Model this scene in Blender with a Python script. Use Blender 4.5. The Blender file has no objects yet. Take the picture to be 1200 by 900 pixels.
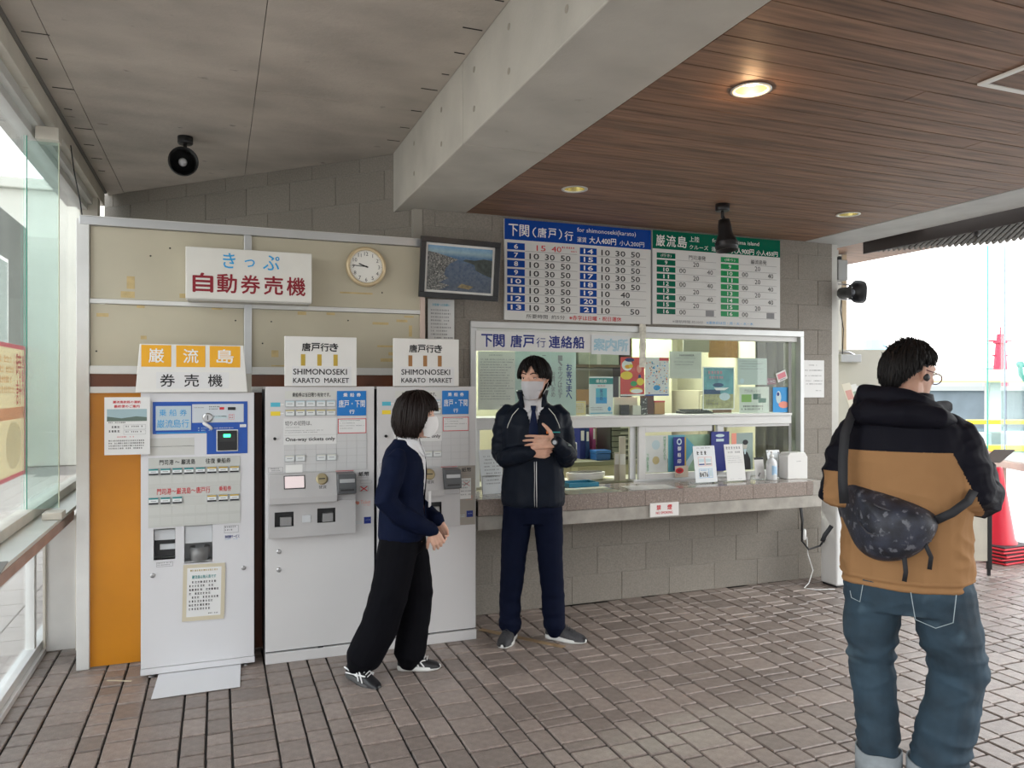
import bpy, bmesh, math, random
from mathutils import Vector, Matrix, Euler, noise
random.seed(7)
SC = bpy.context.scene
COL = SC.collection
PI = math.pi
R = math.radians

# ---------------------------------------------------------------- camera
cam_d = bpy.data.cameras.new('camera'); cam = bpy.data.objects.new('camera', cam_d); COL.objects.link(cam)
cam.location = (0, 0, 1.55); cam.rotation_euler = (R(90), 0, R(-21))
cam_d.sensor_width = 36; cam_d.lens = 27.0; cam_d.shift_y = 2/1200; cam_d.clip_start = 0.05; cam_d.clip_end = 900
SC.camera = cam
# ---------------------------------------------------------------- sky and exposure
W = bpy.data.worlds.new('sky'); SC.world = W; W.use_nodes = True
wn = W.node_tree; wn.nodes.clear()
wo = wn.nodes.new('ShaderNodeOutputWorld'); wb = wn.nodes.new('ShaderNodeBackground')
wt = wn.nodes.new('ShaderNodeTexCoord'); ws = wn.nodes.new('ShaderNodeSeparateXYZ'); wr = wn.nodes.new('ShaderNodeValToRGB')
wn.links.new(wt.outputs['Generated'], ws.inputs[0]); wn.links.new(ws.outputs['Z'], wr.inputs[0])
wr.color_ramp.elements[0].position = 0.0; wr.color_ramp.elements[0].color = (1.0, 0.972, 0.95, 1)
wr.color_ramp.elements[1].position = 0.9; wr.color_ramp.elements[1].color = (0.80, 0.90, 1.0, 1)
wn.links.new(wr.outputs[0], wb.inputs[0]); wb.inputs[1].default_value = 3.0
wn.links.new(wb.outputs[0], wo.inputs[0])
sun_d = bpy.data.lights.new('hazy_sun', 'SUN'); sun_d.energy = 1.2; sun_d.angle = R(25); sun_d.color = (1, .96, .9)
sun = bpy.data.objects.new('hazy_sun', sun_d); COL.objects.link(sun); sun.rotation_euler = (R(55), 0, R(60))
SC.view_settings.view_transform = 'Standard'; SC.view_settings.look = 'None'
SC.view_settings.exposure = 0.32; SC.view_settings.gamma = 1.0; SC.view_settings.use_curve_mapping = False
SC.cycles.max_bounces = 8; SC.cycles.diffuse_bounces = 4; SC.cycles.transparent_max_bounces = 12

# ---------------------------------------------------------------- materials
MATS = {}
def nn(t, kind, **kw):
    n = t.nodes.new(kind)
    for k, v in kw.items(): setattr(n, k, v)
    return n
def mat(name, col, rough=.6, metal=0.0, var=0.0, scale=8.0, bump=0.0, bscale=60.0, emit=0.0, spec=.5, rnd=0.0, dark=None, stretch=None, coat=0.0):
    """procedural surface: colour with two-scale noise, optional fine bump, optional per-object/island tint"""
    if name in MATS: return MATS[name]
    m = bpy.data.materials.new(name); m.use_nodes = True; t = m.node_tree; MATS[name] = m
    b = t.nodes['Principled BSDF']
    b.inputs['Roughness'].default_value = rough; b.inputs['Metallic'].default_value = metal
    b.inputs['Specular IOR Level'].default_value = spec; b.inputs['Coat Weight'].default_value = coat
    c4 = (*col, 1)
    src = None
    if var > 0 or rnd > 0 or dark:
        tc = nn(t, 'ShaderNodeTexCoord'); mp = nn(t, 'ShaderNodeMapping'); t.links.new(tc.outputs['Object'], mp.inputs[0])
        if stretch: mp.inputs['Scale'].default_value = stretch
        mix = nn(t, 'ShaderNodeMix', data_type='RGBA', blend_type='MULTIPLY'); mix.inputs[0].default_value = 1
        mix.inputs[6].default_value = c4
        val = None
        n1 = nn(t, 'ShaderNodeTexNoise'); n1.inputs['Scale'].default_value = scale; n1.inputs['Detail'].default_value = 6
        t.links.new(mp.outputs[0], n1.inputs[0])
        mr = nn(t, 'ShaderNodeMapRange'); mr.inputs[1].default_value = .3; mr.inputs[2].default_value = .7
        mr.inputs[3].default_value = 1 - var; mr.inputs[4].default_value = 1 + var*.5
        t.links.new(n1.outputs[0], mr.inputs[0]); val = mr.outputs[0]
        if rnd > 0:
            oi = nn(t, 'ShaderNodeObjectInfo'); ge = nn(t, 'ShaderNodeNewGeometry')
            ad = nn(t, 'ShaderNodeMath', operation='ADD'); t.links.new(oi.outputs['Random'], ad.inputs[0]); t.links.new(ge.outputs['Random Per Island'], ad.inputs[1])
            fr = nn(t, 'ShaderNodeMath', operation='FRACT'); t.links.new(ad.outputs[0], fr.inputs[0])
            m2 = nn(t, 'ShaderNodeMapRange'); m2.inputs[3].default_value = 1 - rnd; m2.inputs[4].default_value = 1 + rnd
            t.links.new(fr.outputs[0], m2.inputs[0])
            mu = nn(t, 'ShaderNodeMath', operation='MULTIPLY'); t.links.new(val, mu.inputs[0]); t.links.new(m2.outputs[0], mu.inputs[1]); val = mu.outputs[0]
        cc = nn(t, 'ShaderNodeCombineColor')
        for i in range(3): t.links.new(val, cc.inputs[i])
        t.links.new(cc.outputs[0], mix.inputs[7]); src = mix.outputs[2]
        if dark:   # speckle / stain colour, noise scale, threshold
            dc, ds, dt = dark
            n2 = nn(t, 'ShaderNodeTexNoise'); n2.inputs['Scale'].default_value = ds; n2.inputs['Detail'].default_value = 3
            t.links.new(mp.outputs[0], n2.inputs[0])
            r2 = nn(t, 'ShaderNodeMapRange'); r2.inputs[1].default_value = dt; r2.inputs[2].default_value = dt + .09
            t.links.new(n2.outputs[0], r2.inputs[0])
            m3 = nn(t, 'ShaderNodeMix', data_type='RGBA'); t.links.new(r2.outputs[0], m3.inputs[0]); t.links.new(src, m3.inputs[6]); m3.inputs[7].default_value = (*dc, 1)
            src = m3.outputs[2]
        t.links.new(src, b.inputs['Base Color'])
    else:
        b.inputs['Base Color'].default_value = c4
    if bump > 0:
        tc = nn(t, 'ShaderNodeTexCoord'); n3 = nn(t, 'ShaderNodeTexNoise'); n3.inputs['Scale'].default_value = bscale; n3.inputs['Detail'].default_value = 4
        mp = nn(t, 'ShaderNodeMapping'); t.links.new(tc.outputs['Object'], mp.inputs[0]); t.links.new(mp.outputs[0], n3.inputs[0])
        if stretch: mp.inputs['Scale'].default_value = stretch
        bp = nn(t, 'ShaderNodeBump'); bp.inputs['Strength'].default_value = min(1, bump); bp.inputs['Distance'].default_value = .004
        t.links.new(n3.outputs[0], bp.inputs['Height']); t.links.new(bp.outputs[0], b.inputs['Normal'])
    if emit > 0:
        b.inputs['Emission Color'].default_value = c4; b.inputs['Emission Strength'].default_value = emit
    return m
def glass(name, tint, refl=.06, rough=0.0, milky=0.0, mcol=(1, 1, 1)):
    if name in MATS: return MATS[name]
    m = bpy.data.materials.new(name); m.use_nodes = True; t = m.node_tree; t.nodes.clear(); MATS[name] = m
    o = nn(t, 'ShaderNodeOutputMaterial'); tr = nn(t, 'ShaderNodeBsdfTransparent'); tr.inputs[0].default_value = (*tint, 1)
    gl = nn(t, 'ShaderNodeBsdfGlossy'); gl.inputs['Roughness'].default_value = rough; gl.inputs[0].default_value = (1, 1, 1, 1)
    lw = nn(t, 'ShaderNodeLayerWeight'); lw.inputs[0].default_value = .12
    mr = nn(t, 'ShaderNodeMapRange'); mr.inputs[3].default_value = refl*.25; mr.inputs[4].default_value = .5
    t.links.new(lw.outputs['Fresnel'], mr.inputs[0])
    mx = nn(t, 'ShaderNodeMixShader'); t.links.new(mr.outputs[0], mx.inputs[0])
    if milky > 0:
        df = nn(t, 'ShaderNodeBsdfDiffuse'); df.inputs[0].default_value = (*mcol, 1)
        m2 = nn(t, 'ShaderNodeMixShader'); m2.inputs[0].default_value = milky
        t.links.new(tr.outputs[0], m2.inputs[1]); t.links.new(df.outputs[0], m2.inputs[2]); t.links.new(m2.outputs[0], mx.inputs[1])
    else: t.links.new(tr.outputs[0], mx.inputs[1])
    t.links.new(gl.outputs[0], mx.inputs[2]); t.links.new(mx.outputs[0], o.inputs[0])
    return m
def plain(name, col, rough=.6, **k): return mat(name, col, rough, **k)

# ---------------------------------------------------------------- mesh building
class MB:
    def __init__(s): s.v = []; s.f = []; s.mi = []; s.sm = []
    def add(s, vs, fs, mi=0, smooth=False):
        n = len(s.v); s.v += [tuple(v) for v in vs]; s.f += [[i + n for i in f] for f in fs]
        s.mi += [mi]*len(fs); s.sm += [smooth]*len(fs); return s
    def box(s, x0, x1, y0, y1, z0, z1, mi=0, M=None):
        vs = [Vector((x, y, z)) for z in (z0, z1) for y in (y0, y1) for x in (x0, x1)]
        if M: vs = [M @ v for v in vs]
        return s.add(vs, [(0, 2, 3, 1), (4, 5, 7, 6), (0, 1, 5, 4), (2, 6, 7, 3), (0, 4, 6, 2), (1, 3, 7, 5)], mi)
    def prism(s, pts, a, b, axis='y', mi=0, M=None, smooth=False):
        """2D outline extruded along an axis; pts are (x,z) for y, (x,y) for z, (y,z) for x"""
        def P(p, t):
            v = {'y': (p[0], t, p[1]), 'z': (p[0], p[1], t), 'x': (t, p[0], p[1])}[axis]
            return M @ Vector(v) if M else Vector(v)
        n = len(pts); vs = [P(p, a) for p in pts] + [P(p, b) for p in pts]
        fs = [(i, (i+1) % n, (i+1) % n + n, i + n) for i in range(n)]
        s.add(vs, fs, mi, smooth); k = len(s.v) - 2*n
        s.f += [list(range(k, k+n))[::-1], list(range(k+n, k+2*n))]; s.mi += [mi, mi]; s.sm += [False, False]; return s
    def lathe(s, prof, seg=24, M=None, mi=0, cap=True, smooth=True):
        """profile of (radius, height) about local z"""
        M = M or Matrix.Identity(4); vs = []
        for r, z in prof:
            for k in range(seg):
                a = 2*PI*k/seg; vs.append(M @ Vector((r*math.cos(a), r*math.sin(a), z)))
        fs = [(i*seg + k, i*seg + (k+1) % seg, (i+1)*seg + (k+1) % seg, (i+1)*seg + k) for i in range(len(prof)-1) for k in range(seg)]
        s.add(vs, fs, mi, smooth)
        if cap:
            n = len(s.v) - len(vs)
            s.f += [list(range(n, n+seg))[::-1], list(range(n + (len(prof)-1)*seg, n + len(prof)*seg))]; s.mi += [mi, mi]; s.sm += [False, False]
        return s
    def tube(s, pts, rad, seg=8, mi=0, ends=True, smooth=True):
        """tapered tube with rounded ends; rad is a number or list of r or (ra, rb)"""
        P = [Vector(p) for p in pts]; n = len(P)
        rr = rad if isinstance(rad, (list, tuple)) and len(rad) == n else [rad]*n
        rr = [(r, r) if not isinstance(r, (list, tuple)) else r for r in rr]
        T = []
        for i in range(n):
            a = P[min(i+1, n-1)] - P[max(i-1, 0)]; T.append(a.normalized())
        up = Vector((0, 0, 1)) if abs(T[0].z) < .9 else Vector((0, 1, 0))
        U = (up - T[0]*up.dot(T[0])).normalized(); rings = []
        def ring(c, t, u, ra, rb): w = t.cross(u); return [c + u*(math.cos(2*PI*k/seg)*rb) + w*(math.sin(2*PI*k/seg)*ra) for k in range(seg)]
        if ends:
            for q in (1.0, .7): rings.append(ring(P[0] - T[0]*min(rr[0])*math.sin(q*PI/2), T[0], U, rr[0][0]*math.cos(q*PI/2*.999)+1e-4, rr[0][1]*math.cos(q*PI/2*.999)+1e-4))
        for i in range(n):
            U = (U - T[i]*U.dot(T[i])).normalized(); rings.append(ring(P[i], T[i], U, *rr[i]))
        if ends:
            for q in (.7, 1.0): rings.append(ring(P[-1] + T[-1]*min(rr[-1])*math.sin(q*PI/2), T[-1], U, rr[-1][0]*math.cos(q*PI/2*.999)+1e-4, rr[-1][1]*math.cos(q*PI/2*.999)+1e-4))
        m = len(rings); vs = [v for r in rings for v in r]
        fs = [(i*seg+k, i*seg+(k+1) % seg, (i+1)*seg+(k+1) % seg, (i+1)*seg+k) for i in range(m-1) for k in range(seg)]
        s.add(vs, fs, mi, smooth); b = len(s.v) - len(vs)
        s.f += [list(range(b, b+seg))[::-1], list(range(b+(m-1)*seg, b+m*seg))]; s.mi += [mi, mi]; s.sm += [False, False]; return s
    def loft(s, rings, mi=0, smooth=True):
        """rings: list of (cx,cy,cz,rx,ry[,power][,tilt matrix]) horizontal super-ellipses, closed"""
        seg = 28; vs = []
        for r in rings:
            cx, cy, cz, rx, ry = r[:5]; p = r[5] if len(r) > 5 else 2.3
            for k in range(seg):
                a = 2*PI*k/seg; c, d = math.cos(a), math.sin(a)
                vs.append(Vector((cx + rx*math.copysign(abs(c)**(2/p), c), cy + ry*math.copysign(abs(d)**(2/p), d), cz)))
        m = len(rings); fs = [(i*seg+k, i*seg+(k+1) % seg, (i+1)*seg+(k+1) % seg, (i+1)*seg+k) for i in range(m-1) for k in range(seg)]
        s.add(vs, fs, mi, smooth); b = len(s.v) - len(vs)
        s.f += [list(range(b, b+seg))[::-1], list(range(b+(m-1)*seg, b+m*seg))]; s.mi += [mi, mi]; s.sm += [False, False]; return s
    def mesh(s, name, mats):
        me = bpy.data.meshes.new(name); me.from_pydata(s.v, [], s.f)
        for m in (mats if isinstance(mats, (list, tuple)) else [mats]): me.materials.append(m)
        me.polygons.foreach_set('material_index', s.mi); me.polygons.foreach_set('use_smooth', s.sm); me.update(); return me
    def build(s, name, mats, parent=None, bevel=0, seg=2, label=None, kind=None):
        o = bpy.data.objects.new(name, s.mesh(name, mats)); COL.objects.link(o)
        if parent is not None: o.parent = parent
        if bevel: b = o.modifiers.new('edge', 'BEVEL'); b.width = bevel; b.segments = seg; b.limit_method = 'ANGLE'; b.angle_limit = R(40)
        if label: o['label'] = label
        if kind: o['kind'] = kind
        return o
def bx(name, m, parent, x0, x1, y0, y1, z0, z1, bevel=0, **k): return MB().box(x0, x1, y0, y1, z0, z1).build(name, m, parent, bevel, **k)
def thing(name, label, cat, loc=(0, 0, 0), rz=0, group=None, rot=None):
    o = bpy.data.objects.new(name, None); COL.objects.link(o); o.empty_display_size = .05
    o.location = loc; o.rotation_euler = rot if rot else (0, 0, rz); o['label'] = label; o['category'] = cat
    if group: o['group'] = group
    return o
def tag(o, label, cat, group=None, kind=None, loc=None, rz=None):
    o['label'] = label; o['category'] = cat
    if group: o['group'] = group
    if kind: o['kind'] = kind
    if loc: o.location = loc
    if rz is not None: o.rotation_euler.z = rz
    return o
def copy_tree(o, parent=None, label=None, loc=None, rz=None):
    c = o.copy(); COL.objects.link(c)
    if parent is not None: c.parent = parent
    if label: c['label'] = label
    if loc is not None: c.location = loc
    if rz is not None: c.rotation_euler.z = rz
    for ch in [x for x in bpy.data.objects if x.parent == o]: copy_tree(ch, c)
    return c

# ---------------------------------------------------------------- lettering
_TC = {}
def glyphs(s, bold=0.0):
    k = (s, bold)
    if k in _TC: return _TC[k]
    cu = bpy.data.curves.new('t', 'FONT'); cu.body = s; cu.resolution_u = 2; cu.offset = bold; cu.size = 1
    ob = bpy.data.objects.new('t', cu); COL.objects.link(ob)
    me = bpy.data.meshes.new_from_object(ob)
    vs = [(v.co.x, v.co.y) for v in me.vertices]; fs = [tuple(p.vertices) for p in me.polygons]
    bpy.data.objects.remove(ob); bpy.data.curves.remove(cu); bpy.data.meshes.remove(me)
    _TC[k] = (vs, fs); return _TC[k]
class Ink:
    """flat print on a sheet facing local -y; every text is fitted to its box"""
    def __init__(s, y): s.y = y; s.b = {}
    def mb(s, m):
        if m.name not in s.b: s.b[m.name] = (MB(), m)
        return s.b[m.name][0]
    def text(s, txt, x0, x1, z0, z1, m, bold=0.0, dy=0.0, keep=False):
        vs, fs = glyphs(txt)
        if not vs: return
        a0 = min(v[0] for v in vs); a1 = max(v[0] for v in vs); b0 = min(v[1] for v in vs); b1 = max(v[1] for v in vs)
        sx = (x1-x0)/(a1-a0); sz = (z1-z0)/max(b1-b0, 1e-3)
        k = bold*sx*.8
        for q, ox, oz in (((0, 0, 0), ) if bold < .011 else ((0, -k, 0), (1, k, 0), (2, 0, -k), (3, 0, k))):
            s.mb(m).add([(x0 + (v[0]-a0)*sx + ox, s.y - .0008 - dy - q*.00003, z0 + (v[1]-b0)*sz + oz) for v in vs], fs)
    def col(s, txt, xc, z1, h, w, gap, m, bold=0.0):
        for i, ch in enumerate(txt):
            if ch != ' ': s.text(ch, xc-w/2, xc+w/2, z1-(i+1)*h-i*gap, z1-i*h-i*gap, m, bold)
    def rect(s, x0, x1, z0, z1, m, dy=0.0):
        s.mb(m).add([(x0, s.y-.0004-dy, z0), (x1, s.y-.0004-dy, z0), (x1, s.y-.0004-dy, z1), (x0, s.y-.0004-dy, z1)], [(0, 1, 2, 3)])
    def disc(s, x, z, rx, rz, m, dy=0.0, n=20):
        s.mb(m).add([(x+rx*math.cos(2*PI*i/n), s.y-.0005-dy, z+rz*math.sin(2*PI*i/n)) for i in range(n)], [tuple(range(n))])
    def poly(s, pts, m, dy=0.0): s.mb(m).add([(p[0], s.y-.0005-dy, p[1]) for p in pts], [tuple(range(len(pts)))])
    def frame(s, x0, x1, z0, z1, w, m, dy=0.0):
        s.rect(x0, x1, z0, z0+w, m, dy); s.rect(x0, x1, z1-w, z1, m, dy); s.rect(x0, x0+w, z0+w, z1-w, m, dy); s.rect(x1-w, x1, z0+w, z1-w, m, dy)
    def fine(s, x0, x1, z0, z1, rows, m, fill=.55, ragged=.25):
        """rows of print too small to read: rows of glyph-sized ticks"""
        h = (z1-z0)/rows; rg = random.Random(int(x0*1000)+rows)
        for r in range(rows):
            xe = x1 - (x1-x0)*ragged*rg.random(); x = x0; zt = z1 - r*h
            cw = h*fill
            while x < xe:
                w = cw*(.55+.4*rg.random())
                if rg.random() > .08:
                    s.rect(x, x+w, zt-h*fill*(.45+.1*rg.random()), zt-h*fill*.3, m); s.rect(x+w*.3*rg.random(), x+w*(.4+.3*rg.random()), zt-h*fill, zt-h*.05, m)
                    s.rect(x, x+w, zt-h*fill, zt-h*fill*.86, m)
                x += cw*1.12
    def build(s, parent, name='print'):
        for i, (mb, m) in enumerate(s.b.values()): mb.build(name, m, parent, kind='stuff')
ink = {k: mat('ink_'+k, c, .6) for k, c in dict(black=(.015, .015, .018), grey=(.25, .25, .26), red=(.62, .02, .03), dred=(.25, .008, .02), white=(.85, .85, .83), blue=(.02, .1, .45),
      navy=(.012, .03, .22), sky=(.03, .35, .7), cyan=(.1, .5, .65), teal=(.01, .25, .25), green=(.01, .22, .1), dgreen=(.0, .11, .06), lgreen=(.05, .36, .12), orange=(.85, .42, .02), yellow=(.9, .68, .05),
      ochre=(.52, .36, .05), brown=(.35, .17, .06), pink=(.75, .25, .3), pale=(.55, .68, .72), salmon=(.8, .3, .22), sea=(.05, .3, .4), dsea=(.01, .06, .16), sand=(.55, .5, .35), lime=(.25, .45, .1)).items()}
paper = mat('paper', (.78, .78, .77), .7, var=.04, scale=3)
# ================================================================ SETTING
concrete = mat('board_marked_concrete', (.49, .44, .385), .85, var=.22, scale=2.2, bump=.5, bscale=45, dark=((.22, .2, .18), 7.5, .70), stretch=(1, 1.6, 1))
concrete_w = mat('beam_concrete', (.50, .475, .42), .8, var=.16, scale=2.6, bump=.4, bscale=50, dark=((.3, .27, .22), 9, .72), stretch=(1, 1.2, 1))
joint_dark = mat('recessed_joint', (.03, .027, .025), .9)
block_m = mat('ground_face_block', (.265, .238, .205), .8, var=.2, scale=90, bump=.5, bscale=220, rnd=.05, dark=((.2, .185, .17), 140, .62))
mortar = mat('block_mortar', (.33, .305, .265), .9)
paver_m = mat('clay_paver', (.275, .222, .195), .34, var=.25, scale=26, bump=.6, bscale=160, rnd=.2, dark=((.10, .08, .075), 190, .60))
wood_m = mat('stained_ceiling_board', (.235, .13, .08), .6, var=.5, scale=5, bump=.3, bscale=22, rnd=.16, stretch=(.5, 7, 7), dark=((.34, .2, .12), 6.5, .70))
alu = mat('anodised_aluminium', (.6, .61, .62), .38, metal=.75, var=.06, scale=4)
alu_w = mat('pale_aluminium', (.72, .72, .7), .5, metal=.2, var=.08, scale=5)
cream_steel = mat('cream_painted_steel', (.66, .62, .54), .55, var=.12, scale=6, dark=((.45, .38, .3), 12, .72))
black_m = mat('black_metal', (.012, .012, .014), .4)
black_p = mat('black_plastic', (.02, .02, .022), .5)
white_p = mat('white_plastic', (.8, .8, .79), .4)
steel = mat('steel', (.55, .55, .56), .3, metal=1)
clear_glass = glass('clear_glass', (.975, .985, .98), .05)
green_glass = glass('green_tinted_glass', (.90, .972, .955), .10, milky=.08, mcol=(.6, .85, .8))
edge_glass = mat('glass_edge', (.12, .5, .38), .15)

# floor: base slab, pavers as parts
floor = bx('floor', joint_dark, None, -.98, 7.4, -2.2, 7.2, -.12, -.012); floor['kind'] = 'structure'
rg = random.Random(3)
def paver_mesh(w, l, j):
    b = MB(); t = .004; h = 0.0
    a, c = w/2 - .004, l/2 - .0055
    q = [(-a + rg.uniform(0, .002), -c + rg.uniform(0, .003)), (a - rg.uniform(0, .002), -c + rg.uniform(0, .003)), (a - rg.uniform(0, .002), c - rg.uniform(0, .003)), (-a + rg.uniform(0, .002), c - rg.uniform(0, .003))]
    vs = [(x, y, -.03) for x, y in q] + [(x, y, h-.004) for x, y in q] + [(x*(1-t/a), y*(1-t/c), h) for x, y in q]
    b.add(vs, [(0, 1, 5, 4), (1, 2, 6, 5), (2, 3, 7, 6), (3, 0, 4, 7), (4, 5, 9, 8), (5, 6, 10, 9), (6, 7, 11, 10), (7, 4, 8, 11), (8, 9, 10, 11)])
    return b
cells = []
x = -.96; ci = 0
widths = [.105, .105, .185, .105, .125, .185, .105, .105, .185, .125]
while x < 7.3:
    w = widths[ci % len(widths)]; ci += 1
    y = -2.1 + rg.random()*.1
    while y < 7.1:
        l = (rg.choice([.078, .078, .12, .165, .165]) if w > .15 else rg.choice([.12, .12, .15, .19]))
        cells.append((x + w/2, y + l/2, w, l)); y += l
    x += w
def hidden(X, Y):
    if X < -.62 and Y > 4.8: return Y > 7.0 - (X + .84) + .1
    if X < 1.3: return Y > 4.85
    if X < 4.69: return Y > 4.95
    return Y > 6.8
import math as _m
def dist_key(c):
    X, Y = c[0], c[1]; d = X*.3584 + Y*.9336; l = X*.9336 - Y*.3584
    if d < .5: return None
    u = 600 + 900*l/d; v = 452 + 900*1.55/d
    if u < -60 or u > 1260 or v > 925: return None
    return d
vis = []; rest = []
for c in cells:
    if hidden(c[0], c[1]): continue
    k = dist_key(c)
    (vis if k is not None else rest).append((k, c))
vis.sort(key=lambda t: t[0])
pm = {}
for i, (k, c) in enumerate(vis[:300]):
    key = (c[2], c[3], i % 3)
    if key not in pm: pm[key] = paver_mesh(c[2], c[3], 0).mesh('paver', paver_m)
    o = bpy.data.objects.new('paver', pm[key]); COL.objects.link(o); o.parent = floor
    o.location = (c[0], c[1], rg.uniform(-.0015, .0015)); o.rotation_euler = (rg.uniform(-.006, .006), rg.uniform(-.006, .006), rg.uniform(-.006, .006))
b = MB()
for k, c in vis[300:] + rest:
    p = paver_mesh(c[2], c[3], 0); dz = rg.uniform(-.0015, .0015)
    b.add([(v[0]+c[0], v[1]+c[1], v[2]+dz) for v in p.v], p.f)
b.build('paver', paver_m, floor, kind='stuff')

# main wall (faces -y at y=4.92) with the ticket window opening x 1.60..4.37, z .845..1.97
Wy = 4.92
wall = MB()
for x0, x1, z0, z1 in [(1.2, 1.585, 0, 3.2), (4.385, 4.685, 0, 3.2), (1.585, 4.385, 0, .70), (1.585, 4.385, 1.985, 3.2)]: wall.box(x0, x1, Wy+.0035, Wy+.2, z0, z1)
wall = wall.build('wall_back', mortar); wall['kind'] = 'structure'
def clip_blocks(x0, x1, z0, z1, holes, off=0, course=.2, bw=.4):
    out = []; r = 0; z = 0
    while z < z1:
        if z + course > z0:
            xx = x0 - (bw/2 if r % 2 else 0) - off
            while xx < x1:
                a, c, d, e = max(xx, x0), min(xx+bw, x1), max(z, z0), min(z+course, z1)
                rects = [(a, c, d, e)] if c-a > .02 and e-d > .02 else []
                for h in holes:
                    nr = []
                    for q in rects:
                        if q[0] >= h[1]-.001 or q[1] <= h[0]+.001 or q[2] >= h[3]-.001 or q[3] <= h[2]+.001: nr.append(q); continue
                        if q[0] < h[0]: nr.append((q[0], h[0], q[2], q[3]))
                        if q[1] > h[1]: nr.append((h[1], q[1], q[2], q[3]))
                        mx0, mx1 = max(q[0], h[0]), min(q[1], h[1])
                        if q[2] < h[2]: nr.append((mx0, mx1, q[2], h[2]))
                        if q[3] > h[3]: nr.append((mx0, mx1, h[3], q[3]))
                    rects = [q for q in nr if q[1]-q[0] > .012 and q[3]-q[2] > .012]
                out += rects; xx += bw
        z += course; r += 1
    return out
for (a, c, d, e) in clip_blocks(1.262, 4.69, 0, 2.71, [(1.585, 4.385, .70, 1.985)], off=.12):
    g = .0016; p = random.uniform(0, .0015)
    MB().box(a+g, c-g, Wy-p, Wy+.02, d+g, e-g).build('block', block_m, wall, bevel=.0015, seg=1)
# diagonal wall behind the partition, from (1.26,4.92) running back-left at 45 degrees
dl = thing('wall_left', '', ''); del dl['label']; del dl['category']; dl['kind'] = 'structure'
dl.location = (1.262, 4.92, 0); dl.rotation_euler = (0, 0, R(-45))
# local x negative runs back-left, local -y faces the hall
MB().box(-3.0, 0, .0035, .2, 0, 3.2).build('wall_core', mortar, dl)
for (a, c, d, e) in clip_blocks(-3.0, 0, 2.2, 3.1, [], off=.1):
    MB().box(a+.0016, c-.0016, -random.uniform(0, .0012), .02, d+.0016, e-.0016).build('block', block_m, dl, bevel=.0015, seg=1)
# wall return right of the corner
wr_ = MB().box(4.70, 4.76, 4.94, 5.02, 0, 2.71).box(4.76, 4.95, 5.12, 5.2, 0, 2.71).build('wall_right', mat('offwhite_wall', (.62, .61, .57), .7, var=.06), None); wr_['kind'] = 'structure'

# concrete ceiling of formwork panels
ceil = bx('ceiling', joint_dark, None, -.835, 1.56, -2.0, 7.3, 3.112, 3.3); ceil['kind'] = 'structure'
for xa, xb, ys in [(-.83, -.70, [-2, .5, 2.3, 4.1, 5.9, 7.2]), (-.70, .19, [-2, .5, 2.3, 4.1, 5.9, 7.2]), (.19, 1.1, [-2, -.6, 1.2, 2.6, 4.25, 6.1])]:
    for y0, y1 in zip(ys, ys[1:]):
        MB().box(xa+.0015, xb-.0015, y0+.001, y1-.001, 3.1 + random.uniform(0, .0012), 3.13).build('panel', concrete, ceil, bevel=.001, seg=1)
# dark drag marks left by the formwork boards, shallow ridges
for i in range(26):
    yy = 2.0 + i*.17 + random.uniform(-.03, .03); w = random.uniform(.02, .07)
    if i % 2: MB().box(-.8, -.8+w*1.6, yy, yy+.006, 3.0985, 3.101).build('form_mark', joint_dark, ceil)
for i in range(9):
    yy = 2.6 + i*.27 + random.uniform(-.05, .05); w = random.uniform(.03, .09)
    MB().box(1.08-w, 1.08, yy, yy+.007, 3.0985, 3.101).build('form_mark', joint_dark, ceil)
# wooden ceiling
wc = bx('ceiling', joint_dark, None, 1.56, 4.41, -2.0, 4.92, 2.735, 3.3); wc['kind'] = 'structure'
lights = [(1.95, 2.47), (1.965, 4.09), (3.98, 4.03)]
y = -1.96; row = 0
while y < 4.9:
    xs = [1.56] + sorted([1.56 + (.9 + (row*0.83) % 1.7), ]) + [4.41]
    for x0, x1 in zip(xs, xs[1:]):
        o = MB().box(x0+.001, x1-.001, y+.0025, min(y+.1175, 4.918), 2.71 + random.uniform(0, .0012), 2.73).build('board', wood_m, wc)
        for lx, ly in lights:
            if x0 < lx+.08 and x1 > lx-.08 and y < ly+.08 and y+.12 > ly-.08:
                cut = MB().lathe([(.066, 2.6), (.066, 2.8)], 28, Matrix.Translation((lx, ly, 0))).build('cut', joint_dark)
                md = o.modifiers.new('b', 'BOOLEAN'); md.operation = 'DIFFERENCE'; md.object = cut; md.solver = 'EXACT'
                dg = bpy.context.evaluated_depsgraph_get(); me = bpy.data.meshes.new_from_object(o.evaluated_get(dg)); o.modifiers.clear(); o.data = me
                bpy.data.objects.remove(cut)
    y += .12; row += 1
# holes need depth: cut the backing slab too
cuts = MB()
for lx, ly in lights: cuts.lathe([(.066, 2.6), (.066, 2.87)], 28, Matrix.Translation((lx, ly, 0)))
cuts = cuts.build('cut', joint_dark)
md = wc.modifiers.new('b', 'BOOLEAN'); md.operation = 'DIFFERENCE'; md.object = cuts; md.solver = 'EXACT'
dg = bpy.context.evaluated_depsgraph_get(); me = bpy.data.meshes.new_from_object(wc.evaluated_get(dg)); wc.modifiers.clear(); wc.data = me
bpy.data.objects.remove(cuts)
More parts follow.
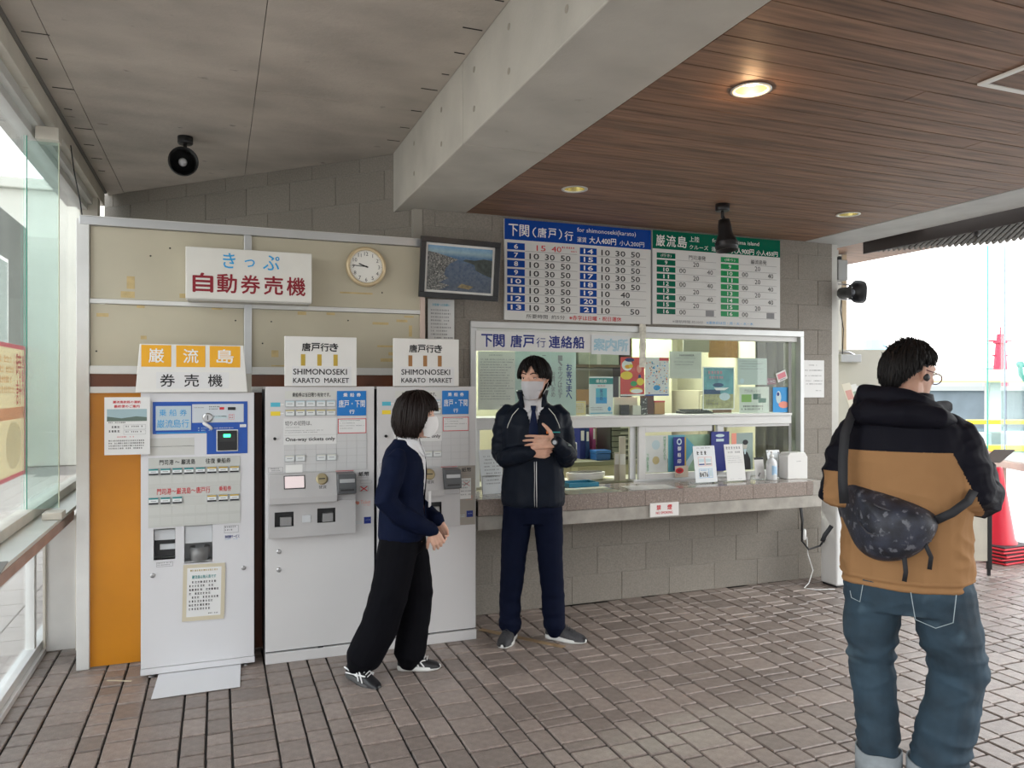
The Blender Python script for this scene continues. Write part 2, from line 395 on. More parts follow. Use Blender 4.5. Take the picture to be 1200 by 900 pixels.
# concrete beam in two pours
beam = thing('trim_1', '', ''); del beam['label']; del beam['category']; beam['kind'] = 'structure'
pts = [(1.1, 3.53), (1.56, 3.53), (1.56, 4.92), (1.262, 4.92), (1.1, 5.08)]
MB().prism(pts, 2.71, 3.3, 'z').build('beam_segment', concrete_w, beam, bevel=.006)
MB().box(1.1, 1.56, -2, 3.526, 2.71, 3.3).build('beam_segment', concrete_w, beam, bevel=.006)
tie = mat('tie_hole_patch', (.33, .3, .25), .9)
for yy in (2.35, 2.9, 3.35, 3.9, 4.5):
    for zz in (2.82, 3.0):
        MB().lathe([(.014, -.002), (.014, .002)], 12, Matrix.Translation((1.1, yy, zz)) @ Matrix.Rotation(PI/2, 4, 'Y')).build('tie_hole', tie, beam)
# concrete soffit strip along the right edge of the wood ceiling, outer timber soffit
o = MB().box(4.414, 4.87, -2, 4.92, 2.708, 3.3).box(4.70, 4.87, 4.92, 5.12, 2.708, 3.3).build('trim_3', mat('soffit_concrete', (.5, .5, .48), .8, var=.14, scale=5)); o['kind'] = 'structure'
o = bx('trim_4', wood_m, None, 4.872, 5.84, 4.3, 7.2, 2.75, 2.82); o['kind'] = 'structure'

# ---------------------------------------------------------------- window_1: left glazing
w1 = thing('window_1', '', ''); del w1['label']; del w1['category']; w1['kind'] = 'structure'
GX = -.95
bx('header', cream_steel, w1, -1.1, -.84, -2, 6.9, 2.985, 3.085, .003)
bx('header_gap_strip', mat('painted_shadow_gap', (.2, .19, .18), .8), w1, -1.1, -.825, -2, 6.9, 3.085, 3.1)  # solid strip coloured dark in place of the shadow gap below the ceiling
bx('header_soffit', alu_w, w1, -1.08, -.885, -2, 6.75, 2.93, 2.985, .003)
bx('top_rail', alu_w, w1, -.98, -.92, -2, 6.7, 2.885, 2.93, .002)
bx('bottom_rail', cream_steel, w1, -.99, -.915, -2, 6.7, .835, .89, .003)
bx('sill_shelf', mat('pale_sill', (.68, .7, .66), .35, var=.1, scale=4), w1, -.96, -.79, -2, 6.5, .81, .832, .002)
bx('sill_apron', mat('rosy_sill_edge', (.42, .27, .22), .5, var=.25, scale=5), w1, -.812, -.786, -2, 5.15, .765, .815, .002)
bx('glass_pane', clear_glass, w1, -.955, -.949, -2, 4.745, .885, 2.89)
bx('glass_pane', clear_glass, w1, -.955, -.949, 4.765, 6.65, .885, 2.89)
f = bx('glass_fin', green_glass, w1, -.948, -.80, 4.749, 4.761, .89, 2.86)
bx('fin_edge', mat('pale_glass_edge', (.75, .8, .6), .2), f, -.80, -.797, 4.748, 4.762, .89, 2.86)
bx('fin_edge', edge_glass, f, -.951, -.948, 4.747, 4.763, .89, 2.89)
bx('fin_clip', cream_steel, w1, -.87, -.775, 4.70, 4.81, .833, .872, .004)
bx('fin_clip', cream_steel, w1, -.90, -.79, 4.70, 4.81, 2.86, 2.93, .004)
# far corner post of the glazing
bx('corner_post', cream_steel, w1, -.97, -.85, 6.6, 6.72, .0, 2.99, .003)
# lower glazing
bx('floor_rail', alu_w, w1, -1.01, -.945, -2, 6.6, 0.0, .075, .003)
bx('floor_rail_step', alu_w, w1, -.945, -.925, -2, 6.6, 0, .03, .002)
bx('lower_pane', clear_glass, w1, -.982, -.978, -2, 5.0, .07, .81)
for yy in (1.2, 3.1, 5.0): bx('lower_mullion', alu_w, w1, -1.0, -.955, yy-.025, yy+.025, .07, .81, .002)
bx('lower_pane', clear_glass, w1, -.982, -.978, 5.05, 6.5, .07, .81)
# white support panels under the sill
for yy in (5.12,):
    MB().box(-.93, -.765, yy, yy+.012, .01, .79).build('support_panel', mat('worn_white_panel', (.74, .73, .7), .5, var=.07, scale=5), w1, bevel=.003)
    bx('panel_edge', cream_steel, w1, -.775, -.755, yy-.012, yy+.03, 0, .80, .002)
    bx('panel_edge', cream_steel, w1, -.94, -.925, yy-.012, yy+.03, 0, .80, .002)
# ---------------------------------------------------------------- window_3: right glazing on its own line
w3 = thing('window_3', '', ''); del w3['label']; del w3['category']; w3['kind'] = 'structure'
w3.location = (6.88, 4.75, 0); w3.rotation_euler = (0, 0, R(-24))   # local y runs along the glass, local -x faces the hall
rail_m = mat('rosy_rail', (.5, .36, .31), .5, var=.2, scale=5)
bx('mid_rail', rail_m, w3, -.1, .05, -3.5, .6, .775, .84, .004)
bx('mid_rail_cap', alu_w, w3, -.06, .06, -3.5, .6, .84, .87, .003)
bx('glass_pane', clear_glass, w3, -.004, .004, -3.5, .57, .87, 2.9)
f = bx('glass_fin', glass('sea_tinted_glass', (.86, .95, .93), .08), w3, -.16, -.006, .49, .502, .87, 2.9)
bx('fin_edge', mat('green_glass_edge', (.05, .45, .36), .2), f, -.166, -.16, .487, .505, .87, 2.9)
bx('fin_edge', mat('violet_glass_edge', (.35, .4, .5), .2), f, -.005, .003, .488, .504, .87, 2.9)
bx('floor_rail', alu_w, w3, -.03, .03, -3.5, .6, 0, .09, .003)
bx('lower_pane', clear_glass, w3, -.003, .003, -3.5, .57, .09, .78)
for yy in (-3, -1.2, .55): bx('lower_post', rail_m, w3, -.03, .03, yy-.03, yy+.03, .0, .78, .003)

# ---------------------------------------------------------------- door_1: open beige leaf with closer
d1 = thing('door_1', '', ''); del d1['label']; del d1['category']; d1['kind'] = 'structure'
d1.location = (5.17, 5.42, 0); d1.rotation_euler = (0, 0, R(-21))
beige_door = mat('beige_door_paint', (.56, .54, .47), .55, var=.06, scale=3)
bx('door_leaf', beige_door, d1, 0.0, .79, 0, .04, .01, 1.875, .003)
bx('door_closer', mat('grey_closer', (.5, .51, .52), .4, metal=.3), d1, .055, .24, -.05, 0, 1.76, 1.83, .006)
MB().tube([(.04, -.03, 1.845), (.13, -.045, 1.85), (.24, -.02, 1.8)], .009, 8).build('closer_arm', steel, d1)
for a, c, m_ in ((.05, .11, 'white_post'), (.115, .155, 'tan_post')):
    bx('frame_post', mat(m_, (.75, .74, .7) if m_ == 'white_post' else (.6, .48, .34), .6), d1, a, c, .06, .12, 0, 2.74, .002)
# ================================================================ PARTITION AND WHAT HANGS ON IT
part_p = mat('cream_laminate', (.50, .46, .35), .45, var=.08, scale=2.5)
tape_m = mat('old_yellow_tape', (.55, .42, .2), .5, var=.2, scale=20)
brown_b = mat('brown_lacquer_board', (.16, .05, .02), .4, var=.2, scale=5)
orange_b = mat('orange_lacquer_board', (.62, .24, .012), .35, var=.14, scale=2)
pt = thing('partition', 'cream panelled partition in a silver aluminium frame behind the ticket machines', 'partition', (0, 4.76, 0))
bx('frame_post', alu_w, pt, -.715, -.652, -.02, .03, 0, 2.46, .003)
bx('top_rail', alu, pt, -.70, 1.25, -.025, .03, 2.43, 2.475, .003)
bx('top_cap', alu_w, pt, -.70, 1.25, -.02, .2, 2.475, 2.48)
for i, (x0, x1, z0, z1) in enumerate([(-.65, .146, 2.03, 2.428), (.19, 1.2, 2.03, 2.428), (-.65, .146, 1.66, 2.0), (.19, 1.2, 1.66, 2.0)]):
    bx('panel', part_p, pt, x0, x1, .0, .02, z0, z1, .001)
for x0, x1 in ((-.652, .147), (.189, 1.2)):
    bx('mid_rail', alu_w, pt, x0, x1, -.012, .02, 2.003, 2.028, .002)
    bx('lower_rail', alu_w, pt, x0, x1, -.016, .02, 1.615, 1.66, .002)
    bx('sub_rail', alu_w, pt, x0, x1, -.012, .02, 1.51, 1.545, .002)
    bx('brown_board', brown_b, pt, x0, x1, .0, .02, 1.545, 1.615)
bx('centre_post', alu, pt, .147, .189, -.016, .02, 1.62, 2.43, .002)
bx('end_post', mat('rosy_aluminium', (.6, .48, .42), .5, metal=.3), pt, 1.2, 1.232, -.012, .02, 1.5, 2.43, .002)
bx('orange_board', orange_b, pt, -.652, -.32, .004, .02, 0.005, 1.51, label='lower board lacquered orange')
bx('brown_board', brown_b, pt, -.32, 1.2, .006, .02, 0.005, 1.51)
rg = random.Random(11); tp = MB()
for x0, x1, z0, z1 in [(-.5, -.43, 2.04, 2.075), (-.47, -.43, 2.09, 2.16), (-.13, -.08, 2.07, 2.17), (-.2, -.12, 2.05, 2.075), (-.62, -.56, 1.93, 1.95), (-.42, -.38, 1.985, 2.0), (-.03, .03, 1.99, 2.0), (-.4, -.37, 1.81, 1.83),
   (.7, .9, 2.115, 2.125), (.9, 1.0, 1.93, 1.945), (1.05, 1.12, 1.95, 1.965), (1.13, 1.15, 1.86, 1.93), (.93, 1.12, 1.79, 1.802), (.45, .5, 1.975, 1.995), (.62, .67, 1.98, 1.995), (.3, .34, 1.72, 1.76), (.95, 1.15, 1.70, 1.72), (1.0, 1.05, 1.74, 1.76), (1.1, 1.16, 1.98, 1.99), (.3, .5, 1.665, 1.672)]:
    tp.box(x0, x1, -.0012, 0, z0, z1)
tp.build('tape_remnants', tape_m, pt, label='yellowed tape remnants', kind='stuff')
bl = MB()
for x, z in [(-.62, 1.74), (-.25, 2.33), (.1, 1.93), (-.35, 2.28), (.3, 1.93), (.75, 1.95), (.96, 2.13), (.25, 1.80)]: bl.lathe([(.005, 0), (.003, .004)], 8, Matrix.Translation((x, 0, z)) @ Matrix.Rotation(PI/2, 4, 'X'))
bl.build('screw_head', black_m, pt, kind='stuff')

# kippu light box sign
kp = thing('hanging_sign', 'white box sign with blue kana and dark red kanji for the ticket machines', 'sign', (-.164, 4.63, 2.035))
bx('box', mat('aged_white_acrylic', (.74, .73, .68), .35, var=.05, scale=6), kp, 0, .683, 0, .115, 0, .29, .004)
bx('tray', mat('dull_tray', (.42, .41, .38), .5), kp, .01, .675, -.004, .118, -.01, .0, .002)
k = Ink(-.0005)
for ch, a, b_ in (('き', .195, .26), ('っ', .31, .365), ('ぷ', .41, .50)): k.text(ch, a, b_, .18 - (.0 if ch != 'っ' else -.012), .265 - (.0 if ch != 'っ' else .03), ink['sky'], .012)
for i, ch in enumerate('自動券売機'): k.text(ch, .038+i*.126, .038+i*.126+.103, .04, .145, ink['dred'], .022)
k.build(kp, 'lettering')

# clock
ck = thing('wall_clock', 'round wall clock with a pale gold rim on the cream partition', 'clock', (.857, 4.755, 2.283), rot=(PI/2, 0, 0))
MB().lathe([(.118, 0), (.124, .012), (.121, .026), (.108, .034), (.101, .028), (.1, .018)], 48, cap=False).build('rim', mat('pale_gold_rim', (.66, .53, .33), .3, metal=.3), ck)
MB().lathe([(.117, 0), (.117, .006)], 40).build('back', white_p, ck)
MB().lathe([(.104, .014), (.104, .0165)], 40, smooth=False).build('face', mat('clock_face', (.84, .83, .78), .5), ck)
nb = MB()
for h in range(1, 13):
    vs, fs = glyphs(str(h)); a = PI/2 - h*PI/6; cx, cy = .079*math.cos(a), .079*math.sin(a)
    w = max(v[0] for v in vs) - min(v[0] for v in vs); hh = max(v[1] for v in vs); s_ = .022/hh
    nb.add([(cx + (v[0]-min(q[0] for q in vs)-w/2)*s_, cy + (v[1]-hh/2)*s_, .0172) for v in vs], fs)
for m_ in range(60):
    a = m_*PI/30; r0 = .093 if m_ % 5 else .09
    M_ = Matrix.Rotation(a, 4, 'Z'); nb.box(r0, .097, -.0006, .0006, .0168, .0173, M=M_)
nb.build('numerals', ink['black'], ck)
for nm, ang, ln, w in (('hour_hand', 90+70, .048, .0035), ('minute_hand', 180-3+0, .078, .0022)):
    ang = {'hour_hand': 159, 'minute_hand': 176}[nm]
    M_ = Matrix.Rotation(R(ang), 4, 'Z'); MB().box(-.012, ln, -w, w, .018, .0195, M=M_).build(nm, black_m, ck)
MB().lathe([(.005, .018), (.005, .023)], 12).build('hub', black_m, ck)

# ================================================================ TICKET MACHINES
cab = mat('white_enamel_cabinet', (.70, .70, .72), .32, var=.03, scale=2)
cab_b = mat('off_white_enamel', (.66, .65, .65), .35, var=.03, scale=2)
cab_side = mat('painted_gap_shade', (.04, .042, .048), .5)  # shade of the gaps between machines, put into the side colour
blue_panel = mat('blue_panel', (.012, .085, .42), .35)
grid_m = mat('pale_grid_acrylic', (.57, .58, .55), .35)
btn_f = mat('button_frame', (.4, .42, .44), .4); lit = mat('button_face', (.75, .78, .78), .3)
cavity = mat('dark_cavity', (.03, .03, .032), .5)

def button(parent, x0, x1, z0, z1, topc, y=-.003, lower=True):
    b = MB().box(x0, x1, y-.006, y, z0, z1).build('button', btn_f, parent, .001, 1)
    f = MB().box(x0+.003, x1-.003, y-.0075, y-.006, z0+(.010 if lower else .003), z1-.003).build('button_label', lit, b)
    i = Ink(y-.0076); i.rect(x0+.003, x1-.003, z1-.011, z1-.003, topc); i.rect(x0+.012, x1-.012, z0+.017, z0+.020, ink['grey'])
    if lower: i.rect(x0+.003, x1-.003, z0+.002, z0+.010, ink['black'], dy=-.0012)
    i.build(b)
def cavity_box(parent, x0, x1, z0, z1, fr=.004, d=.05, face=None):
    """a recessed pocket drawn by its rim, its inner walls and back"""
    b = MB()
    b.box(x0-fr, x0, -.004, d, z0-fr, z1+fr); b.box(x1, x1+fr, -.004, d, z0-fr, z1+fr); b.box(x0, x1, -.004, d, z0-fr, z0); b.box(x0, x1, -.004, d, z1, z1+fr)
    return b
def cabinet(parent, w, z0, z1, d, holes, m, name='body'):
    """front door sheet with real openings, and the box behind it"""
    xs = sorted({0, w, *[h[0] for h in holes], *[h[1] for h in holes]}); zs = sorted({z0, z1, *[h[2] for h in holes], *[h[3] for h in holes]})
    f = MB()
    for a, c in zip(xs, xs[1:]):
        for e, g in zip(zs, zs[1:]):
            if any(h[0] <= a+1e-6 and h[1] >= c-1e-6 and h[2] <= e+1e-6 and h[3] >= g-1e-6 for h in holes): continue
            f.box(a, c, 0, .03, e, g)
    return f
# ---- machine 1
m1 = thing('ticket_machine', 'white ticket machine with a blue top panel, leftmost under the orange lettered sign', 'ticket machine', (-.376, 4.48, 0))
H1 = [(.061, .167, .628, .785), (.211, .352, .598, .795)]
fr = cabinet(m1, .566, .056, 1.512, .27, H1, cab)
fr.build('front_door', cab, m1)
MB().box(0, .566, .085, .265, .056, 1.512).box(0, .566, .03, .085, .80, 1.512).box(0, .566, .03, .085, .056, .59).box(0, .058, .03, .085, .59, .8).box(.17, .208, .03, .085, .59, .8).box(.355, .566, .03, .085, .59, .8).build('body', cab, m1)
bx('gap_shade_panel', cab_side, m1, .566, .571, .02, .262, .06, 1.50, label='side painted dark as the shaded gap')
bx('plinth', cab, m1, -.002, .57, -.002, .25, .02, .053, .002)
for x_ in (.05, .52):
    for y_ in (.03, .22): MB().lathe([(.018, 0), (.018, .006), (.008, .008), (.008, .022)], 12, Matrix.Translation((x_, y_, 0))).build('foot', steel, m1)
MB().prism([(.057, 1.464), (.532, 1.464), (.532, 1.178), (.323, 1.178), (.323, 1.293), (.057, 1.293)], -.003, 0).build('blue_panel', blue_panel, m1, .0015)
MB().box(.072, .245, -.006, -.003, 1.312, 1.442).build('title_plate', mat('pale_blue_plate', (.5, .6, .66), .3), m1, .003)
MB().box(.25, .512, -.0045, -.003, 1.350, 1.450).build('inset_plate', mat('pale_inset', (.6, .64, .68), .3), m1, .003)
i = Ink(-.0061)
for n_, ch in enumerate('乗船券'): i.text(ch, .088+n_*.05, .088+n_*.05+.036, 1.388, 1.424, ink['sky'], .01)
for n_, ch in enumerate('巌流島行'): i.text(ch, .078+n_*.04, .078+n_*.04+.037, 1.326, 1.37, ink['sky'], .01)
i.y = -.0047; i.fine(.26, .31, 1.425, 1.435, 1, ink['grey']); i.fine(.335, .385, 1.415, 1.44, 2, ink['black']); i.rect(.388, .412, 1.42, 1.433, ink['red']); i.rect(.355, .43, 1.352+.02, 1.388, ink['pale']); i.fine(.358, .425, 1.372, 1.388, 1, ink['grey'])
i.frame(.435, .463, 1.365, 1.395, .0015, ink['pink']); i.fine(.438, .46, 1.368, 1.392, 2, ink['red'])
i.y = -.0031; i.rect(.075, .32, 1.296, 1.30, ink['sky']); i.fine(.36, .49, 1.311, 1.323, 1, ink['white'], .5); i.rect(.492, .525, 1.322, 1.338, ink['white']); i.fine(.495, .522, 1.324, 1.336, 2, ink['black']); i.fine(.28, .35, 1.30, 1.325, 2, ink['pale'])
i.y = -.0005; i.rect(.036, .261, 1.179, 1.271, mat('print_pale_patch', (.6, .6, .57), .5))
for q in (1.225,): i.rect(.036, .261, q, q+.002, ink['grey'])
i.text('門司港 ～ 巌流島', .09, .265, 1.128, 1.156, ink['black'], .015); i.text('往復 乗船券', .318, .445, 1.128, 1.156, ink['black'], .015)
i.y = -.0032
i.text('門司港～巌流島～唐戸行', .078, .34, .970, 1.004, ink['red'], .012); i.text('乗船券', .385, .448, .975, 1.003, ink['red'], .012)
i.b[ink['black'].name][0].v = [(v[0], -.0036, v[2]) if v[2] > 1.12 and v[2] < 1.16 else v for v in i.b[ink['black'].name][0].v]
i.build(m1, 'lettering')
MB().box(.036, .494, -.0028, 0, .797, 1.166).build('button_panel', grid_m, m1)
g = Ink(-.0029)
for r_ in range(8): g.rect(.036, .494, .797+r_*.0525, .797+r_*.0525+.0012, ink['grey'] if False else mat('grid_line', (.5, .5, .48), .6))
g.build(m1, 'grid_lines')
for c_ in range(8): button(m1, .036+c_*.0575, .036+c_*.0575+.051, 1.075, 1.112, ink['teal'] if c_ < 5 else ink['ochre'])
for c_ in (0, 1, 2, 5, 6, 7): button(m1, .036+c_*.0575, .036+c_*.0575+.051, .92, .959, ink['teal'] if c_ < 5 else ink['ochre'])
for r_ in (.865, .81, 1.03):
    for c_ in range(8): bx('blank_button', mat('blank_button', (.6, .61, .58), .35), m1, .038+c_*.0575, .034+(c_+1)*.0575, -.0045, -.0028, r_, r_+.04)
MB().lathe([(.026, 0), (.026, .006), (.018, .008)], 24, Matrix.Translation((.328, -.003, 1.377)) @ Matrix.Rotation(PI/2, 4, 'X')).build('coin_slot', steel, m1)
bx('coin_gap', cavity, m1, .326, .330, -.0125, -.010, 1.365, 1.39)
MB().box(.43, .47, -.008, -.004, 1.417, 1.433).build('display', black_p, m1, .004)
MB().tube([(.31, -.008, 1.345), (.335, -.012, 1.33), (.345, -.008, 1.318)], .009, 8).build('return_lever', white_p, m1)
bf = cavity_box(m1, .377, .478, 1.197, 1.305, .005, .0).build('bill_frame', white_p, m1)
bx('bill_acceptor', black_m, m1, .377, .478, -.012, -.003, 1.197, 1.305, .002)
bx('bill_slot', cavity, m1, .387, .468, -.014, -.012, 1.245, 1.285)
bx('green_lamp', mat('green_indicator', (.05, .8, .35), .4, emit=2.2), m1, .408, .444, -.0155, -.014, 1.269, 1.286)
for (a, c, e, g_) in H1:
    b = MB().box(a, c, .072, .085, e, g_).box(a, c, .0, .085, e-.004, e).box(a, c, .0, .085, g_, g_+.004)
    b.build('tray_back', mat('tray_grey', (.38, .39, .4), .4), m1)
bx('tray_flap', mat('pale_flap', (.6, .62, .64), .35), m1, .063, .165, .02, .03, .725, .783, .002)
bx('ticket_slot', cavity, m1, .063, .165, .045, .07, .635, .72)
bx('ticket_lip', mat('pale_flap', (.6, .62, .64), .35), m1, .09, .165, .032, .044, .672, .70)
MB().lathe([(.046, 0), (.05, .03), (.05, .075), (.044, .072), (.04, .03)], 24, Matrix.Translation((.287, .035, .603)), cap=False).build('coin_cup', mat('grey_coin_cup', (.2, .2, .2), .35, metal=.3), m1)
bx('cup_shelf', mat('tray_grey', (.38, .39, .4), .4), m1, .212, .351, 0, .08, .598, .604)
bx('cup_hood', mat('pale_flap', (.6, .62, .64), .35), m1, .213, .35, .01, .02, .70, .793)
for x_, z_ in ((.056, .545), (.511, .548)): MB().lathe([(.012, 0), (.012, .006), (.006, .007)], 16, Matrix.Translation((x_, 0, z_)) @ Matrix.Rotation(PI/2, 4, 'X')).build('lock', steel, m1)
i = Ink(-.0004); i.frame(.412, .485, .745, .785, .0015, ink['grey']); i.fine(.416, .48, .75, .782, 2, ink['grey']); i.text('券売機サービス', .415, .49, .715, .733, ink['navy'], .02); i.fine(.415, .485, .706, .712, 1, ink['sky'])
i.frame(.075, .155, .587, .612, .0015, ink['grey']); i.fine(.08, .15, .59, .61, 2, ink['grey']); i.build(m1, 'stickers')

# kick board leaning out below machine 1
kb = MB().add([(.071, -.305, .005), (.485, -.295, .005), (.497, -.004, .0185), (.085, -.004, .0185), (.071, -.30, .001), (.485, -.29, .001), (.497, .03, .014), (.085, .03, .014)],
   [(0, 1, 2, 3), (7, 6, 5, 4), (0, 4, 5, 1), (1, 5, 6, 2), (2, 6, 7, 3), (3, 7, 4, 0)]).build('kick_board', cab)
tag(kb, 'loose white board leaning out on the pavers below the leftmost ticket machine', 'board', loc=(-.376, 4.475, 0))
# ---- machines 2 and 3
def machine2():
    m = thing('ticket_machine', 'tall white ticket machine in the middle, unobstructed beside the blue panel one', 'ticket machine', (.25, 4.48, 0), group='tall white ticket machines')
    w = .607
    MB().box(0, w, 0, .27, .062, 1.545).build('body', cab_b, m, .003)
    bx('door_seam', cavity, m, .002, w-.002, -.0005, .0, .062, .066)
    bx('plinth', cab_b, m, 0, w, -.012, .26, 0, .058, .002)
    bx('latch', black_m, m, .285, .315, -.004, 0, .058, .066)
    bx('gap_shade_panel', cab_side, m, -.004, 0, .02, .268, .06, 1.53, label='side painted dark as the shaded gap')
    # grid field
    bx('button_field', mat('grid_field', (.55, .55, .55), .4), m, .100, .565, -.002, 0, 1.062, 1.275)
    for r_ in range(5):
        for c_ in range(8):
            bx('blank_button', mat('blank_cell', (.62, .62, .62), .4), m, .103+c_*.0575, .158+c_*.0575, -.0035, -.002, 1.066+r_*.0415, 1.104+r_*.0415)
    for c_ in range(5):
        button(m, .105+c_*.0567, .158+c_*.0567, 1.43, 1.468, ink['pale'], y=0, lower=False)
        button(m, .105+c_*.0567, .158+c_*.0567, 1.38, 1.417, ink['yellow'] if False else mat('ink_straw', (.6, .52, .25), .6), y=0, lower=False)
    for a in (.103, .161, .276, .334): button(m, a, a+.054, 1.123, 1.161, mat('ink_offwhite', (.68, .68, .62), .6), y=-.0035, lower=False)
    MB().box(.392, .560, -.004, 0, 1.377, 1.520).build('blue_plate', mat('bright_blue_plate', (.008, .19, .58), .35), m, .002)
    i = Ink(-.0042)
    for n_, ch in enumerate('乗船券'): i.text(ch, .428+n_*.038, .428+n_*.038+.024, 1.486, 1.508, ink['white'], .02)
    i.text('唐戸・下関', .402, .552, 1.425, 1.468, ink['white'], .012); i.text('行', .462, .492, 1.388, 1.412, ink['white'], .02)
    i.y = -.0005
    i.rect(.105, .388, 1.477, 1.52, mat('title_strip', (.66, .66, .62), .5)); i.y = -.0012; i.text('乗船券は当日限り有効です。', .145, .355, 1.486, 1.511, ink['black'], .02); i.y = -.0005
    i.rect(.028, .08, 1.432, 1.456, ink['cyan']); i.rect(.028, .08, 1.382, 1.406, ink['yellow']); i.rect(.08, .098, 1.442, 1.447, ink['white']); i.rect(.08, .098, 1.392, 1.397, ink['white'])
    i.frame(.015, .095, 1.065, 1.093, .0015, ink['grey']); i.fine(.02, .09, 1.068, 1.09, 2, ink['grey'])
    i.rect(.108, .20, 1.0615, 1.1055, ink['white'], dy=.0045); i.fine(.112, .196, 1.066, 1.102, 3, ink['grey']); 
    i.text('紙幣', .516, .577, 1.024, 1.05, ink['black'], .02); i.frame(.505, .57, 1.0, 1.017, .001, ink['grey']); i.frame(.525, .592, .982, .998, .001, ink['grey'])
    i.frame(.520, .572, .936, .966, .0015, ink['grey'])
    i.poly([(.525, .94), (.529, .936), (.568, .962), (.564, .966)], ink['red'], .001); i.poly([(.525, .962), (.529, .966), (.568, .94), (.564, .936)], ink['red'], .001)
    i.disc(.511, .87, .01, .010, ink['salmon']); i.disc(.502, .874, .006, .007, ink['salmon']); i.text('Ticket', .527, .585, .862, .884, ink['salmon']); i.fine(.545, .585, .848, .856, 1, ink['salmon'])
    i.rect(.547, .588, .747, .786, ink['navy']); i.text('乗船', .553, .582, .762, .772, ink['pale']) if False else i.fine(.553, .582, .762, .772, 1, ink['pale']); i.fine(.502, .54, .745, .765, 2, ink['pale'])
    i.build(m, 'lettering')
    # red-edged notice and one-way notice are parts taped on the machine face
    r_ = bx('red_notice', paper, m, .397, .56, -.003, 0, 1.275, 1.36); i = Ink(-.0031); i.frame(.397, .56, 1.275, 1.36, .004, ink['red']); i.fine(.408, .55, 1.292, 1.352, 4, ink['grey'], .32, .6); i.build(r_)
    r_ = bx('one_way_notice', paper, m, .099, .39, -.0045, 0, 1.218, 1.366); i = Ink(-.0046)
    i.text('切りの切符は、', .105, .25, 1.325, 1.352, ink['black'], .01); i.fine(.105, .2, 1.31, 1.318, 1, ink['grey']); i.fine(.105, .33, 1.278, 1.30, 2, ink['grey'], .4)
    i.text('One-way tickets only', .108, .38, 1.232, 1.258, ink['black'], .022); i.rect(.10, .39, 1.27, 1.2712, mat('grid_line', (.5, .5, .48), .6)); i.build(r_)
    MB().lathe([(.019, 0), (.019, .003)], 20, Matrix.Translation((.06, 0, 1.275)) @ Matrix.Rotation(PI/2, 4, 'X')).build('sensor_plate', cab_b, m)
    MB().lathe([(.0085, 0), (.0085, .008)], 12, Matrix.Translation((.05, 0, 1.254)) @ Matrix.Rotation(PI/2, 4, 'X')).build('lock', black_m, m)
    for z_ in (.622, .52): MB().lathe([(.013, 0), (.013, .006), (.007, .008)], 16, Matrix.Translation((.072, 0, z_)) @ Matrix.Rotation(PI/2, 4, 'X')).build('lock', steel, m)
    # coin and dispenser unit : stepped console
    um = mat('grey_console', (.5, .49, .49), .35, var=.04)
    MB().prism([(-.075, .895), (-.075, .93), (-.035, 1.058), (0, 1.058), (0, .895)], .014, .385, 'x').build('console_top', um, m, .003)
    holes = [(.046, .148, .767, .849), (.276, .377, .776, .858)]
    f = MB(); xs = sorted({.014, .49, *[h[0] for h in holes], *[h[1] for h in holes]}); zs = sorted({.706, .9, *[h[2] for h in holes], *[h[3] for h in holes]})
    for a, c in zip(xs, xs[1:]):
        for e, g in zip(zs, zs[1:]):
            if not any(h[0] <= a+1e-6 and h[1] >= c-1e-6 and h[2] <= e+1e-6 and h[3] >= g-1e-6 for h in holes): f.box(a, c, -.05, -.042, e, g)
    f.box(.014, .022, -.042, 0, .706, .9).box(.482, .49, -.042, 0, .706, .9).box(.022, .482, -.042, 0, .706, .714).box(.385, .49, -.042, 0, .89, .94)
    f.build('console_front', um, m)
    bx('console_inner', cavity, m, .022, .482, -.012, -.001, .714, .893)
    for h in holes: bx('tray', mat('tray_steel', (.3, .3, .3), .3, metal=.5), m, h[0]+.03, h[1]-.01, -.04, -.012, h[2]+.001, h[3]-.03, .003)
    bx('change_flap', mat('pale_flap', (.6, .62, .64), .35), m, .195, .24, -.054, -.05, .785, .825, .001)
    # sloped screen
    M_ = Matrix.Translation((0, -.0455, 1.0)) @ Matrix.Rotation(R(-17.4), 4, 'X')
    MB().box(.095, .209, -.012, .004, -.028, .048, M=M_).build('screen_frame', black_p, m, .002)
    MB().box(.10, .204, -.0135, -.012, -.023, .043, M=M_).build('screen', mat('pinkish_screen', (.8, .68, .68), .25, emit=.25), m)
    MB().lathe([(.033, 0), (.033, .006), (.024, .008)], 28, M_ @ Matrix.Translation((.302, -.006, .022)) @ Matrix.Rotation(PI/2, 4, 'X')).build('coin_ring', mat('brassy_coin_ring', (.42, .36, .22), .35, metal=.5), m)
    MB().box(.285, .319, -.018, -.012, .02, .025, M=M_).build('coin_gap', cavity, m)
    q = MB(); vs, fs = glyphs('硬貨'); q.add([M_ @ Vector((.283 + v[0]*.022, -.0075, -.032 + v[1]*.022)) for v in vs], fs); q.build('print', ink['black'], m)
    # bill acceptor
    b = MB().prism([(0, .92), (-.095, .94), (-.095, .975), (-.08, 1.048), (0, 1.055)], .385, .488, 'x').build('bill_acceptor', mat('charcoal_plastic', (.09, .095, .1), .35), m, .004)
    bx('bill_mouth', cavity, b, .40, .475, -.0975, -.088, .955, .965); bx('bill_lip', mat('grey_closer', (.5, .51, .52), .4, metal=.3), b, .395, .48, -.09, -.084, 1.0, 1.022, .002)
    bx('red_line', ink['red'], m, .385, .488, -.001, 0, 1.058, 1.061)
    return m
m2 = machine2()
m3 = copy_tree(m2, label='tall white ticket machine on the right, directly behind the woman', loc=(.875, 4.48, 0))
bx('side_notice', paper, m3, .505, .575, -.002, 0, .86, .985); i = Ink(-.0021); i.fine(.51, .57, .87, .975, 5, ink['grey'], .4); i.build([c for c in m3.children if c.name.startswith('side_notice')][0])
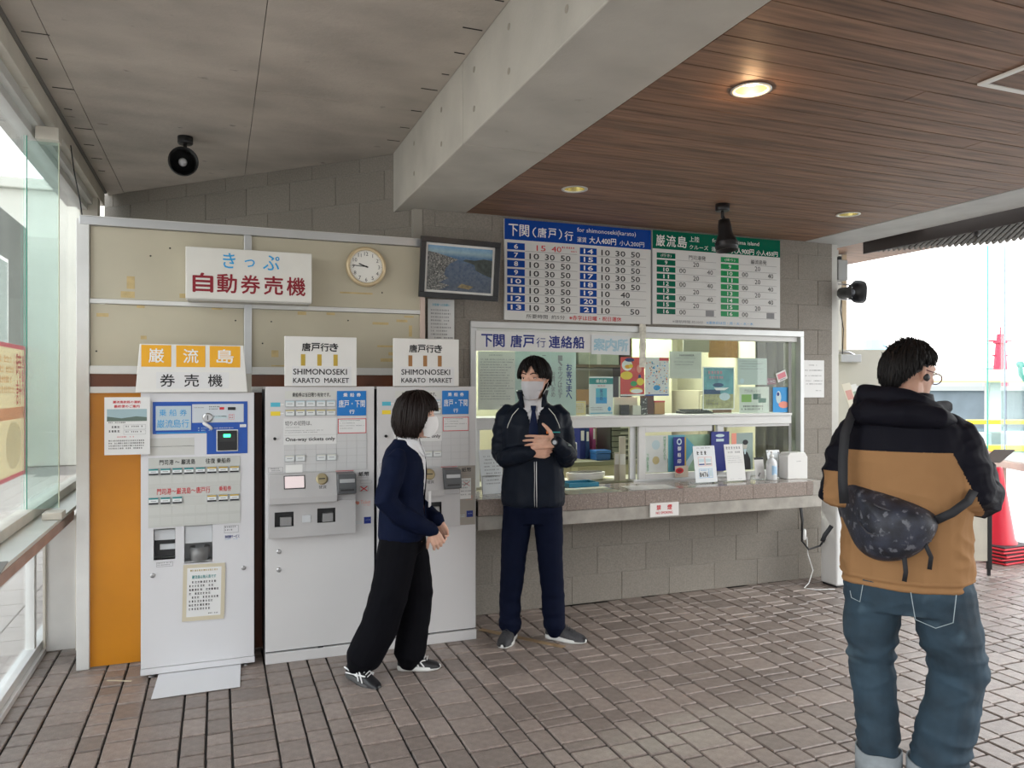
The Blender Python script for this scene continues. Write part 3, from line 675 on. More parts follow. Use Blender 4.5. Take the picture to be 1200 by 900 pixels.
bx('lower_strip', mat('taupe_panel', (.34, .31, .27), .4), m3, .49, .603, -.0008, 0, .70, 1.062, label='taupe panel beside the bill acceptor')

# signs standing on the machines
def stand_sign(x0, x1, z0, z1, lab, lean=.0):
    t = thing('sign_board', lab, 'sign', (x0, 4.475, z0))
    return t, x1-x0, z1-z0
sg_m = mat('white_sign_board', (.78, .77, .74), .4, var=.03)
t, w, h = stand_sign(-.40, .155, 1.515, 1.77, 'white sign with three orange squares and black kanji on the leftmost ticket machine')
MB().prism([(0, 0), (w, 0), (w-.02, h), (.02, h)], -.015, .02).build('board', sg_m, t, .003)
MB().box(.05, w-.05, .02, .12, 0, .008).build('base_plate', sg_m, t)
i = Ink(-.0155)
for a, c, ch in ((.028, .172, '巌'), (.196, .34, '流'), (.362, .518, '島')):
    i.rect(a, c, .135, .25, ink['orange']); i.text(ch, a+.035, c-.035, .157, .232, ink['white'], .012, dy=.0006)
for n_, ch in enumerate('券売機'): i.text(ch, .118+n_*.118, .118+n_*.118+.072, .03, .096, ink['black'], .012, dy=.0006)
i.rect(.1, .46, .02, .108, mat('print_white_patch', (.74, .74, .74), .5)); i.build(t, 'lettering')
def market_sign(x0, x1, z0, z1, lab, cx, glare=0):
    t, w, h = stand_sign(x0, x1, z0, z1, lab); t['group'] = 'white market signs on the tall machines'
    MB().box(0, w, -.012, .012, 0, h).build('board', sg_m, t, .003); MB().box(.05, w-.05, .012, .1, 0, .008).build('base_plate', sg_m, t)
    i = Ink(-.0125)
    for n_, ch in enumerate('唐戸行き'): i.text(ch, w*.235+n_*.051, w*.235+n_*.051+.047, h-.082, h-.037, ink['black'], .03)
    for n_ in range(3): i.rect(w*.22+n_*(w*.225), w*.22+n_*(w*.225)+.024, h-.165, h-.1, cx)
    i.rect(.04, w-.03, .004, h-.168, mat('print_white_patch', (.74, .74, .74), .5))
    i.text('SHIMONOSEKI', w*.115, w*.86, h-.215, h-.183, ink['black'], .02, dy=.0005); i.text('KARATO  MARKET', w*.115, w*.89, h-.262, h-.234, ink['black'], .02, dy=.0005)
    i.build(t, 'lettering'); return t
market_sign(.352, .752, 1.547, 1.828, 'white market sign with three dull yellow bars, standing on the middle ticket machine', ink['ochre'])
market_sign(.968, 1.368, 1.547, 1.83, 'white market sign with three orange-brown bars, on the machine behind the woman', ink['brown'])
# papers taped on and beside machine 1
n1 = thing('notice', 'notice with red heading and sea photo, over the left edge of the leftmost machine', 'notice', (-.545, 4.468, 1.19), rot=(0, 0, R(-2)))
bx('sheet', paper, n1, 0, .215, -.002, 0, 0, .30)
i = Ink(-.0022); i.text('巌流島航路の運航', .04, .17, .268, .282, ink['red'], .02); i.text('最終便のご案内', .045, .165, .245, .26, ink['red'], .02)
i.rect(.012, .2, .175, .238, mat('print_sky_grey', (.35, .48, .52), .6)); i.poly([(.012, .175), (.2, .175), (.2, .195), (.15, .2), (.08, .19), (.012, .2)], mat('print_shore', (.12, .17, .14), .6), .0005)
i.fine(.02, .1, .16, .172, 1, ink['black']); i.frame(.09, .195, .132, .156, .001, ink['grey']); i.frame(.09, .195, .105, .128, .001, ink['grey']); i.fine(.1, .19, .137, .152, 1, ink['black']); i.fine(.1, .19, .11, .124, 1, ink['black']); i.fine(.02, .085, .108, .152, 2, ink['black'])
i.fine(.06, .15, .085, .097, 1, ink['red']); i.fine(.02, .195, .025, .078, 4, ink['black'], .6, .1); i.build(n1)
n2 = thing('notice', 'notice with teal heading held by yellowed tape on the lower front of the leftmost machine', 'notice', (-.176, 4.477, .285), rot=(0, R(1.2), 0))
bx('sheet', paper, n2, .018, .192, -.002, 0, .022, .285)
tq = mat('yellowed_clear_tape', (.62, .56, .42), .35)
for a in ((0, .21, .285, .303), (0, .21, .0, .022), (0, .02, .022, .285), (.192, .212, .022, .285)): bx('tape', tq, n2, a[0], a[1], -.0024, 0, a[2], a[3])
i = Ink(-.0026); i.fine(.035, .175, .262, .276, 1, ink['ochre'], .7, .05); i.text('巌流島は無人島です', .045, .165, .226, .245, ink['teal'], .02); i.fine(.032, .185, .05, .215, 8, ink['black'], .6, .35); i.fine(.13, .18, .028, .04, 1, ink['black']); i.build(n2)
# ================================================================ TIMETABLE BOARDS, PICTURE, NOTICES ON THE WALL
brd = mat('timetable_white', (.70, .70, .68), .25, spec=.3)
hb = mat('timetable_blue', (.008, .06, .32), .2, spec=.3); hg = mat('timetable_green', (.002, .13, .075), .2, spec=.3)
lnm = mat('rule_line', (.3, .3, .3), .6)
tb = thing('timetable_board', 'wide timetable board with a blue header band, left of the green headed one', 'timetable', (1.826, 4.90, 2.0))
bx('board', brd, tb, 0, 1.147, 0, .018, 0, .69, .001)
H = .69
def zf(f): return H*(1-f)
i = Ink(-.0005)
i.rect(0, 1.147, zf(.205), H, hb)
d_ = .0006
for n_, (a, c, ch) in enumerate([(.03, .098, '下'), (.11, .18, '関')]): i.text(ch, a, c, .575, .655, ink['white'], .012, dy=d_)
i.text('（', .205, .235, .575, .645, ink['white'], dy=d_)
for a, c, ch in [(.245, .31, '唐'), (.325, .385, '戸')]: i.text(ch, a, c, .578, .645, ink['white'], .012, dy=d_)
i.text('）', .405, .43, .575, .645, ink['white'], dy=d_); i.text('行', .45, .515, .57, .635, ink['white'], .012, dy=d_)
i.text('for shimonoseki(karato)', .547, 1.02, .628, .668, ink['white'], dy=d_)
i.text('運賃', .547, .62, .565, .602, ink['white'], dy=d_); i.text('大人400円', .643, .857, .562, .61, ink['white'], .02, dy=d_); i.text('小人200円', .886, 1.09, .562, .60, ink['white'], dy=d_)
rows1 = [(h, '10 30 50') for h in range(7, 14)]
for r_ in range(8):
    zt = zf(.235+r_*.0862); zb = zt-.047
    i.rect(.019, .149, zb, zt, hb); s_ = str(6+r_)
    w_ = .028 if len(s_) == 1 else .075
    i.text(s_, .084-w_/2, .084+w_/2, zb+.008, zt-.008, ink['white'], .014, dy=d_)
    i.rect(.151, .549, zb-.007, zb-.004, lnm)
    if r_ == 0:
        i.text('15', .237, .305, zb+.002, zt-.006, ink['red']); i.text('40', .35, .425, zb+.002, zt-.006, ink['red']); i.fine(.43, .545, zb+.02, zt, 1, ink['red']); i.fine(.50, .545, zb, zb+.02, 1, ink['red'])
    else:
        for a, c, q in ((.184, .255, '10'), (.3, .373, '30'), (.42, .495, '50')): i.text(q, a, c, zb+.002, zt-.006, ink['black'], .012)
    zt -= .0; i.rect(.569, .702, zb, zt, hb); i.text(str(14+r_), .60, .672, zb+.008, zt-.008, ink['white'], .014, dy=d_); i.rect(.704, 1.107, zb-.007, zb-.004, lnm)
    cols = [(.74, .807, '10'), (.854, .933, '30'), (.981, 1.055, '50')] if r_ < 5 else ([(.74, .807, '10'), (.896, .97, '40')] if r_ < 7 else [(.74, .807, '10'), (.975, 1.05, '50')])
    for a, c, q in cols: i.text(q, a, c, zb+.002, zt-.006, ink['black'], .012)
i.text('所要時間', .16, .32, .014, .043, ink['black']); i.text('約5分', .35, .452, .014, .043, ink['black']); i.text('※赤字は日曜・祝日運休', .487, .901, .012, .045, ink['red'], .012)
i.build(tb, 'lettering')
tg = thing('timetable_board', 'timetable board with a green header band, beside the blue headed one', 'timetable', (2.987, 4.90, 2.005))
bx('board', brd, tg, 0, 1.16, 0, .018, 0, .69, .001); bx('edge_strip', lnm, tg, -.008, -.001, -.003, .018, 0, .69)
i = Ink(-.0005); i.rect(0, 1.16, zf(.195), H, hg)
for a, c, ch in ((.03, .105, '巌'), (.118, .198, '流'), (.215, .295, '島')): i.text(ch, a, c, .575, .66, ink['white'], .012, dy=d_)
i.text('上陸', .318, .405, .625, .665, ink['white'], dy=d_); i.text('クルーズ', .318, .486, .57, .603, ink['white'], dy=d_)
i.text('for ganryu-jima island', .522, .956, .625, .662, ink['white'], dy=d_); i.text('運賃', .516, .60, .565, .6, ink['white'], dy=d_); i.text('(往復)', .605, .685, .568, .594, ink['white'], dy=d_); i.text('大人900円', .696, .907, .56, .605, ink['white'], .015, dy=d_); i.text('小人450円', .929, 1.135, .56, .6, ink['white'], .015, dy=d_)
lg = mat('timetable_light_green', (.02, .30, .10), .2, spec=.3)
for r_ in range(9):
    zt = zf(.235+r_*.0748); zb = zt-.04
    for a, c, mm, tx_, t2 in ((.035, .196, hg, .203, .558), (.6, .765, lg, .768, 1.126)):
        i.rect(a, c, zb, zt, mm); i.rect(tx_, t2, zb-.009, zb-.0065, lnm)
        if r_ == 0:
            i.text('(行き)' if a < .3 else '(帰り)', a+.035, c-.035, zb+.008, zt-.008, ink['white'], dy=d_); i.text('門司港発' if a < .3 else '巌流島発', tx_+.11, tx_+.26, zb+.001, zt-.004, ink['black'], .01)
        else:
            s_ = str(8+r_); w_ = .022 if len(s_) == 1 else .046
            i.text(s_, (a+c)/2-w_/2, (a+c)/2+w_/2, zb+.006, zt-.006, ink['white'], .012, dy=d_)
            if r_ % 2: i.text('20', tx_+.148, tx_+.2, zb+.001, zt-.004, ink['black'])
            else:
                i.text('00', tx_+.027, tx_+.083, zb+.001, zt-.004, ink['black'])
                if r_ < 8: i.text('40', tx_+.273, tx_+.324, zb+.001, zt-.004, ink['black'])
                else: i.rect(tx_+.26, tx_+.335, zb-.005, zt, ink['grey'])
i.text('※運航時間 約10分', .17, .44, .012, .034, ink['grey']); i.text('※運休日は日・月・火・水・木', .47, .90, .012, .034, ink['sky']); i.build(tg, 'lettering')

# framed aerial photograph, tilted forward
pf = thing('framed_picture', 'black framed aerial photograph of a blue strait between hills', 'picture', (1.18, 4.725, 2.11), rot=(R(5), R(1.2), 0))
fm = mat('black_picture_frame', (.012, .012, .014), .25)
for nm_, a in (('frame', (0, .53, 0, .035)), ('frame', (0, .53, .345, .38)), ('frame', (0, .035, .035, .345)), ('frame', (.495, .53, .035, .345))): bx(nm_, fm, pf, a[0], a[1], -.022, .0, a[2], a[3], .002)
bx('mat_board', mat('picture_mount', (.7, .69, .66), .4), pf, .035, .495, -.006, -.002, .035, .345)
def photo_mat():
    m = bpy.data.materials.new('printed_strait_view'); m.use_nodes = True; t = m.node_tree; b = t.nodes['Principled BSDF']; b.inputs['Roughness'].default_value = .25
    tc = nn(t, 'ShaderNodeTexCoord'); sp = nn(t, 'ShaderNodeSeparateXYZ'); t.links.new(tc.outputs['Object'], sp.inputs[0])
    rp = nn(t, 'ShaderNodeValToRGB'); mr = nn(t, 'ShaderNodeMapRange'); mr.inputs[1].default_value = .06; mr.inputs[2].default_value = .325
    t.links.new(sp.outputs['Z'], mr.inputs[0]); t.links.new(mr.outputs[0], rp.inputs[0])
    e = rp.color_ramp.elements; e[0].position = 0; e[0].color = (.012, .035, .075, 1); e[1].position = 1; e[1].color = (.12, .3, .5, 1)
    for p, c in ((.62, (.012, .05, .12)), (.78, (.02, .12, .26)), (.88, (.22, .36, .42))): q = e.new(p); q.color = (*c, 1)
    no = nn(t, 'ShaderNodeTexNoise'); no.inputs['Scale'].default_value = 60; t.links.new(tc.outputs['Object'], no.inputs[0])
    mx = nn(t, 'ShaderNodeMix', data_type='RGBA'); mx.inputs[0].default_value = .12; t.links.new(rp.outputs[0], mx.inputs[6]); t.links.new(no.outputs[0], mx.inputs[7]); t.links.new(mx.outputs[2], b.inputs['Base Color'])
    return m
bx('photo', photo_mat(), pf, .05, .48, -.0075, -.006, .05, .33)
town = mat('printed_town', (.12, .125, .12), .3, var=.9, scale=90, dark=((.45, .43, .4), 160, .56)); hill = mat('printed_hill', (.035, .05, .045), .3, var=.6, scale=40)
i = Ink(-.0078); i.poly([(.05, .05), (.05, .29), (.1, .285), (.2, .262), (.25, .25), (.2, .225), (.17, .19), (.16, .15), (.19, .13), (.13, .1), (.2, .085), (.13, .05)], town)
i.poly([(.48, .15), (.48, .26), (.42, .265), (.36, .252), (.3, .255), (.28, .245), (.36, .225), (.37, .19), (.43, .165)], hill); i.poly([(.25, .075), (.33, .065), (.36, .085), (.28, .10)], mat('printed_island', (.22, .17, .08), .3, var=.5, scale=60)); i.build(pf, 'printed_land')
for x in (.15, .38): MB().tube([(x, .0, .30), (x, .17, .36)], .003, 6).build('hanging_wire', steel, pf)
nt = thing('notice', 'narrow white notice with teal heading below the framed picture', 'notice', (1.29, 4.90, 1.80)); bx('sheet', paper, nt, 0, .18, 0, .002, 0, .32)
i = Ink(-.0001); i.text('お客様へのお願い', .03, .15, .275, .292, ink['cyan'], .012); i.fine(.02, .165, .05, .255, 9, ink['grey'], .5); i.text('関門汽船株式会社', .06, .15, .015, .03, ink['black']); i.build(nt)
nt = thing('notice', 'white typed notice taped to the stone wall right of the ticket window', 'notice', (4.385, 4.915, 1.455)); bx('sheet', paper, nt, 0, .215, -.002, 0, 0, .30)
i = Ink(-.0021); i.fine(.06, .15, .25, .265, 1, ink['grey']); i.fine(.02, .2, .2, .225, 1, ink['grey'], .4); i.fine(.02, .19, .16, .18, 1, ink['grey'], .4); i.fine(.03, .2, .09, .14, 2, ink['grey'], .4); i.fine(.13, .19, .045, .06, 1, ink['grey']); i.build(nt)

# ================================================================ TICKET WINDOW
w2 = thing('window_2', '', ''); del w2['label']; del w2['category']; w2['kind'] = 'structure'
sash = mat('silver_sash', (.66, .67, .67), .35, metal=.45, var=.05); wht = mat('white_sash', (.76, .76, .75), .4, var=.05, scale=5)
bx('frame_head', sash, w2, 1.585, 4.385, 4.90, 5.02, 1.94, 1.985, .003); bx('head_track', alu_w, w2, 1.63, 4.34, 4.925, 5.0, 1.90, 1.94, .002)
bx('frame_jamb', sash, w2, 1.585, 1.625, 4.90, 5.02, .845, 1.94, .003); bx('frame_jamb', sash, w2, 4.35, 4.385, 4.90, 5.02, .845, 1.94, .003)
bx('inner_jamb', mat('dark_sash', (.2, .2, .19), .4, metal=.4), w2, 4.265, 4.295, 4.94, 5.0, .845, 1.90, .002)
bx('transom', wht, w2, 1.625, 4.27, 4.915, 5.03, 1.25, 1.315, .003); bx('transom_cap', wht, w2, 1.625, 4.27, 4.905, 5.20, 1.315, 1.333, .002)
bx('fixed_side', glass('smoky_side_glass', (.7, .74, .72), .1), w2, 4.295, 4.35, 4.955, 4.96, .86, 1.90)
for a, c, mm in ((2.835, 2.885, 'grey'), (2.89, 2.945, 'white'), (3.53, 3.575, 'dark'), (3.58, 3.635, 'white'), (1.63, 1.66, 'white')):
    bx('mullion', {'grey': sash, 'white': wht, 'dark': mat('dark_sash', (.2, .2, .19), .4, metal=.4)}[mm], w2, a, c, 4.93 if mm == 'white' else 4.965, 4.96 if mm == 'white' else 4.99, .86, 1.25, .002)
for a, c in ((2.945, 3.53), (3.635, 4.265)):
    bx('sash_rail', wht, w2, a, c, 4.93, 4.96, .86, .885 if a > 3 else .9, .002); bx('sash_rail', wht, w2, a, c, 4.93, 4.96, 1.205 if a < 3 else 1.23, 1.25, .002)
    bx('pane', clear_glass, w2, a, c, 4.943, 4.947, .885, 1.24)
bx('sill_track', sash, w2, 2.84, 4.35, 4.92, 5.0, .845, .86, .002)
tpane = glass('teal_float_glass', (.955, .985, .975), .09)
for a, c in ((1.625, 2.50), (2.505, 3.39), (3.395, 4.265)): bx('pane', tpane, w2, a, c, 4.958, 4.963, 1.333, 1.90)

banner = thing('window_banner', 'long white banner with navy kanji over the left of the ticket window', 'banner', (1.618, 4.893, 1.785))
bx('strip', mat('white_banner', (.76, .76, .75), .4), banner, 0, 1.16, 0, .004, 0, .135, .001)
i = Ink(-.0002)
for ch, a, c in (('下', .04, .118), ('関', .125, .205), ('唐', .25, .332), ('戸', .342, .425)): i.text(ch, a, c, .028, .112, ink['navy'], .03)
i.text('行', .44, .51, .03, .098, ink['navy'], .01)
for ch, a, c in (('連', .535, .62), ('絡', .628, .713), ('船', .722, .808)): i.text(ch, a, c, .028, .112, ink['navy'], .03)
i.build(banner, 'lettering')
an = thing('window_sign', 'small sign with outlined pale blue kanji at the right end of the banner', 'sign', (2.478, 4.886, 1.775), rot=(0, R(.8), 0))
bx('sheet', mat('pale_sheet', (.72, .76, .78), .4), an, 0, .31, 0, .003, 0, .135)
i = Ink(-.0002)
for n_, ch in enumerate('案内所'): i.text(ch, .02+n_*.094, .02+n_*.094+.086, .028, .112, ink['cyan'], .03); i.text(ch, .02+n_*.094, .02+n_*.094+.086, .028, .112, mat('ink_pale_sky', (.5, .66, .75), .5), 0, dy=.0006)
i.build(an, 'lettering')
vs_ = thing('paper_strip', 'narrow crumpled white paper strip hanging over the window head', 'paper', (2.868, 4.885, 1.70)); b = MB()
for q in range(9): b.add([(0, .003*math.sin(q*1.7), .30-q*.035), (.055, .003*math.cos(q*2.1), .30-q*.035), (.055, .003*math.cos((q+1)*2.1), .30-(q+1)*.035), (0, .003*math.sin((q+1)*1.7), .30-(q+1)*.035)], [(0, 3, 2, 1)])
b.build('sheet', mat('crumpled_paper', (.74, .72, .62), .5, var=.3, scale=30), vs_)

def sheet(label, cat, x, z, w, h, y, colm=None, name='poster', rot=None, group=None, th=.0015):
    t = thing(name, label, cat, (x, y, z), rot=rot or (0, 0, 0), group=group); bx('sheet', colm or paper, t, 0, w, 0, th, 0, h); return t
# panels behind the upper left glass
t = sheet('yellowish white notice sheet behind the upper left glass, its text in long rows', 'notice', 1.66, 1.385, .27, .40, 4.9685, mat('warm_paper', (.72, .70, .64), .6)); i = Ink(-.0001)
i.fine(.08, .19, .365, .38, 1, ink['grey']); i.fine(.015, .255, .06, .35, 16, ink['grey'], .42, .3); i.fine(.16, .25, .02, .035, 1, ink['grey']); i.build(t)
t = sheet('pale green panel with vertical Japanese notices behind the seat side of the man', 'panel', 1.93, 1.335, .47, .46, 4.972, mat('pale_green_panel', (.50, .62, .57), .4, var=.05)); t['label'] = 'pale green vertical text panel behind the man in the black jacket'; t['category'] = 'notice'
i = Ink(-.0001); i.col('お客さまへ', .415, .37, .047, .045, .004, ink['navy'], .02); i.col('一、キップは必ず', .345, .43, .038, .034, .0, ink['grey'], .012); i.col('お買い求め', .29, .315, .036, .032, .0, ink['grey'], .012); i.col('二、下さい', .22, .43, .038, .034, 0, ink['grey'], .012); i.col('一、', .13, .43, .038, .034, 0, ink['grey'], .012); i.rect(.27, .272, 0, .46, ink['pale']); i.rect(.44, .442, .35, .46, ink['pale']); i.build(t)
t = sheet('yellow edged card on the transom beside the green headed poster', 'card', 2.388, 1.336, .10, .105, 4.99, mat('straw_card', (.66, .58, .38), .5), 'small_card'); i = Ink(-.0001); i.frame(.01, .09, .01, .095, .003, ink['yellow']); i.fine(.02, .08, .04, .08, 3, ink['ochre']); i.build(t)
t = sheet('poster with teal header and blue sea picture standing on the transom', 'poster', 2.505, 1.336, .195, .28, 4.975, mat('glossy_white_print', (.72, .77, .77), .3)); i = Ink(-.0001)
i.rect(0, .195, .225, .27, ink['teal']); i.text('乗船券', .055, .145, .235, .26, ink['white'], .01, dy=.0005); i.text('販売中', .07, .13, .205, .219, ink['red']); i.rect(.055, .145, .085, .195, ink['cyan']); i.rect(.055, .145, .085, .13, ink['sky'], .0004); i.col('巌流島', .1, .19, .026, .026, .002, ink['navy'], .01) ; i.disc(.165, .045, .014, .017, ink['sky']); i.rect(.01, .19, .012, .018, ink['cyan']); i.fine(.015, .12, .03, .06, 2, ink['grey']); i.build(t)
t = sheet('red poster with yellow and white speech shapes in the upper window', 'poster', 2.759, 1.475, .20, .285, 4.968, mat('red_print', (.66, .05, .04), .4)); i = Ink(-.0001)
for x, z, a, c, m_ in [(.055, .225, .045, .04, 'white'), (.05, .15, .05, .03, 'yellow'), (.165, .105, .03, .028, 'yellow'), (.13, .04, .055, .022, 'yellow'), (.135, .035, .05, .016, 'white'), (.075, .265, .04, .014, 'navy'), (.155, .2, .02, .03, 'salmon'), (.11, .09, .028, .02, 'lgreen'), (.16, .14, .012, .02, 'navy'), (.06, .215, .025, .014, 'orange'), (.085, .22, .018, .014, 'yellow')]: i.disc(x, z, a, c, ink[m_], dy=.0002*x*5)
i.rect(0, .2, 0, .012, ink['white']); i.fine(.01, .1, .002, .01, 1, ink['navy']); i.build(t)
t = sheet('white poster of tiny scattered pictures beside the red poster', 'poster', 2.966, 1.475, .205, .285, 4.968); rg = random.Random(5); i = Ink(-.0001)
i.rect(.12, .205, .262, .285, ink['red']); i.rect(0, .205, 0, .01, ink['blue'])
for q in range(90): i.disc(rg.uniform(.01, .195), rg.uniform(.02, .255), rg.uniform(.003, .008), rg.uniform(.003, .007), ink[rg.choice(['sky', 'red', 'salmon', 'grey', 'navy', 'cyan', 'orange', 'black', 'pale', 'pale'])], n=6)
i.disc(.1, .06, .03, .02, ink['sky']); i.text('TOWN', .05, .14, .165, .18, ink['grey']) if False else None; i.build(t)
t = sheet('translucent cream notice with a grey heading hung high in the window', 'notice', 3.175, 1.605, .285, .205, 4.968, mat('cream_notice', (.62, .65, .56), .6)); i = Ink(-.0001)
i.text('HANARIA', .09, .22, .168, .184, ink['black']); i.fine(.06, .25, .148, .158, 1, ink['grey']); i.fine(.04, .25, .09, .13, 2, ink['grey'], .4); i.build(t)
t = sheet('blue green poster of a boat on the sea in the window', 'poster', 3.473, 1.365, .29, .33, 4.968, mat('boat_print', (.12, .38, .42), .35, var=.4, scale=14)); i = Ink(-.0001)
i.frame(0, .29, 0, .33, .008, ink['white']); i.rect(.008, .282, .008, .12, mat('print_khaki', (.42, .42, .2), .4, var=.3, scale=30)); i.rect(.008, .16, .12, .155, ink['dsea']); i.poly([(.12, .15), (.2, .15), (.24, .17), (.1, .17)], ink['white'], .0004); i.disc(.14, .19, .05, .016, ink['dsea']); i.disc(.2, .1, .05, .03, ink['pale'], .0003); i.fine(.05, .19, .27, .3, 1, ink['pink'], .8); i.fine(.06, .2, .235, .26, 1, ink['pink'], .8); i.fine(.03, .15, .03, .08, 2, ink['grey'], .7); i.build(t)
t = sheet('grey green typed notice in the window above the landscape leaflet', 'notice', 3.796, 1.557, .28, .21, 4.968, mat('grey_green_sheet', (.52, .60, .56), .5)); i = Ink(-.0001); i.fine(.02, .24, .11, .19, 4, ink['grey'], .35, .4); i.disc(.04, .03, .02, .02, ink['pale']); i.build(t)
t = sheet('leaflet with three green landscape photos standing on the transom', 'poster', 3.811, 1.336, .285, .205, 4.968, mat('leaflet_pale', (.62, .66, .58), .5)); i = Ink(-.0001)
i.rect(.02, .115, .085, .145, ink['lime']); i.rect(.13, .205, .105, .15, mat('print_dusk', (.03, .12, .08), .5)); i.rect(.18, .255, .08, .115, ink['dgreen'], .0003); i.text('門司港レトロ', .05, .2, .16, .185, ink['grey'], .01); i.fine(.02, .24, .015, .06, 2, ink['black'], .6, .1); i.build(t)
t = sheet('bright blue poster with a pink bubble at the right end of the window', 'poster', 4.121, 1.338, .145, .20, 4.952, mat('bright_blue_print', (.02, .3, .68), .4)); i = Ink(-.0001); i.disc(.055, .12, .025, .05, ink['pale']); i.disc(.105, .06, .05, .027, ink['salmon'], .0003); i.disc(.05, .145, .012, .015, ink['navy'], .0003); i.build(t)
t = sheet('small pink and white card stuck tilted over the blue poster', 'card', 4.17, 1.575, .10, .075, 4.948, None, 'small_card', rot=(0, R(-20), 0)); i = Ink(-.0001); i.rect(.01, .09, .02, .062, ink['pink']); i.rect(.02, .08, .008, .014, ink['grey']); i.build(t)
t = sheet('maroon label lettered in white at the window edge behind the leaflets', 'label', 4.04, 1.56, .13, .05, 4.975, mat('maroon_label', (.22, .03, .08), .5), 'paper_label'); i = Ink(-.0001); i.text('レトロ', .045, .12, .012, .038, ink['white'], .01); i.build(t)
t = sheet('brown clipboard lying against the transom under the boat poster', 'board', 3.62, 1.336, .18, .04, 5.05, mat('brown_board', (.25, .11, .06), .5), 'clipboard')
t = thing('keyboard', 'dark flat keyboard lying on the transom shelf', 'keyboard', (3.35, 5.02, 1.334)); MB().prism([(0, 0), (.13, 0), (.13, .022), (0, .008)], 0, .26, 'x').build('case', black_p, t, .002)
for r_ in range(4):
    for c_ in range(11): bx('key', mat('dark_key', (.05, .05, .055), .5), t, .01+c_*.022, .028+c_*.022, .012+r_*.028, .034+r_*.028, .012+r_*.005, .018+r_*.005)
# items standing on the transom shelf behind the glass
def boxy(name, lab, cat, x, y, z, w, d, h, m_, rz=0, bev=.002, lid=None):
    t = thing(name, lab, cat, (x, y, z), rz); bx('body', m_, t, 0, w, 0, d, 0, h, bev)
    if lid: bx('lid', lid, t, -.002, w+.002, -.002, d+.002, h, h+.012, bev)
    return t
boxy('desk_calendar', 'cream desk calendar stand on the transom behind the red poster', 'calendar', 2.735, 5.03, 1.334, .20, .04, .13, mat('cream_card', (.62, .63, .5), .5))
boxy('pen_stand', 'black pen stand on the transom beneath the red poster', 'pen stand', 2.77, 4.98, 1.334, .07, .03, .075, black_p)
boxy('small_box', 'cream carton on the transom below the red poster', 'box', 2.865, 4.975, 1.334, .07, .04, .07, mat('cream_carton', (.66, .65, .55), .6))
boxy('binder', 'dark brown binder upright on the transom below the picture dotted poster', 'binder', 3.0, 5.04, 1.334, .085, .06, .145, mat('brown_binder', (.09, .03, .02), .5))
boxy('small_box', 'red and tan carton right of the brown binder', 'box', 3.09, 5.04, 1.334, .09, .06, .09, mat('tan_carton', (.45, .25, .1), .6), lid=mat('red_lid', (.5, .03, .04), .5))
boxy('photo_card', 'black patterned card leaning by the brown binder', 'card', 2.95, 5.0, 1.334, .055, .01, .125, mat('patterned_black', (.04, .04, .04), .5, dark=((.7, .7, .65), 60, .55)))

# ================================================================ COUNTER
gran = mat('brown_granite_tile', (.27, .215, .185), .35, var=.25, scale=70, rnd=.08, dark=((.5, .44, .4), 210, .60)); conc2 = mat('counter_concrete', (.40, .375, .335), .7, var=.25, scale=9, bump=.3)
ct = thing('counter', 'long stone counter with granite tiled front edge below the ticket window', 'counter', (0, 4.49, 0))
bx('slab', conc2, ct, 1.5, 4.185, .004, .424, .655, .742, .004, label='concrete lower slab')
bx('slab_core', joint_dark, ct, 1.5, 4.10, .006, .424, .742, .835)
bx('end_cap', conc2, ct, 4.10, 4.187, .0, .424, .742, .846, .006, label='paler concrete end block')
xx = 1.5; rg = random.Random(2)
while xx < 4.1:
    w_ = rg.choice([.2, .28, .3, .34]); x2 = min(xx+w_, 4.10)
    bx('tile', gran, ct, xx+.001, x2-.001, -.002, .02, .745, .846, .0015)
    xx = x2
xx = 1.5
while xx < 4.1:
    x2 = min(xx+.45, 4.10); bx('top_tile', mat('polished_granite', (.33, .29, .26), .12, var=.25, scale=60, dark=((.5, .46, .42), 200, .62)), ct, xx+.0008, x2-.0008, .0205, .424, .835, .846, .001); xx = x2
ns = thing('no_smoking_sign', 'small white sign lettered in red on the counter front', 'sign', (2.712, 4.482, .667)); bx('plate', mat('white_sign_plate', (.8, .78, .76), .35), ns, 0, .225, -.003, .006, 0, .092, .001)
i = Ink(-.0032); i.text('禁', .05, .083, .045, .078, ink['red'], .03); i.text('煙', .135, .17, .045, .078, ink['red'], .03); i.text('NO SMOKING', .045, .175, .017, .034, ink['red'], .02); i.build(ns, 'lettering')

# things on the counter, left to right
CZ = .8465
lr = thing('leaflet_rack', 'stack of white leaflets leaning in a clear rack left of the standing man', 'leaflets', (1.60, 4.70, CZ), rot=(0, 0, R(8)))
for q in range(4): MB().box(q*.018, .16+q*.008, -.001, .002, 0, .29-q*.006, M=Matrix.Translation((0, q*.012, 0)) @ Matrix.Rotation(R(-12), 4, 'X')).build('leaflet', mat('leaflet_%d' % q, [(.72, .75, .76), (.6, .55, .45), (.74, .74, .7), (.5, .6, .62)][q], .5), lr)
i = Ink(-.0035); i.fine(.03, .15, .05, .25, 9, ink['grey'], .4)
for k_, (mb, m_) in i.b.items(): mb.v = [tuple(Matrix.Rotation(R(-12), 4, 'X') @ Vector(v)) for v in mb.v]
i.build(lr)
MB().tube([(-.01, -.02, .01), (-.01, -.02, .12), (.17, -.02, .12), (.17, -.02, .01)], .003, 6).build('wire_front', steel, lr)
tr = thing('document_tray', 'shallow teal blue tray on the counter beside the standing man', 'tray', (2.26, 4.79, CZ)); tb_ = mat('teal_tray_plastic', (.02, .2, .32), .35)
b = MB().box(0, .23, 0, .16, 0, .004)
for a in ((0, .23, 0, .006), (0, .23, .154, .16), (0, .006, .006, .154), (.224, .23, .006, .154)): b.box(*a, .004, .03)
b.build('tray_body', tb_, tr, .001)
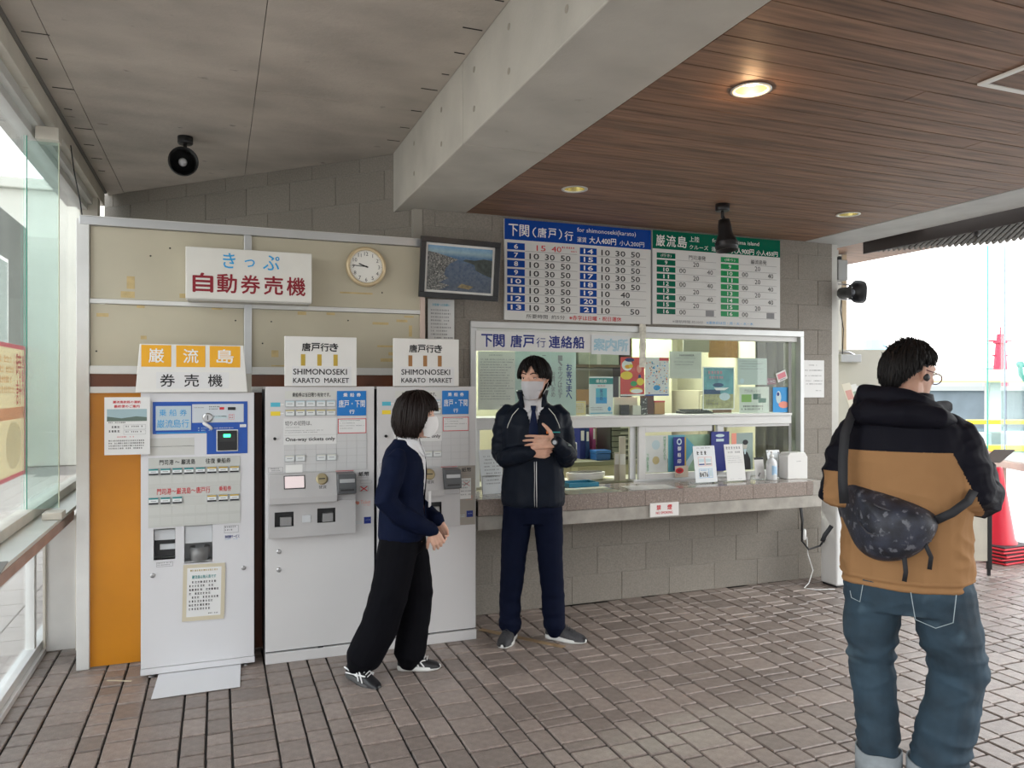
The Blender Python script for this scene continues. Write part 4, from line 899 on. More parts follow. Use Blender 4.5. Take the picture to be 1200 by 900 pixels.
mp_ = thing('counter_map', 'colourful folded area map lying flat on the counter front', 'map', (2.12, 4.50, CZ), rz=R(2)); bx('sheet', mat('map_print', (.55, .56, .45), .4, var=.3, scale=25, dark=((.15, .4, .5), 18, .58)), mp_, 0, .40, 0, .26, 0, .002)
mp_ = thing('paper_sheet', 'glossy white sheet lying on the counter just left of the first mullion', 'paper', (2.62, 4.54, CZ), rz=R(-4)); bx('sheet', mat('glossy_sheet', (.68, .68, .66), .15), mp_, 0, .34, 0, .2, 0, .0015)
def pstand(lab, x, y, w, h, m_, cat='sign', tilt=-9, rz=0, name='acrylic_stand'):
    t = thing(name, lab, cat, (x, y, CZ), rot=(0, 0, rz)); M_ = Matrix.Rotation(R(tilt), 4, 'X')
    s_ = MB().box(0, w, 0, .002, .008, h, M=M_).build('sheet', m_, t); a = MB().box(-.004, w+.004, .002, .0045, .003, h+.004, M=M_)
    a.build('acrylic_back', glass('acrylic', (.95, .97, .97), .06), t); bx('foot', glass('acrylic', (.95, .97, .97), .06), t, 0, w, -.01, .07, 0, .004)
    return t, M_
def put(i, t, M_, name='print'):
    for mb, m_ in i.b.values(): mb.v = [tuple(M_ @ Vector(v)) for v in mb.v]
    i.build(t, name)
t, M_ = pstand('white stand sign with coral and blue boxes showing 8476, right of the first mullion', 3.20, 4.66, .185, .27, mat('white_card', (.75, .78, .8), .3)); i = Ink(-.0002)
i.fine(.03, .15, .245, .26, 1, ink['grey']); i.text('ト イレマス', .03, .155, .205, .232, ink['black'], .01) if False else [i.fine(.03, .155, .2, .235, 1, ink['black'], .8, .02)]; i.frame(.035, .09, .125, .19, .002, ink['salmon']); i.frame(.094, .15, .125, .19, .002, ink['salmon']); i.rect(.04, .086, .155, .175, ink['pale']); i.rect(.1, .145, .155, .175, ink['pale']); i.rect(.04, .086, .133, .142, ink['navy']); i.rect(.1, .145, .133, .142, ink['grey'])
i.frame(.035, .115, .04, .105, .002, ink['sky']); i.frame(.118, .15, .04, .105, .002, ink['sky']); i.text('8476', .038, .11, .047, .08, ink['black'], .02); i.fine(.05, .1, .086, .098, 1, ink['sky']); i.rect(.124, .145, .05, .095, ink['pale']); put(i, t, M_)
t, M_ = pstand('white stand sign with a grey heading, before the second mullion', 3.47, 4.66, .165, .275, paper); i = Ink(-.0002)
i.fine(.015, .15, .235, .26, 1, ink['grey'], .8, .05); i.fine(.03, .14, .2, .225, 1, ink['grey']); i.fine(.02, .15, .13, .19, 4, ink['grey'], .3); i.fine(.03, .06, .015, .025, 1, ink['grey']); i.fine(.1, .13, .015, .025, 1, ink['grey']); put(i, t, M_)
t = sheet('white poster with two plain round shapes behind the glass right of the first mullion', 'poster', 2.955, .905, .19, .275, 4.9475, paper); i = Ink(-.0001); i.col('門司港よりみち', .165, .265, .025, .02, .0, ink['lgreen'], .01); i.col('下関お散歩', .02, .14, .026, .02, .0, ink['lgreen'], .01); i.disc(.09, .205, .035, .035, ink['pale']); i.disc(.09, .09, .03, .03, mat('print_buff', (.6, .5, .25), .5)); i.build(t)
t = sheet('green and blue map poster behind the lower middle pane', 'map', 3.150, .905, .37, .275, 4.9475, mat('green_map_print', (.35, .52, .36), .5, var=.2, scale=12)); i = Ink(-.0001); i.poly([(0, 0), (.12, 0), (.2, .12), (.24, .18), (.14, .275), (0, .275)], mat('print_map_sea', (.12, .42, .55), .5)); i.poly([(.1, .0), (.16, .0), (.26, .14), (.24, .17)], ink['pale'], .0002); i.build(t)
t = sheet('tall navy and gold vertical banner card with white kanji in front of the map poster', 'card', 3.185, .915, .11, .25, 4.928, mat('navy_card', (.01, .02, .22), .4), 'hanging_card'); i = Ink(-.0001); i.rect(.098, .11, 0, .25, ink['ochre']); i.disc(.05, .215, .022, .025, ink['pale']); i.disc(.05, .215, .012, .014, ink['navy'], .0003); i.col('御船印', .05, .18, .032, .03, .016, ink['white'], .02); i.build(t)
t = sheet('tan and red coupon card hanging at the foot of the navy banner', 'card', 3.19, .865, .115, .085, 4.915, mat('tan_coupon', (.62, .52, .42), .5), 'small_card'); i = Ink(-.0001); i.disc(.04, .05, .035, .022, ink['red']); i.disc(.04, .05, .02, .01, ink['dred'], .0003); i.fine(.01, .05, .005, .025, 1, ink['grey']); i.build(t)
dk = thing('clear_dish', 'small clear round dish between the map poster and the stand sign', 'dish', (3.14, 4.72, CZ)); MB().lathe([(.03, 0), (.04, .008), (.038, .009), (.028, .003)], 20, cap=False).build('dish', glass('acrylic', (.95, .97, .97), .06), dk)
t = sheet('navy and blue leaflet behind the second white stand sign', 'poster', 3.50, .90, .165, .30, 4.9, mat('navy_card', (.01, .02, .22), .4)); i = Ink(-.0001); i.disc(.08, .27, .04, .012, ink['pale']); i.rect(.045, .115, .225, .245, ink['pale']); i.build(t)
t = sheet('portrait poster of a seated figure with a coral spine band', 'poster', 3.69, .90, .20, .285, 4.905, mat('grey_teal_print', (.28, .36, .34), .5)); i = Ink(-.0001)
i.rect(0, .045, 0, .285, ink['salmon']); i.poly([(.07, 0), (.08, .08), (.1, .13), (.125, .15), (.15, .13), (.175, .08), (.18, 0)], ink['black']); i.disc(.125, .185, .02, .027, mat('print_skin', (.5, .48, .42), .5), .0004); i.disc(.128, .212, .026, .02, ink['black'], .0006); i.poly([(.112, .16), (.138, .16), (.13, .12), (.12, .12)], ink['pale'], .0006); i.build(t)
cp = thing('paper_cup', 'white paper cup at the foot of the portrait poster', 'cup', (3.715, 4.76, CZ)); MB().lathe([(.025, 0), (.033, .055), (.034, .056), (.031, .055), (.024, .004)], 24, cap=False).build('cup', white_p, cp)
nt_, M_ = pstand('small white card with a pen sketch before the portrait poster', 3.755, 4.70, .085, .165, paper, 'card'); i = Ink(-.0002); i.rect(0, .085, .15, .165, ink['black']); i.poly([(.02, .03), (.03, .02), (.05, .05), (.04, .055)], ink['grey']); put(i, nt_, M_)
sb = thing('sanitizer_bottle', 'white pump bottle of hand sanitizer near the right end of the counter', 'bottle', (3.865, 4.66, CZ)); bw_ = mat('milky_bottle', (.74, .76, .78), .25)
MB().lathe([(.036, 0), (.04, .006), (.04, .12), (.034, .145), (.014, .16), (.014, .168)], 28).build('body', bw_, sb); MB().lathe([(.016, .166), (.016, .185), (.008, .187), (.006, .205)], 16).build('collar', white_p, sb)
MB().tube([(0, 0, .2), (0, 0, .215), (-.02, -.005, .218), (-.045, -.01, .208)], [.007, .009, .007, .005], 8).build('pump', white_p, sb)
lb = MB()
for q in range(8):
    a0, a1 = -2.2+q*.2, -2.2+(q+1)*.2; lb.add([(.0405*math.cos(a0), .0405*math.sin(a0), .04), (.0405*math.cos(a1), .0405*math.sin(a1), .04), (.0405*math.cos(a1), .0405*math.sin(a1), .11), (.0405*math.cos(a0), .0405*math.sin(a0), .11)], [(0, 1, 2, 3)])
lb.build('bottle_label', mat('pale_blue_label', (.35, .55, .75), .4, dark=((.8, .82, .85), 40, .5)), sb)
pd, M_ = pstand('white pamphlets leaning between the sanitizer bottle and the white box', 3.925, 4.74, .12, .215, mat('white_card', (.75, .78, .8), .3), 'leaflets', tilt=-14, name='pamphlet_stand'); i = Ink(-.0002); i.fine(.02, .11, .1, .19, 5, ink['pale'], .4); i.rect(.02, .11, .085, .088, ink['pink']); i.rect(.1, .12, .005, .2, ink['grey']); put(i, pd, M_)
wb_ = thing('collection_box', 'small white plastic box with a sloped top at the right end of the counter', 'box', (4.0, 4.64, CZ)); MB().prism([(0, 0), (.185, 0), (.185, .165), (.16, .198), (.02, .198), (0, .175)], 0, .10, 'y').build('body', mat('white_box_plastic', (.76, .75, .73), .35), wb_, .003)
i = Ink(0); i.fine(.08, .13, .125, .137, 1, ink['grey']); i.build(wb_)
bx('lid_slot', cavity, wb_, .06, .13, .04, .055, .1975, .1985)
# ================================================================ OFFICE BEHIND THE WINDOW
cream = mat('office_cream_wall', (.62, .60, .46), .7, var=.06, scale=2)
o = MB().box(1.3, 4.9, 7.5, 7.6, 0, 2.5).box(1.2, 1.3, 5.12, 7.6, 0, 2.5).box(4.9, 5.0, 5.25, 7.6, 0, 2.5).build('wall_far', cream); o['kind'] = 'structure'
o = bx('ceiling', mat('office_ceiling', (.7, .7, .66), .8), None, 1.2, 4.95, 5.12, 7.6, 2.5, 2.6); o['kind'] = 'structure'
o = bx('floor', mat('office_floor', (.3, .29, .26), .6), None, 1.2, 4.95, 5.12, 7.6, -.1, .0); o['kind'] = 'structure'
for n_, (x, y) in enumerate(((2.4, 6.4), (4.0, 6.4))):
    t = thing('tube_light', 'white fluorescent fitting on the office ceiling over the ' + ('desk' if n_ == 0 else 'curtain side'), 'light', (x, y, 2.46)); bx('housing', white_p, t, -.6, .6, -.06, .06, .01, .04, .004)
    bx('tube', mat('lit_tube', (.95, 1, .88), .4, emit=9), t, -.58, .58, -.015, .015, -.015, .01)
    ad_ = bpy.data.lights.new('tube_glow', 'AREA'); ad_.shape = 'RECTANGLE'; ad_.size = 1.15; ad_.size_y = .08; ad_.energy = 34; ad_.color = (.97, 1, .86); ao = bpy.data.objects.new('tube_glow', ad_); COL.objects.link(ao); ao.location = (x, y, 2.43)
# glazed cupboards on the far wall
cb = thing('office_cupboard', 'tall cream cupboard with pale green upper doors on the far office wall', 'cupboard', (3.45, 6.9, 0)); cm = mat('cream_cupboard', (.60, .57, .42), .5); gm = mat('pale_green_door', (.52, .60, .36), .5)
bx('body', cm, cb, 0, 1.0, .02, .55, 0, 2.3, .004)
for a, c in ((.01, .49), (.51, .99)): bx('door', cm, cb, a, c, 0, .02, .1, 1.72, .003); bx('upper_door', gm, cb, a, c, 0, .02, 1.75, 2.28, .003)
bx('handle', steel, cb, .46, .475, -.02, 0, 1.1, 1.25, .003)
cb2 = thing('office_cupboard', 'low beige cupboard behind the boat poster, with a pinned brown board above', 'cupboard', (4.56, 6.6, 0)); bx('body', mat('beige_cupboard', (.5, .46, .36), .5), cb2, 0, .32, 0, .5, 0, 1.5, .004); bx('door', cm, cb2, .02, .30, -.018, 0, .1, 1.45, .003)
pb = thing('pin_board', 'brown pin board hung high in the office', 'board', (4.55, 6.4, 1.83)); bx('board', mat('brown_cork', (.35, .19, .07), .7, var=.2, scale=30), pb, 0, .34, 0, .02, 0, .36, .002); bx('grey_sheet', mat('grey_sheet', (.3, .3, .26), .6), pb, -.3, 0, 0, .01, .05, .30)
# shelf and boxes
shf = thing('office_shelf', 'dark wooden shelf of boxes in the office seen right of the green panel', 'shelf', (2.7, 6.35, 0)); dw = mat('dark_shelf_wood', (.2, .14, .09), .6)
for z in (.0, .95, 1.35, 1.72, 2.1): bx('shelf_board', dw, shf, 0, .95, 0, .35, z, z+.025, .002)
for x in (0, .93): bx('side_board', dw, shf, x, x+.02, 0, .35, 0, 2.12, .002)
bx('back_board', cm, shf, .02, .93, .345, .35, 0, 2.1)
for n_, (x, z, w_, h_, c, lab) in enumerate([(.05, 1.745, .3, .2, (.62, .56, .42), 'cream carton on the top office shelf'), (.4, 1.745, .42, .18, (.5, .56, .5), 'pale plastic wrapped bundle on the top office shelf'), (.38, 1.375, .35, .14, (.5, .28, .12), 'orange brown carton on the middle office shelf'), (.745, 1.375, .16, .26, (.05, .05, .09), 'black file box on the middle office shelf'), (.06, 1.375, .28, .2, (.4, .3, .2), 'brown carton on the middle office shelf, left end')]):
    t = thing('storage_box', lab, 'box', (2.7+x, 6.37, z+.0005)); bx('body', mat('carton_%d' % n_, c, .6, var=.12, scale=9), t, 0, w_, 0, .26, 0, h_, .003); bx('tape', tape_m if n_ in (0, 2, 4) else paper, t, w_*.45, w_*.55, -.001, .0, 0, h_)
# curtains at the right
cu_ = thing('curtain', 'grey hanging curtain folds at the right end of the office', 'curtain', (4.47, 5.6, 0)); b = MB(); n = 25
pts = [(q*.016, .035*math.sin(q*.9)) for q in range(n)]
b.add([(x, y, z) for z in (.1, 2.3) for x, y in pts], [(q, q+1, q+1+n, q+n) for q in range(n-1)], smooth=True)
b.build('cloth', mat('grey_curtain', (.26, .26, .24), .7, var=.15, scale=4), cu_); MB().tube([(-.05, 0, 2.31), (.42, 0, 2.31)], .012).build('rail', steel, cu_)
# desk and its things
dk = thing('office_desk', 'beige office desk seen through the open lower window', 'desk', (1.75, 5.62, 0)); dm = mat('beige_desk', (.46, .43, .30), .5)
bx('desktop', mat('olive_desktop', (.2, .2, .13), .45), dk, 0, 2.0, 0, .65, .895, .93, .003); bx('front_panel', dm, dk, .02, 1.98, .03, .05, .05, .895)
for x in (.0, 1.96): bx('leg_panel', dm, dk, x, x+.04, .02, .63, 0, .895, .002)
bx('panel_tag', mat('cream_tag', (.6, .58, .4), .5), dk, .93, .99, .024, .03, .84, .885)
ws_ = thing('service_ledge', 'inner service ledge behind the ticket window strewn with papers', 'ledge', (1.5, 5.13, 0)); bx('top', mat('ledge_top', (.42, .42, .33), .4, var=.1), ws_, 0, 2.8, 0, .26, .82, .84, .002); bx('front', dm, ws_, 0, 2.8, .24, .26, 0, .82)
for n_, (x, y, w_, d_2, rz, c, lab) in enumerate([(2.35, 5.14, .3, .2, 8, (.72, .70, .6), 'cream paper spread inside the service window'), (2.62, 5.20, .3, .18, -14, (.74, .73, .7), 'white paper sheet spread askew inside the service window'), (2.62, 5.14, .2, .14, 12, (.55, .55, .35), 'olive folder lying inside the service window')]):
    t = thing('loose_paper', lab, 'paper', (x, y, .8405+n_*.0022), R(rz)); bx('sheet', mat('loose_%d' % n_, c, .5), t, 0, w_, 0, d_2, 0, .002)
ta = thing('tape_dispenser', 'oval white tray with a dark rim on the inner ledge', 'tray', (2.60, 5.22, .842)); M_ = Matrix.Diagonal((1.6, .7, 1, 1))
MB().lathe([(.09, 0), (.1, .03), (.1, .055), (.085, .057), (.08, .02), (.0, .018)], 36, M_, cap=False).build('tray_body', white_p, ta); MB().lathe([(.088, .056), (.086, .060), (.076, .058)], 36, M_, cap=False).build('dark_rim', black_p, ta)
for x in (-.05, 0, .05): MB().lathe([(.02, .02), (.02, .05)], 14, Matrix.Translation((x, 0, 0))).build('roll', mat('cream_tag', (.6, .58, .4), .5), ta)
boxy('small_box', 'orange yellow stamp box on the inner ledge beside the man', 'box', 2.33, 5.2, .842, .06, .05, .06, mat('orange_yellow', (.7, .38, .02), .5), lid=mat('yellow_lid', (.75, .5, .05), .5))
t = thing('cash_box', 'blue lidded cash box on the office desk', 'box', (2.93, 5.68, .931)); bx('body', mat('blue_tin', (.02, .10, .32), .35), t, 0, .13, 0, .12, 0, .055, .003); bx('lid', mat('blue_tin_lid', (.03, .13, .38), .35), t, -.003, .133, -.003, .123, .057, .082, .003)
dc = thing('drawer_cabinet', 'dark letter drawer cabinet on the office desk', 'cabinet', (3.08, 5.72, .931)); bx('case', mat('dark_green_case', (.03, .035, .03), .5), dc, 0, .26, 0, .25, 0, .30, .003)
for q in range(6): f = bx('drawer', mat('olive_drawer', (.16, .17, .13), .45), dc, .012, .248, -.012, 0, .012+q*.047, .051+q*.047, .002); bx('handle', mat('pale_handle', (.5, .5, .42), .4), f, .09, .17, -.018, -.012, .026+q*.047, .036+q*.047)
for n_, (x, w_, h_, c, lab) in enumerate([(2.86, .05, .28, (.01, .02, .16), 'navy binder upright on the office desk'), (2.915, .035, .27, (.02, .06, .2), 'blue binder leaning by the navy binder'), (2.98, .03, .3, (.35, .06, .18), 'magenta binder beside the dark drawer cabinet')]):
    t = thing('binder', lab, 'binder', (x, 5.85, .931)); bx('cover', mat('binder_%d' % n_, c, .45), t, 0, w_, 0, .2, 0, h_, .002); bx('spine_label', paper, t, w_*.2, w_*.8, -.001, 0, h_*.55, h_*.85)
boxy('card_stand', 'white card stand tilted on the office desk', 'card', 2.72, 5.72, .931, .05, .03, .15, white_p); t = thing('ink_pad', 'red topped ink pad on the office desk', 'stamp pad', (2.60, 5.72, .931)); bx('body', black_p, t, 0, .1, 0, .07, 0, .02, .003); bx('top', mat('red_pad', (.5, .04, .03), .5), t, .005, .095, .005, .065, .02, .035, .003)
kt = thing('desk_dish', 'low black dish on the office desk', 'dish', (2.63, 5.66, .931)); MB().lathe([(.04, 0), (.07, .018), (.066, .019), (.038, .004)], 28, cap=False).build('dish', black_p, kt)
bk = thing('dark_screen_panel', 'black office partition standing behind the desk things', 'partition', (2.3, 6.3, 0)); bx('panel', mat('black_felt_panel', (.02, .02, .025), .8), bk, 0, .36, 0, .03, 0, 1.25, .003); bx('trim', black_m, bk, 0, .36, -.003, .033, 1.25, 1.262)
for n_, (x, c) in enumerate(((2.80, (.62, .58, .5)), (2.775, (.5, .46, .4)))):
    t = thing('card_holder', ('beige ' if n_ else 'cream ') + 'card holder standing against the first mullion inside', 'holder', (x, 5.06+n_*.03, .841), R(-12)); bx('body', mat('holder_%d' % n_, c, .5), t, 0, .05, 0, .012, 0, .33-n_*.12, .002); bx('pocket', paper, t, .004, .046, -.006, 0, .12, .2)
# ================================================================ LAMPS, SPEAKER, APPLIANCE, CABLES, CONES
def downlight(x, y, on, lab):
    t = thing('downlight', lab, 'ceiling light', (x, y, 2.71), group='recessed downlights in the wooden ceiling')
    ring = mat('downlight_ring', (.68, .66, .6), .3, metal=.4)
    MB().lathe([(.066, 0), (.078, -.002), (.078, -.006), (.062, -.006), (.062, 0)], 36, cap=False).build('ring', ring, t)
    MB().lathe([(.062, 0), (.055, .08), (.03, .115), (0.001, .12)], 36, cap=False).build('reflector', mat('brassy_reflector', (.82, .74, .42), .22, metal=.85) if not on else mat('warm_reflector', (.4, .26, .17), .35, metal=.6), t)
    if on:
        MB().lathe([(.001, .012), (.022, .018), (.03, .04), (.026, .066), (.014, .085), (.014, .11)], 24).build('bulb', mat('lit_bulb', (1, .62, .25), .4, emit=9), t)
        l = bpy.data.lights.new('bulb_glow', 'POINT'); l.energy = 2.5; l.color = (1, .6, .3); l.shadow_soft_size = .03; o = bpy.data.objects.new('bulb_glow', l); COL.objects.link(o); o.location = (x, y, 2.69)
    else:
        MB().lathe([(.001, .03), (.022, .036), (.03, .055), (.026, .08), (.014, .1)], 24).build('bulb', mat('yellow_bulb', (1, .86, .42), .4, emit=1.0), t)
downlight(1.95, 2.47, True, 'recessed downlight glowing orange, nearest the camera')
downlight(1.965, 4.09, False, 'pale yellow recessed downlight above the blue timetable board')
downlight(3.98, 4.03, False, 'pale yellow recessed downlight close to the right concrete soffit')
hs = thing('ceiling_hatch', 'white framed square inspection hatch in the wooden ceiling', 'hatch', (2.72, 1.66, 2.704))
ht = mat('hatch_trim', (.72, .70, .66), .4)
for a in ((0, .45, .425, .45), (0, .45, 0, .025), (0, .025, .025, .425), (.425, .45, .025, .425)): bx('trim_strip', ht, hs, a[0], a[1], a[2], a[3], -.004, .005, .001)
for q in range(4): bx('panel_board', wood_m, hs, .026, .424, .026+q*.1, .124+q*.1, 0, .005)
def spot_base(t): MB().lathe([(.045, 0), (.045, -.04), (.04, -.046)], 28).build('base', black_m, t); MB().tube([(0, 0, -.04), (0, 0, -.085)], .011).build('stem', black_m, t)
sp = thing('spotlight', 'black round spotlight on the concrete ceiling with a pale bulb inside', 'spotlight', (-.186, 5.2, 3.1)); spot_base(sp)
d_ = Vector((.12, -1, -.12)).normalized(); Mq = Matrix.Translation((-.015, -.0, -.16)) @ d_.to_track_quat('Z', 'Y').to_matrix().to_4x4()
MB().lathe([(.02, -.08), (.05, -.065), (.075, -.03), (.086, .02), (.088, .06), (.082, .06), (.07, .0), (.04, -.03), (.001, -.035)], 36, Mq, cap=False).build('shade', mat('spot_black', (.012, .012, .013), .4), sp)
MB().lathe([(.014, -.03), (.02, -.01), (.026, .01), (.02, .028), (.001, .034)], 20, Mq).build('bulb', mat('pale_bulb', (.6, .6, .62), .3), sp); MB().tube([(0, 0, -.075), (.03, .02, -.10)], .012).build('knuckle', black_m, sp); bx('swivel_screw', steel, sp, .012, .022, -.004, .004, -.075, -.065)
sp = thing('spotlight', 'black cone spotlight hanging from the wooden ceiling before the green timetable', 'spotlight', (3.015, 4.1, 2.71)); spot_base(sp)
d_ = Vector((.03, -.12, -1)).normalized(); Mq = Matrix.Translation((.012, -.01, -.17)) @ d_.to_track_quat('Z', 'Y').to_matrix().to_4x4()
MB().lathe([(.001, -.075), (.035, -.07), (.042, -.03), (.045, .02), (.062, .06), (.068, .075), (.07, .13), (.064, .13), (.05, .06), (.001, .03)], 36, Mq, cap=False).build('shade', mat('spot_black', (.012, .012, .013), .4), sp)
for zz in (.078, .10): MB().lathe([(.0715, zz), (.0725, zz+.004), (.0715, zz+.008)], 36, Mq, cap=False).build('ring', black_p, sp)
MB().tube([(0, 0, -.08), (.012, -.005, -.10), (.012, -.01, -.13)], .012).build('knuckle', black_m, sp)
# horn speaker and junction box on the wall return
hn = thing('horn_speaker', 'black horn loudspeaker on a bracket at the right end of the wall', 'loudspeaker', (4.80, 4.86, 2.31)); d_ = Vector((.08, -1, -.05)).normalized(); Mq = d_.to_track_quat('Z', 'Y').to_matrix().to_4x4()
Mo = Matrix.Translation((.03, -.02, 0)) @ Mq
def sq_ring(r, z, p=3.4, seg=36):
    out = []
    for k in range(seg):
        a = 2*PI*k/seg; c, s_ = math.cos(a), math.sin(a); out.append(Mo @ Vector((r*math.copysign(abs(c)**(2/p), c), r*math.copysign(abs(s_)**(2/p), s_), z)))
    return out
rs = [sq_ring(.03, -.14, 2), sq_ring(.045, -.12, 2), sq_ring(.048, -.04, 2), sq_ring(.055, -.02, 2.4), sq_ring(.085, .05), sq_ring(.092, .06), sq_ring(.088, .062), sq_ring(.06, .0, 2.6), sq_ring(.03, -.03, 2), sq_ring(.02, -.035, 2)]
b = MB(); seg = 36; b.add([v for r in rs for v in r], [(i*seg+k, i*seg+(k+1) % seg, (i+1)*seg+(k+1) % seg, (i+1)*seg+k) for i in range(len(rs)-1) for k in range(seg)], smooth=True)
b.build('horn', mat('horn_black', (.02, .021, .024), .35), hn); MB().lathe([(.02, -.03), (.024, 0), (.012, .012), (.001, .014)], 18, Mo).build('phase_plug', mat('horn_grey', (.15, .16, .18), .4), hn)
MB().tube([(-.12, -.02, .06), (.0, -.01, .06), (.03, -.01, .04)], .006).build('bracket', steel, hn); MB().tube([(-.12, -.02, -.06), (.0, -.01, -.06), (.03, -.01, -.04)], .006).build('bracket', steel, hn)
MB().tube([(-.07, .0, -.05), (-.09, -.01, -.15), (-.06, -.01, -.3), (-.07, -.01, -.5)], .004).build('cable', black_p, hn)
jb = thing('junction_box', 'grey junction box above the horn loudspeaker', 'junction box', (4.775, 4.96, 2.42)); bx('box', mat('grey_box', (.34, .34, .33), .5), jb, 0, .10, -.02, .06, 0, .17, .005); MB().lathe([(.018, .17), (.018, .2), (.01, .205)], 16, Matrix.Translation((.05, .02, 0))).build('gland', black_p, jb)
# tall appliance beside the counter
ap = thing('air_purifier', 'slim white floor standing appliance with a black front strip, half hidden by the man in brown', 'appliance', (4.43, 4.60, 0), R(0))
ap['label'] = 'slim white floor appliance with black strip, half behind the man in brown'
bx('body', mat('appliance_white', (.72, .72, .71), .35), ap, 0, .19, 0, .17, .012, .705, .012); bx('base', black_p, ap, .01, .18, .01, .16, 0, .012); bx('black_strip', mat('gloss_black', (.008, .008, .01), .12), ap, .075, .125, -.003, 0, .04, .64, .001); bx('top_vent', mat('vent_grey', (.3, .3, .3), .5), ap, .04, .15, .05, .12, .704, .708)
cbx = thing('power_cable', 'black cables hanging under the right end of the counter', 'cable', (4.2, 4.7, 0)); MB().tube([(-.04, .0, .656), (-.02, -.01, .5), (-.015, 0, .36), (.05, 0, .29), (.16, .0, .31), (.20, -.01, .36)], .0075).build('cable', black_p, cbx); MB().tube([(-.02, .01, .656), (-.01, .0, .52), (-.015, .0, .44)], .009).build('cable', black_p, cbx); MB().tube([(.0, -.01, .44), (.0, -.01, .38)], .014).build('plug', white_p, cbx)
cw_ = thing('power_cable', 'thin white cable looping down to the floor beside the appliance', 'cable', (4.25, 4.72, 0)); MB().tube([(0, .0, .38), (.01, 0, .25), (.06, 0, .12), (.0, -.02, .03), (-.08, -.06, .01), (-.02, -.12, .006), (.08, -.14, .006), (.12, -.16, .006)], .004).build('cable', white_p, cw_)
# leaflet rack on the door side
br = thing('brochure_rack', 'slanted wire rack of pale brochures in front of the beige door', 'brochure rack', (4.88, 4.86, 1.22), rot=(0, 0, R(-15)))
for q in range(3):
    M_ = Matrix.Translation((q*.055, q*.0, q*-.01)) @ Matrix.Rotation(R(-14), 4, 'X') @ Matrix.Rotation(R(-12), 4, 'Y'); MB().box(0, .075, 0, .006, 0, .36, M=M_).build('brochure', mat('brochure_%d' % q, [(.66, .62, .5), (.7, .7, .66), (.62, .64, .66)][q], .5), br)
    MB().box(.01, .065, -.001, 0, .22, .3, M=M_).build('brochure_photo', mat('brochure_photo_%d' % q, [(.6, .3, .25), (.3, .4, .3), (.4, .45, .5)][q], .5), br)
MB().box(-.01, .2, -.01, .03, -.03, .02).build('shelf', black_m, br); MB().tube([(.05, .02, -1.22), (.05, .02, 0)], .012).build('post', black_m, br); MB().lathe([(.12, -1.22), (.12, -1.2), (.02, -1.19)], 24, Matrix.Translation((.05, .02, 0))).build('foot', black_m, br)
MB().tube([(.08, -.02, 0), (.05, -.04, .11)], .02).build('clip', black_p, br)
# traffic cones, nested
cn_r = mat('cone_red', (.75, .02, .045), .35, var=.06, scale=3); cn_b = mat('cone_weight_black', (.03, .015, .018), .6)
def cone(x, y, z, rz, first, lab):
    t = thing('traffic_cone', lab, 'traffic cone', (x, y, z), rz, group='nested red traffic cones')
    b = MB().box(-.19, .19, -.19, .19, 0, .018); b.build('base', cn_r, t, .008)
    MB().box(-.185, .185, -.185, .185, .018, .03).build('weight', cn_b, t, .005)
    MB().lathe([(.15, .028), (.145, .05), (.13, .07), (.035, .69), (.028, .70), (.02, .70)] if first else [(.15, .028), (.1495, .029), (.149, .0302)], 40, cap=False).build('cone', cn_r, t)
for q in range(5): cone(6.50 + [.0, .006, -.005, .004, 0][q], 4.84, .001+q*.031, R([4, -3, 6, 0, 2][q]), q == 4, ['bottom cone base of the nested red stack', 'second cone base from the floor in the red stack', 'middle cone base of the red stack', 'cone base just under the standing red cone', 'tall red traffic cone standing on top of the nested bases'][q])
# sign stand behind the man in brown
eb = thing('folding_sign', 'beige folding notice board with black edge, partly behind the man in brown', 'notice board', (5.74, 4.50, 0), R(-21)); MB().box(0, .13, 0, .02, .12, .92).build('board', mat('beige_notice_board', (.6, .55, .46), .5, var=.1), eb, .003); bx('edge', black_m, eb, .13, .165, -.005, .025, .05, .94, .003); bx('edge', black_m, eb, -.02, 0, -.005, .025, .05, .94, .003)
for x in (.0, .135): bx('leg', black_m, eb, x, x+.02, .0, .02, 0, .12)
pp = thing('drain_pipe', 'rosy brown pipe bend rising by the right glazing', 'pipe', (6.40, 5.25, 0)); MB().tube([(0, 0, 0), (0, 0, .5), (-.01, 0, .62)], .022).build('pipe', rail_m, pp); MB().tube([(.06, .02, .1), (.05, .02, .3), (.06, .01, .45), (.03, .0, .5)], .016).build('hose', rail_m, pp)
sl = thing('leaflet', 'small dark and white leaflet lying on the sill at the left edge', 'leaflet', (-.90, 3.42, .8325), R(6)); bx('sheet', mat('dark_leaflet', (.16, .16, .15), .4), sl, 0, .13, 0, .22, 0, .004); bx('white_panel', paper, sl, .01, .06, .02, .12, .004, .0045)
hc = thing('hanging_cable', 'thin black cable hanging from the left window header to the partition corner', 'cable', (0, 0, 0)); MB().tube([(-.82, 5.25, 2.99), (-.79, 5.16, 2.82), (-.74, 5.04, 2.62), (-.70, 4.85, 2.478)], .0035, 6).build('cable', black_p, hc)
# tape on the pavers
tf = mat('beige_floor_tape', (.34, .23, .13), .6, var=.25, scale=30)
def floor_tape(a, b_, w, lab, m_=tf):
    d = Vector((b_[0]-a[0], b_[1]-a[1], 0)); L = d.length; o = MB().box(0, L, -w/2, w/2, .0005, .0022).build('floor_tape', m_)
    tag(o, lab, 'tape', loc=(a[0], a[1], 0), rz=math.atan2(d.y, d.x))
floor_tape((1.56, 4.63), (1.92, 4.14), .045, 'worn tan tape strip on the pavers under the feet of the man facing us')
floor_tape((-.54, 4.53), (-.42, 4.475), .012, 'short cream tape scrap on the pavers beside the orange board', mat('cream_tape', (.6, .55, .42), .6))
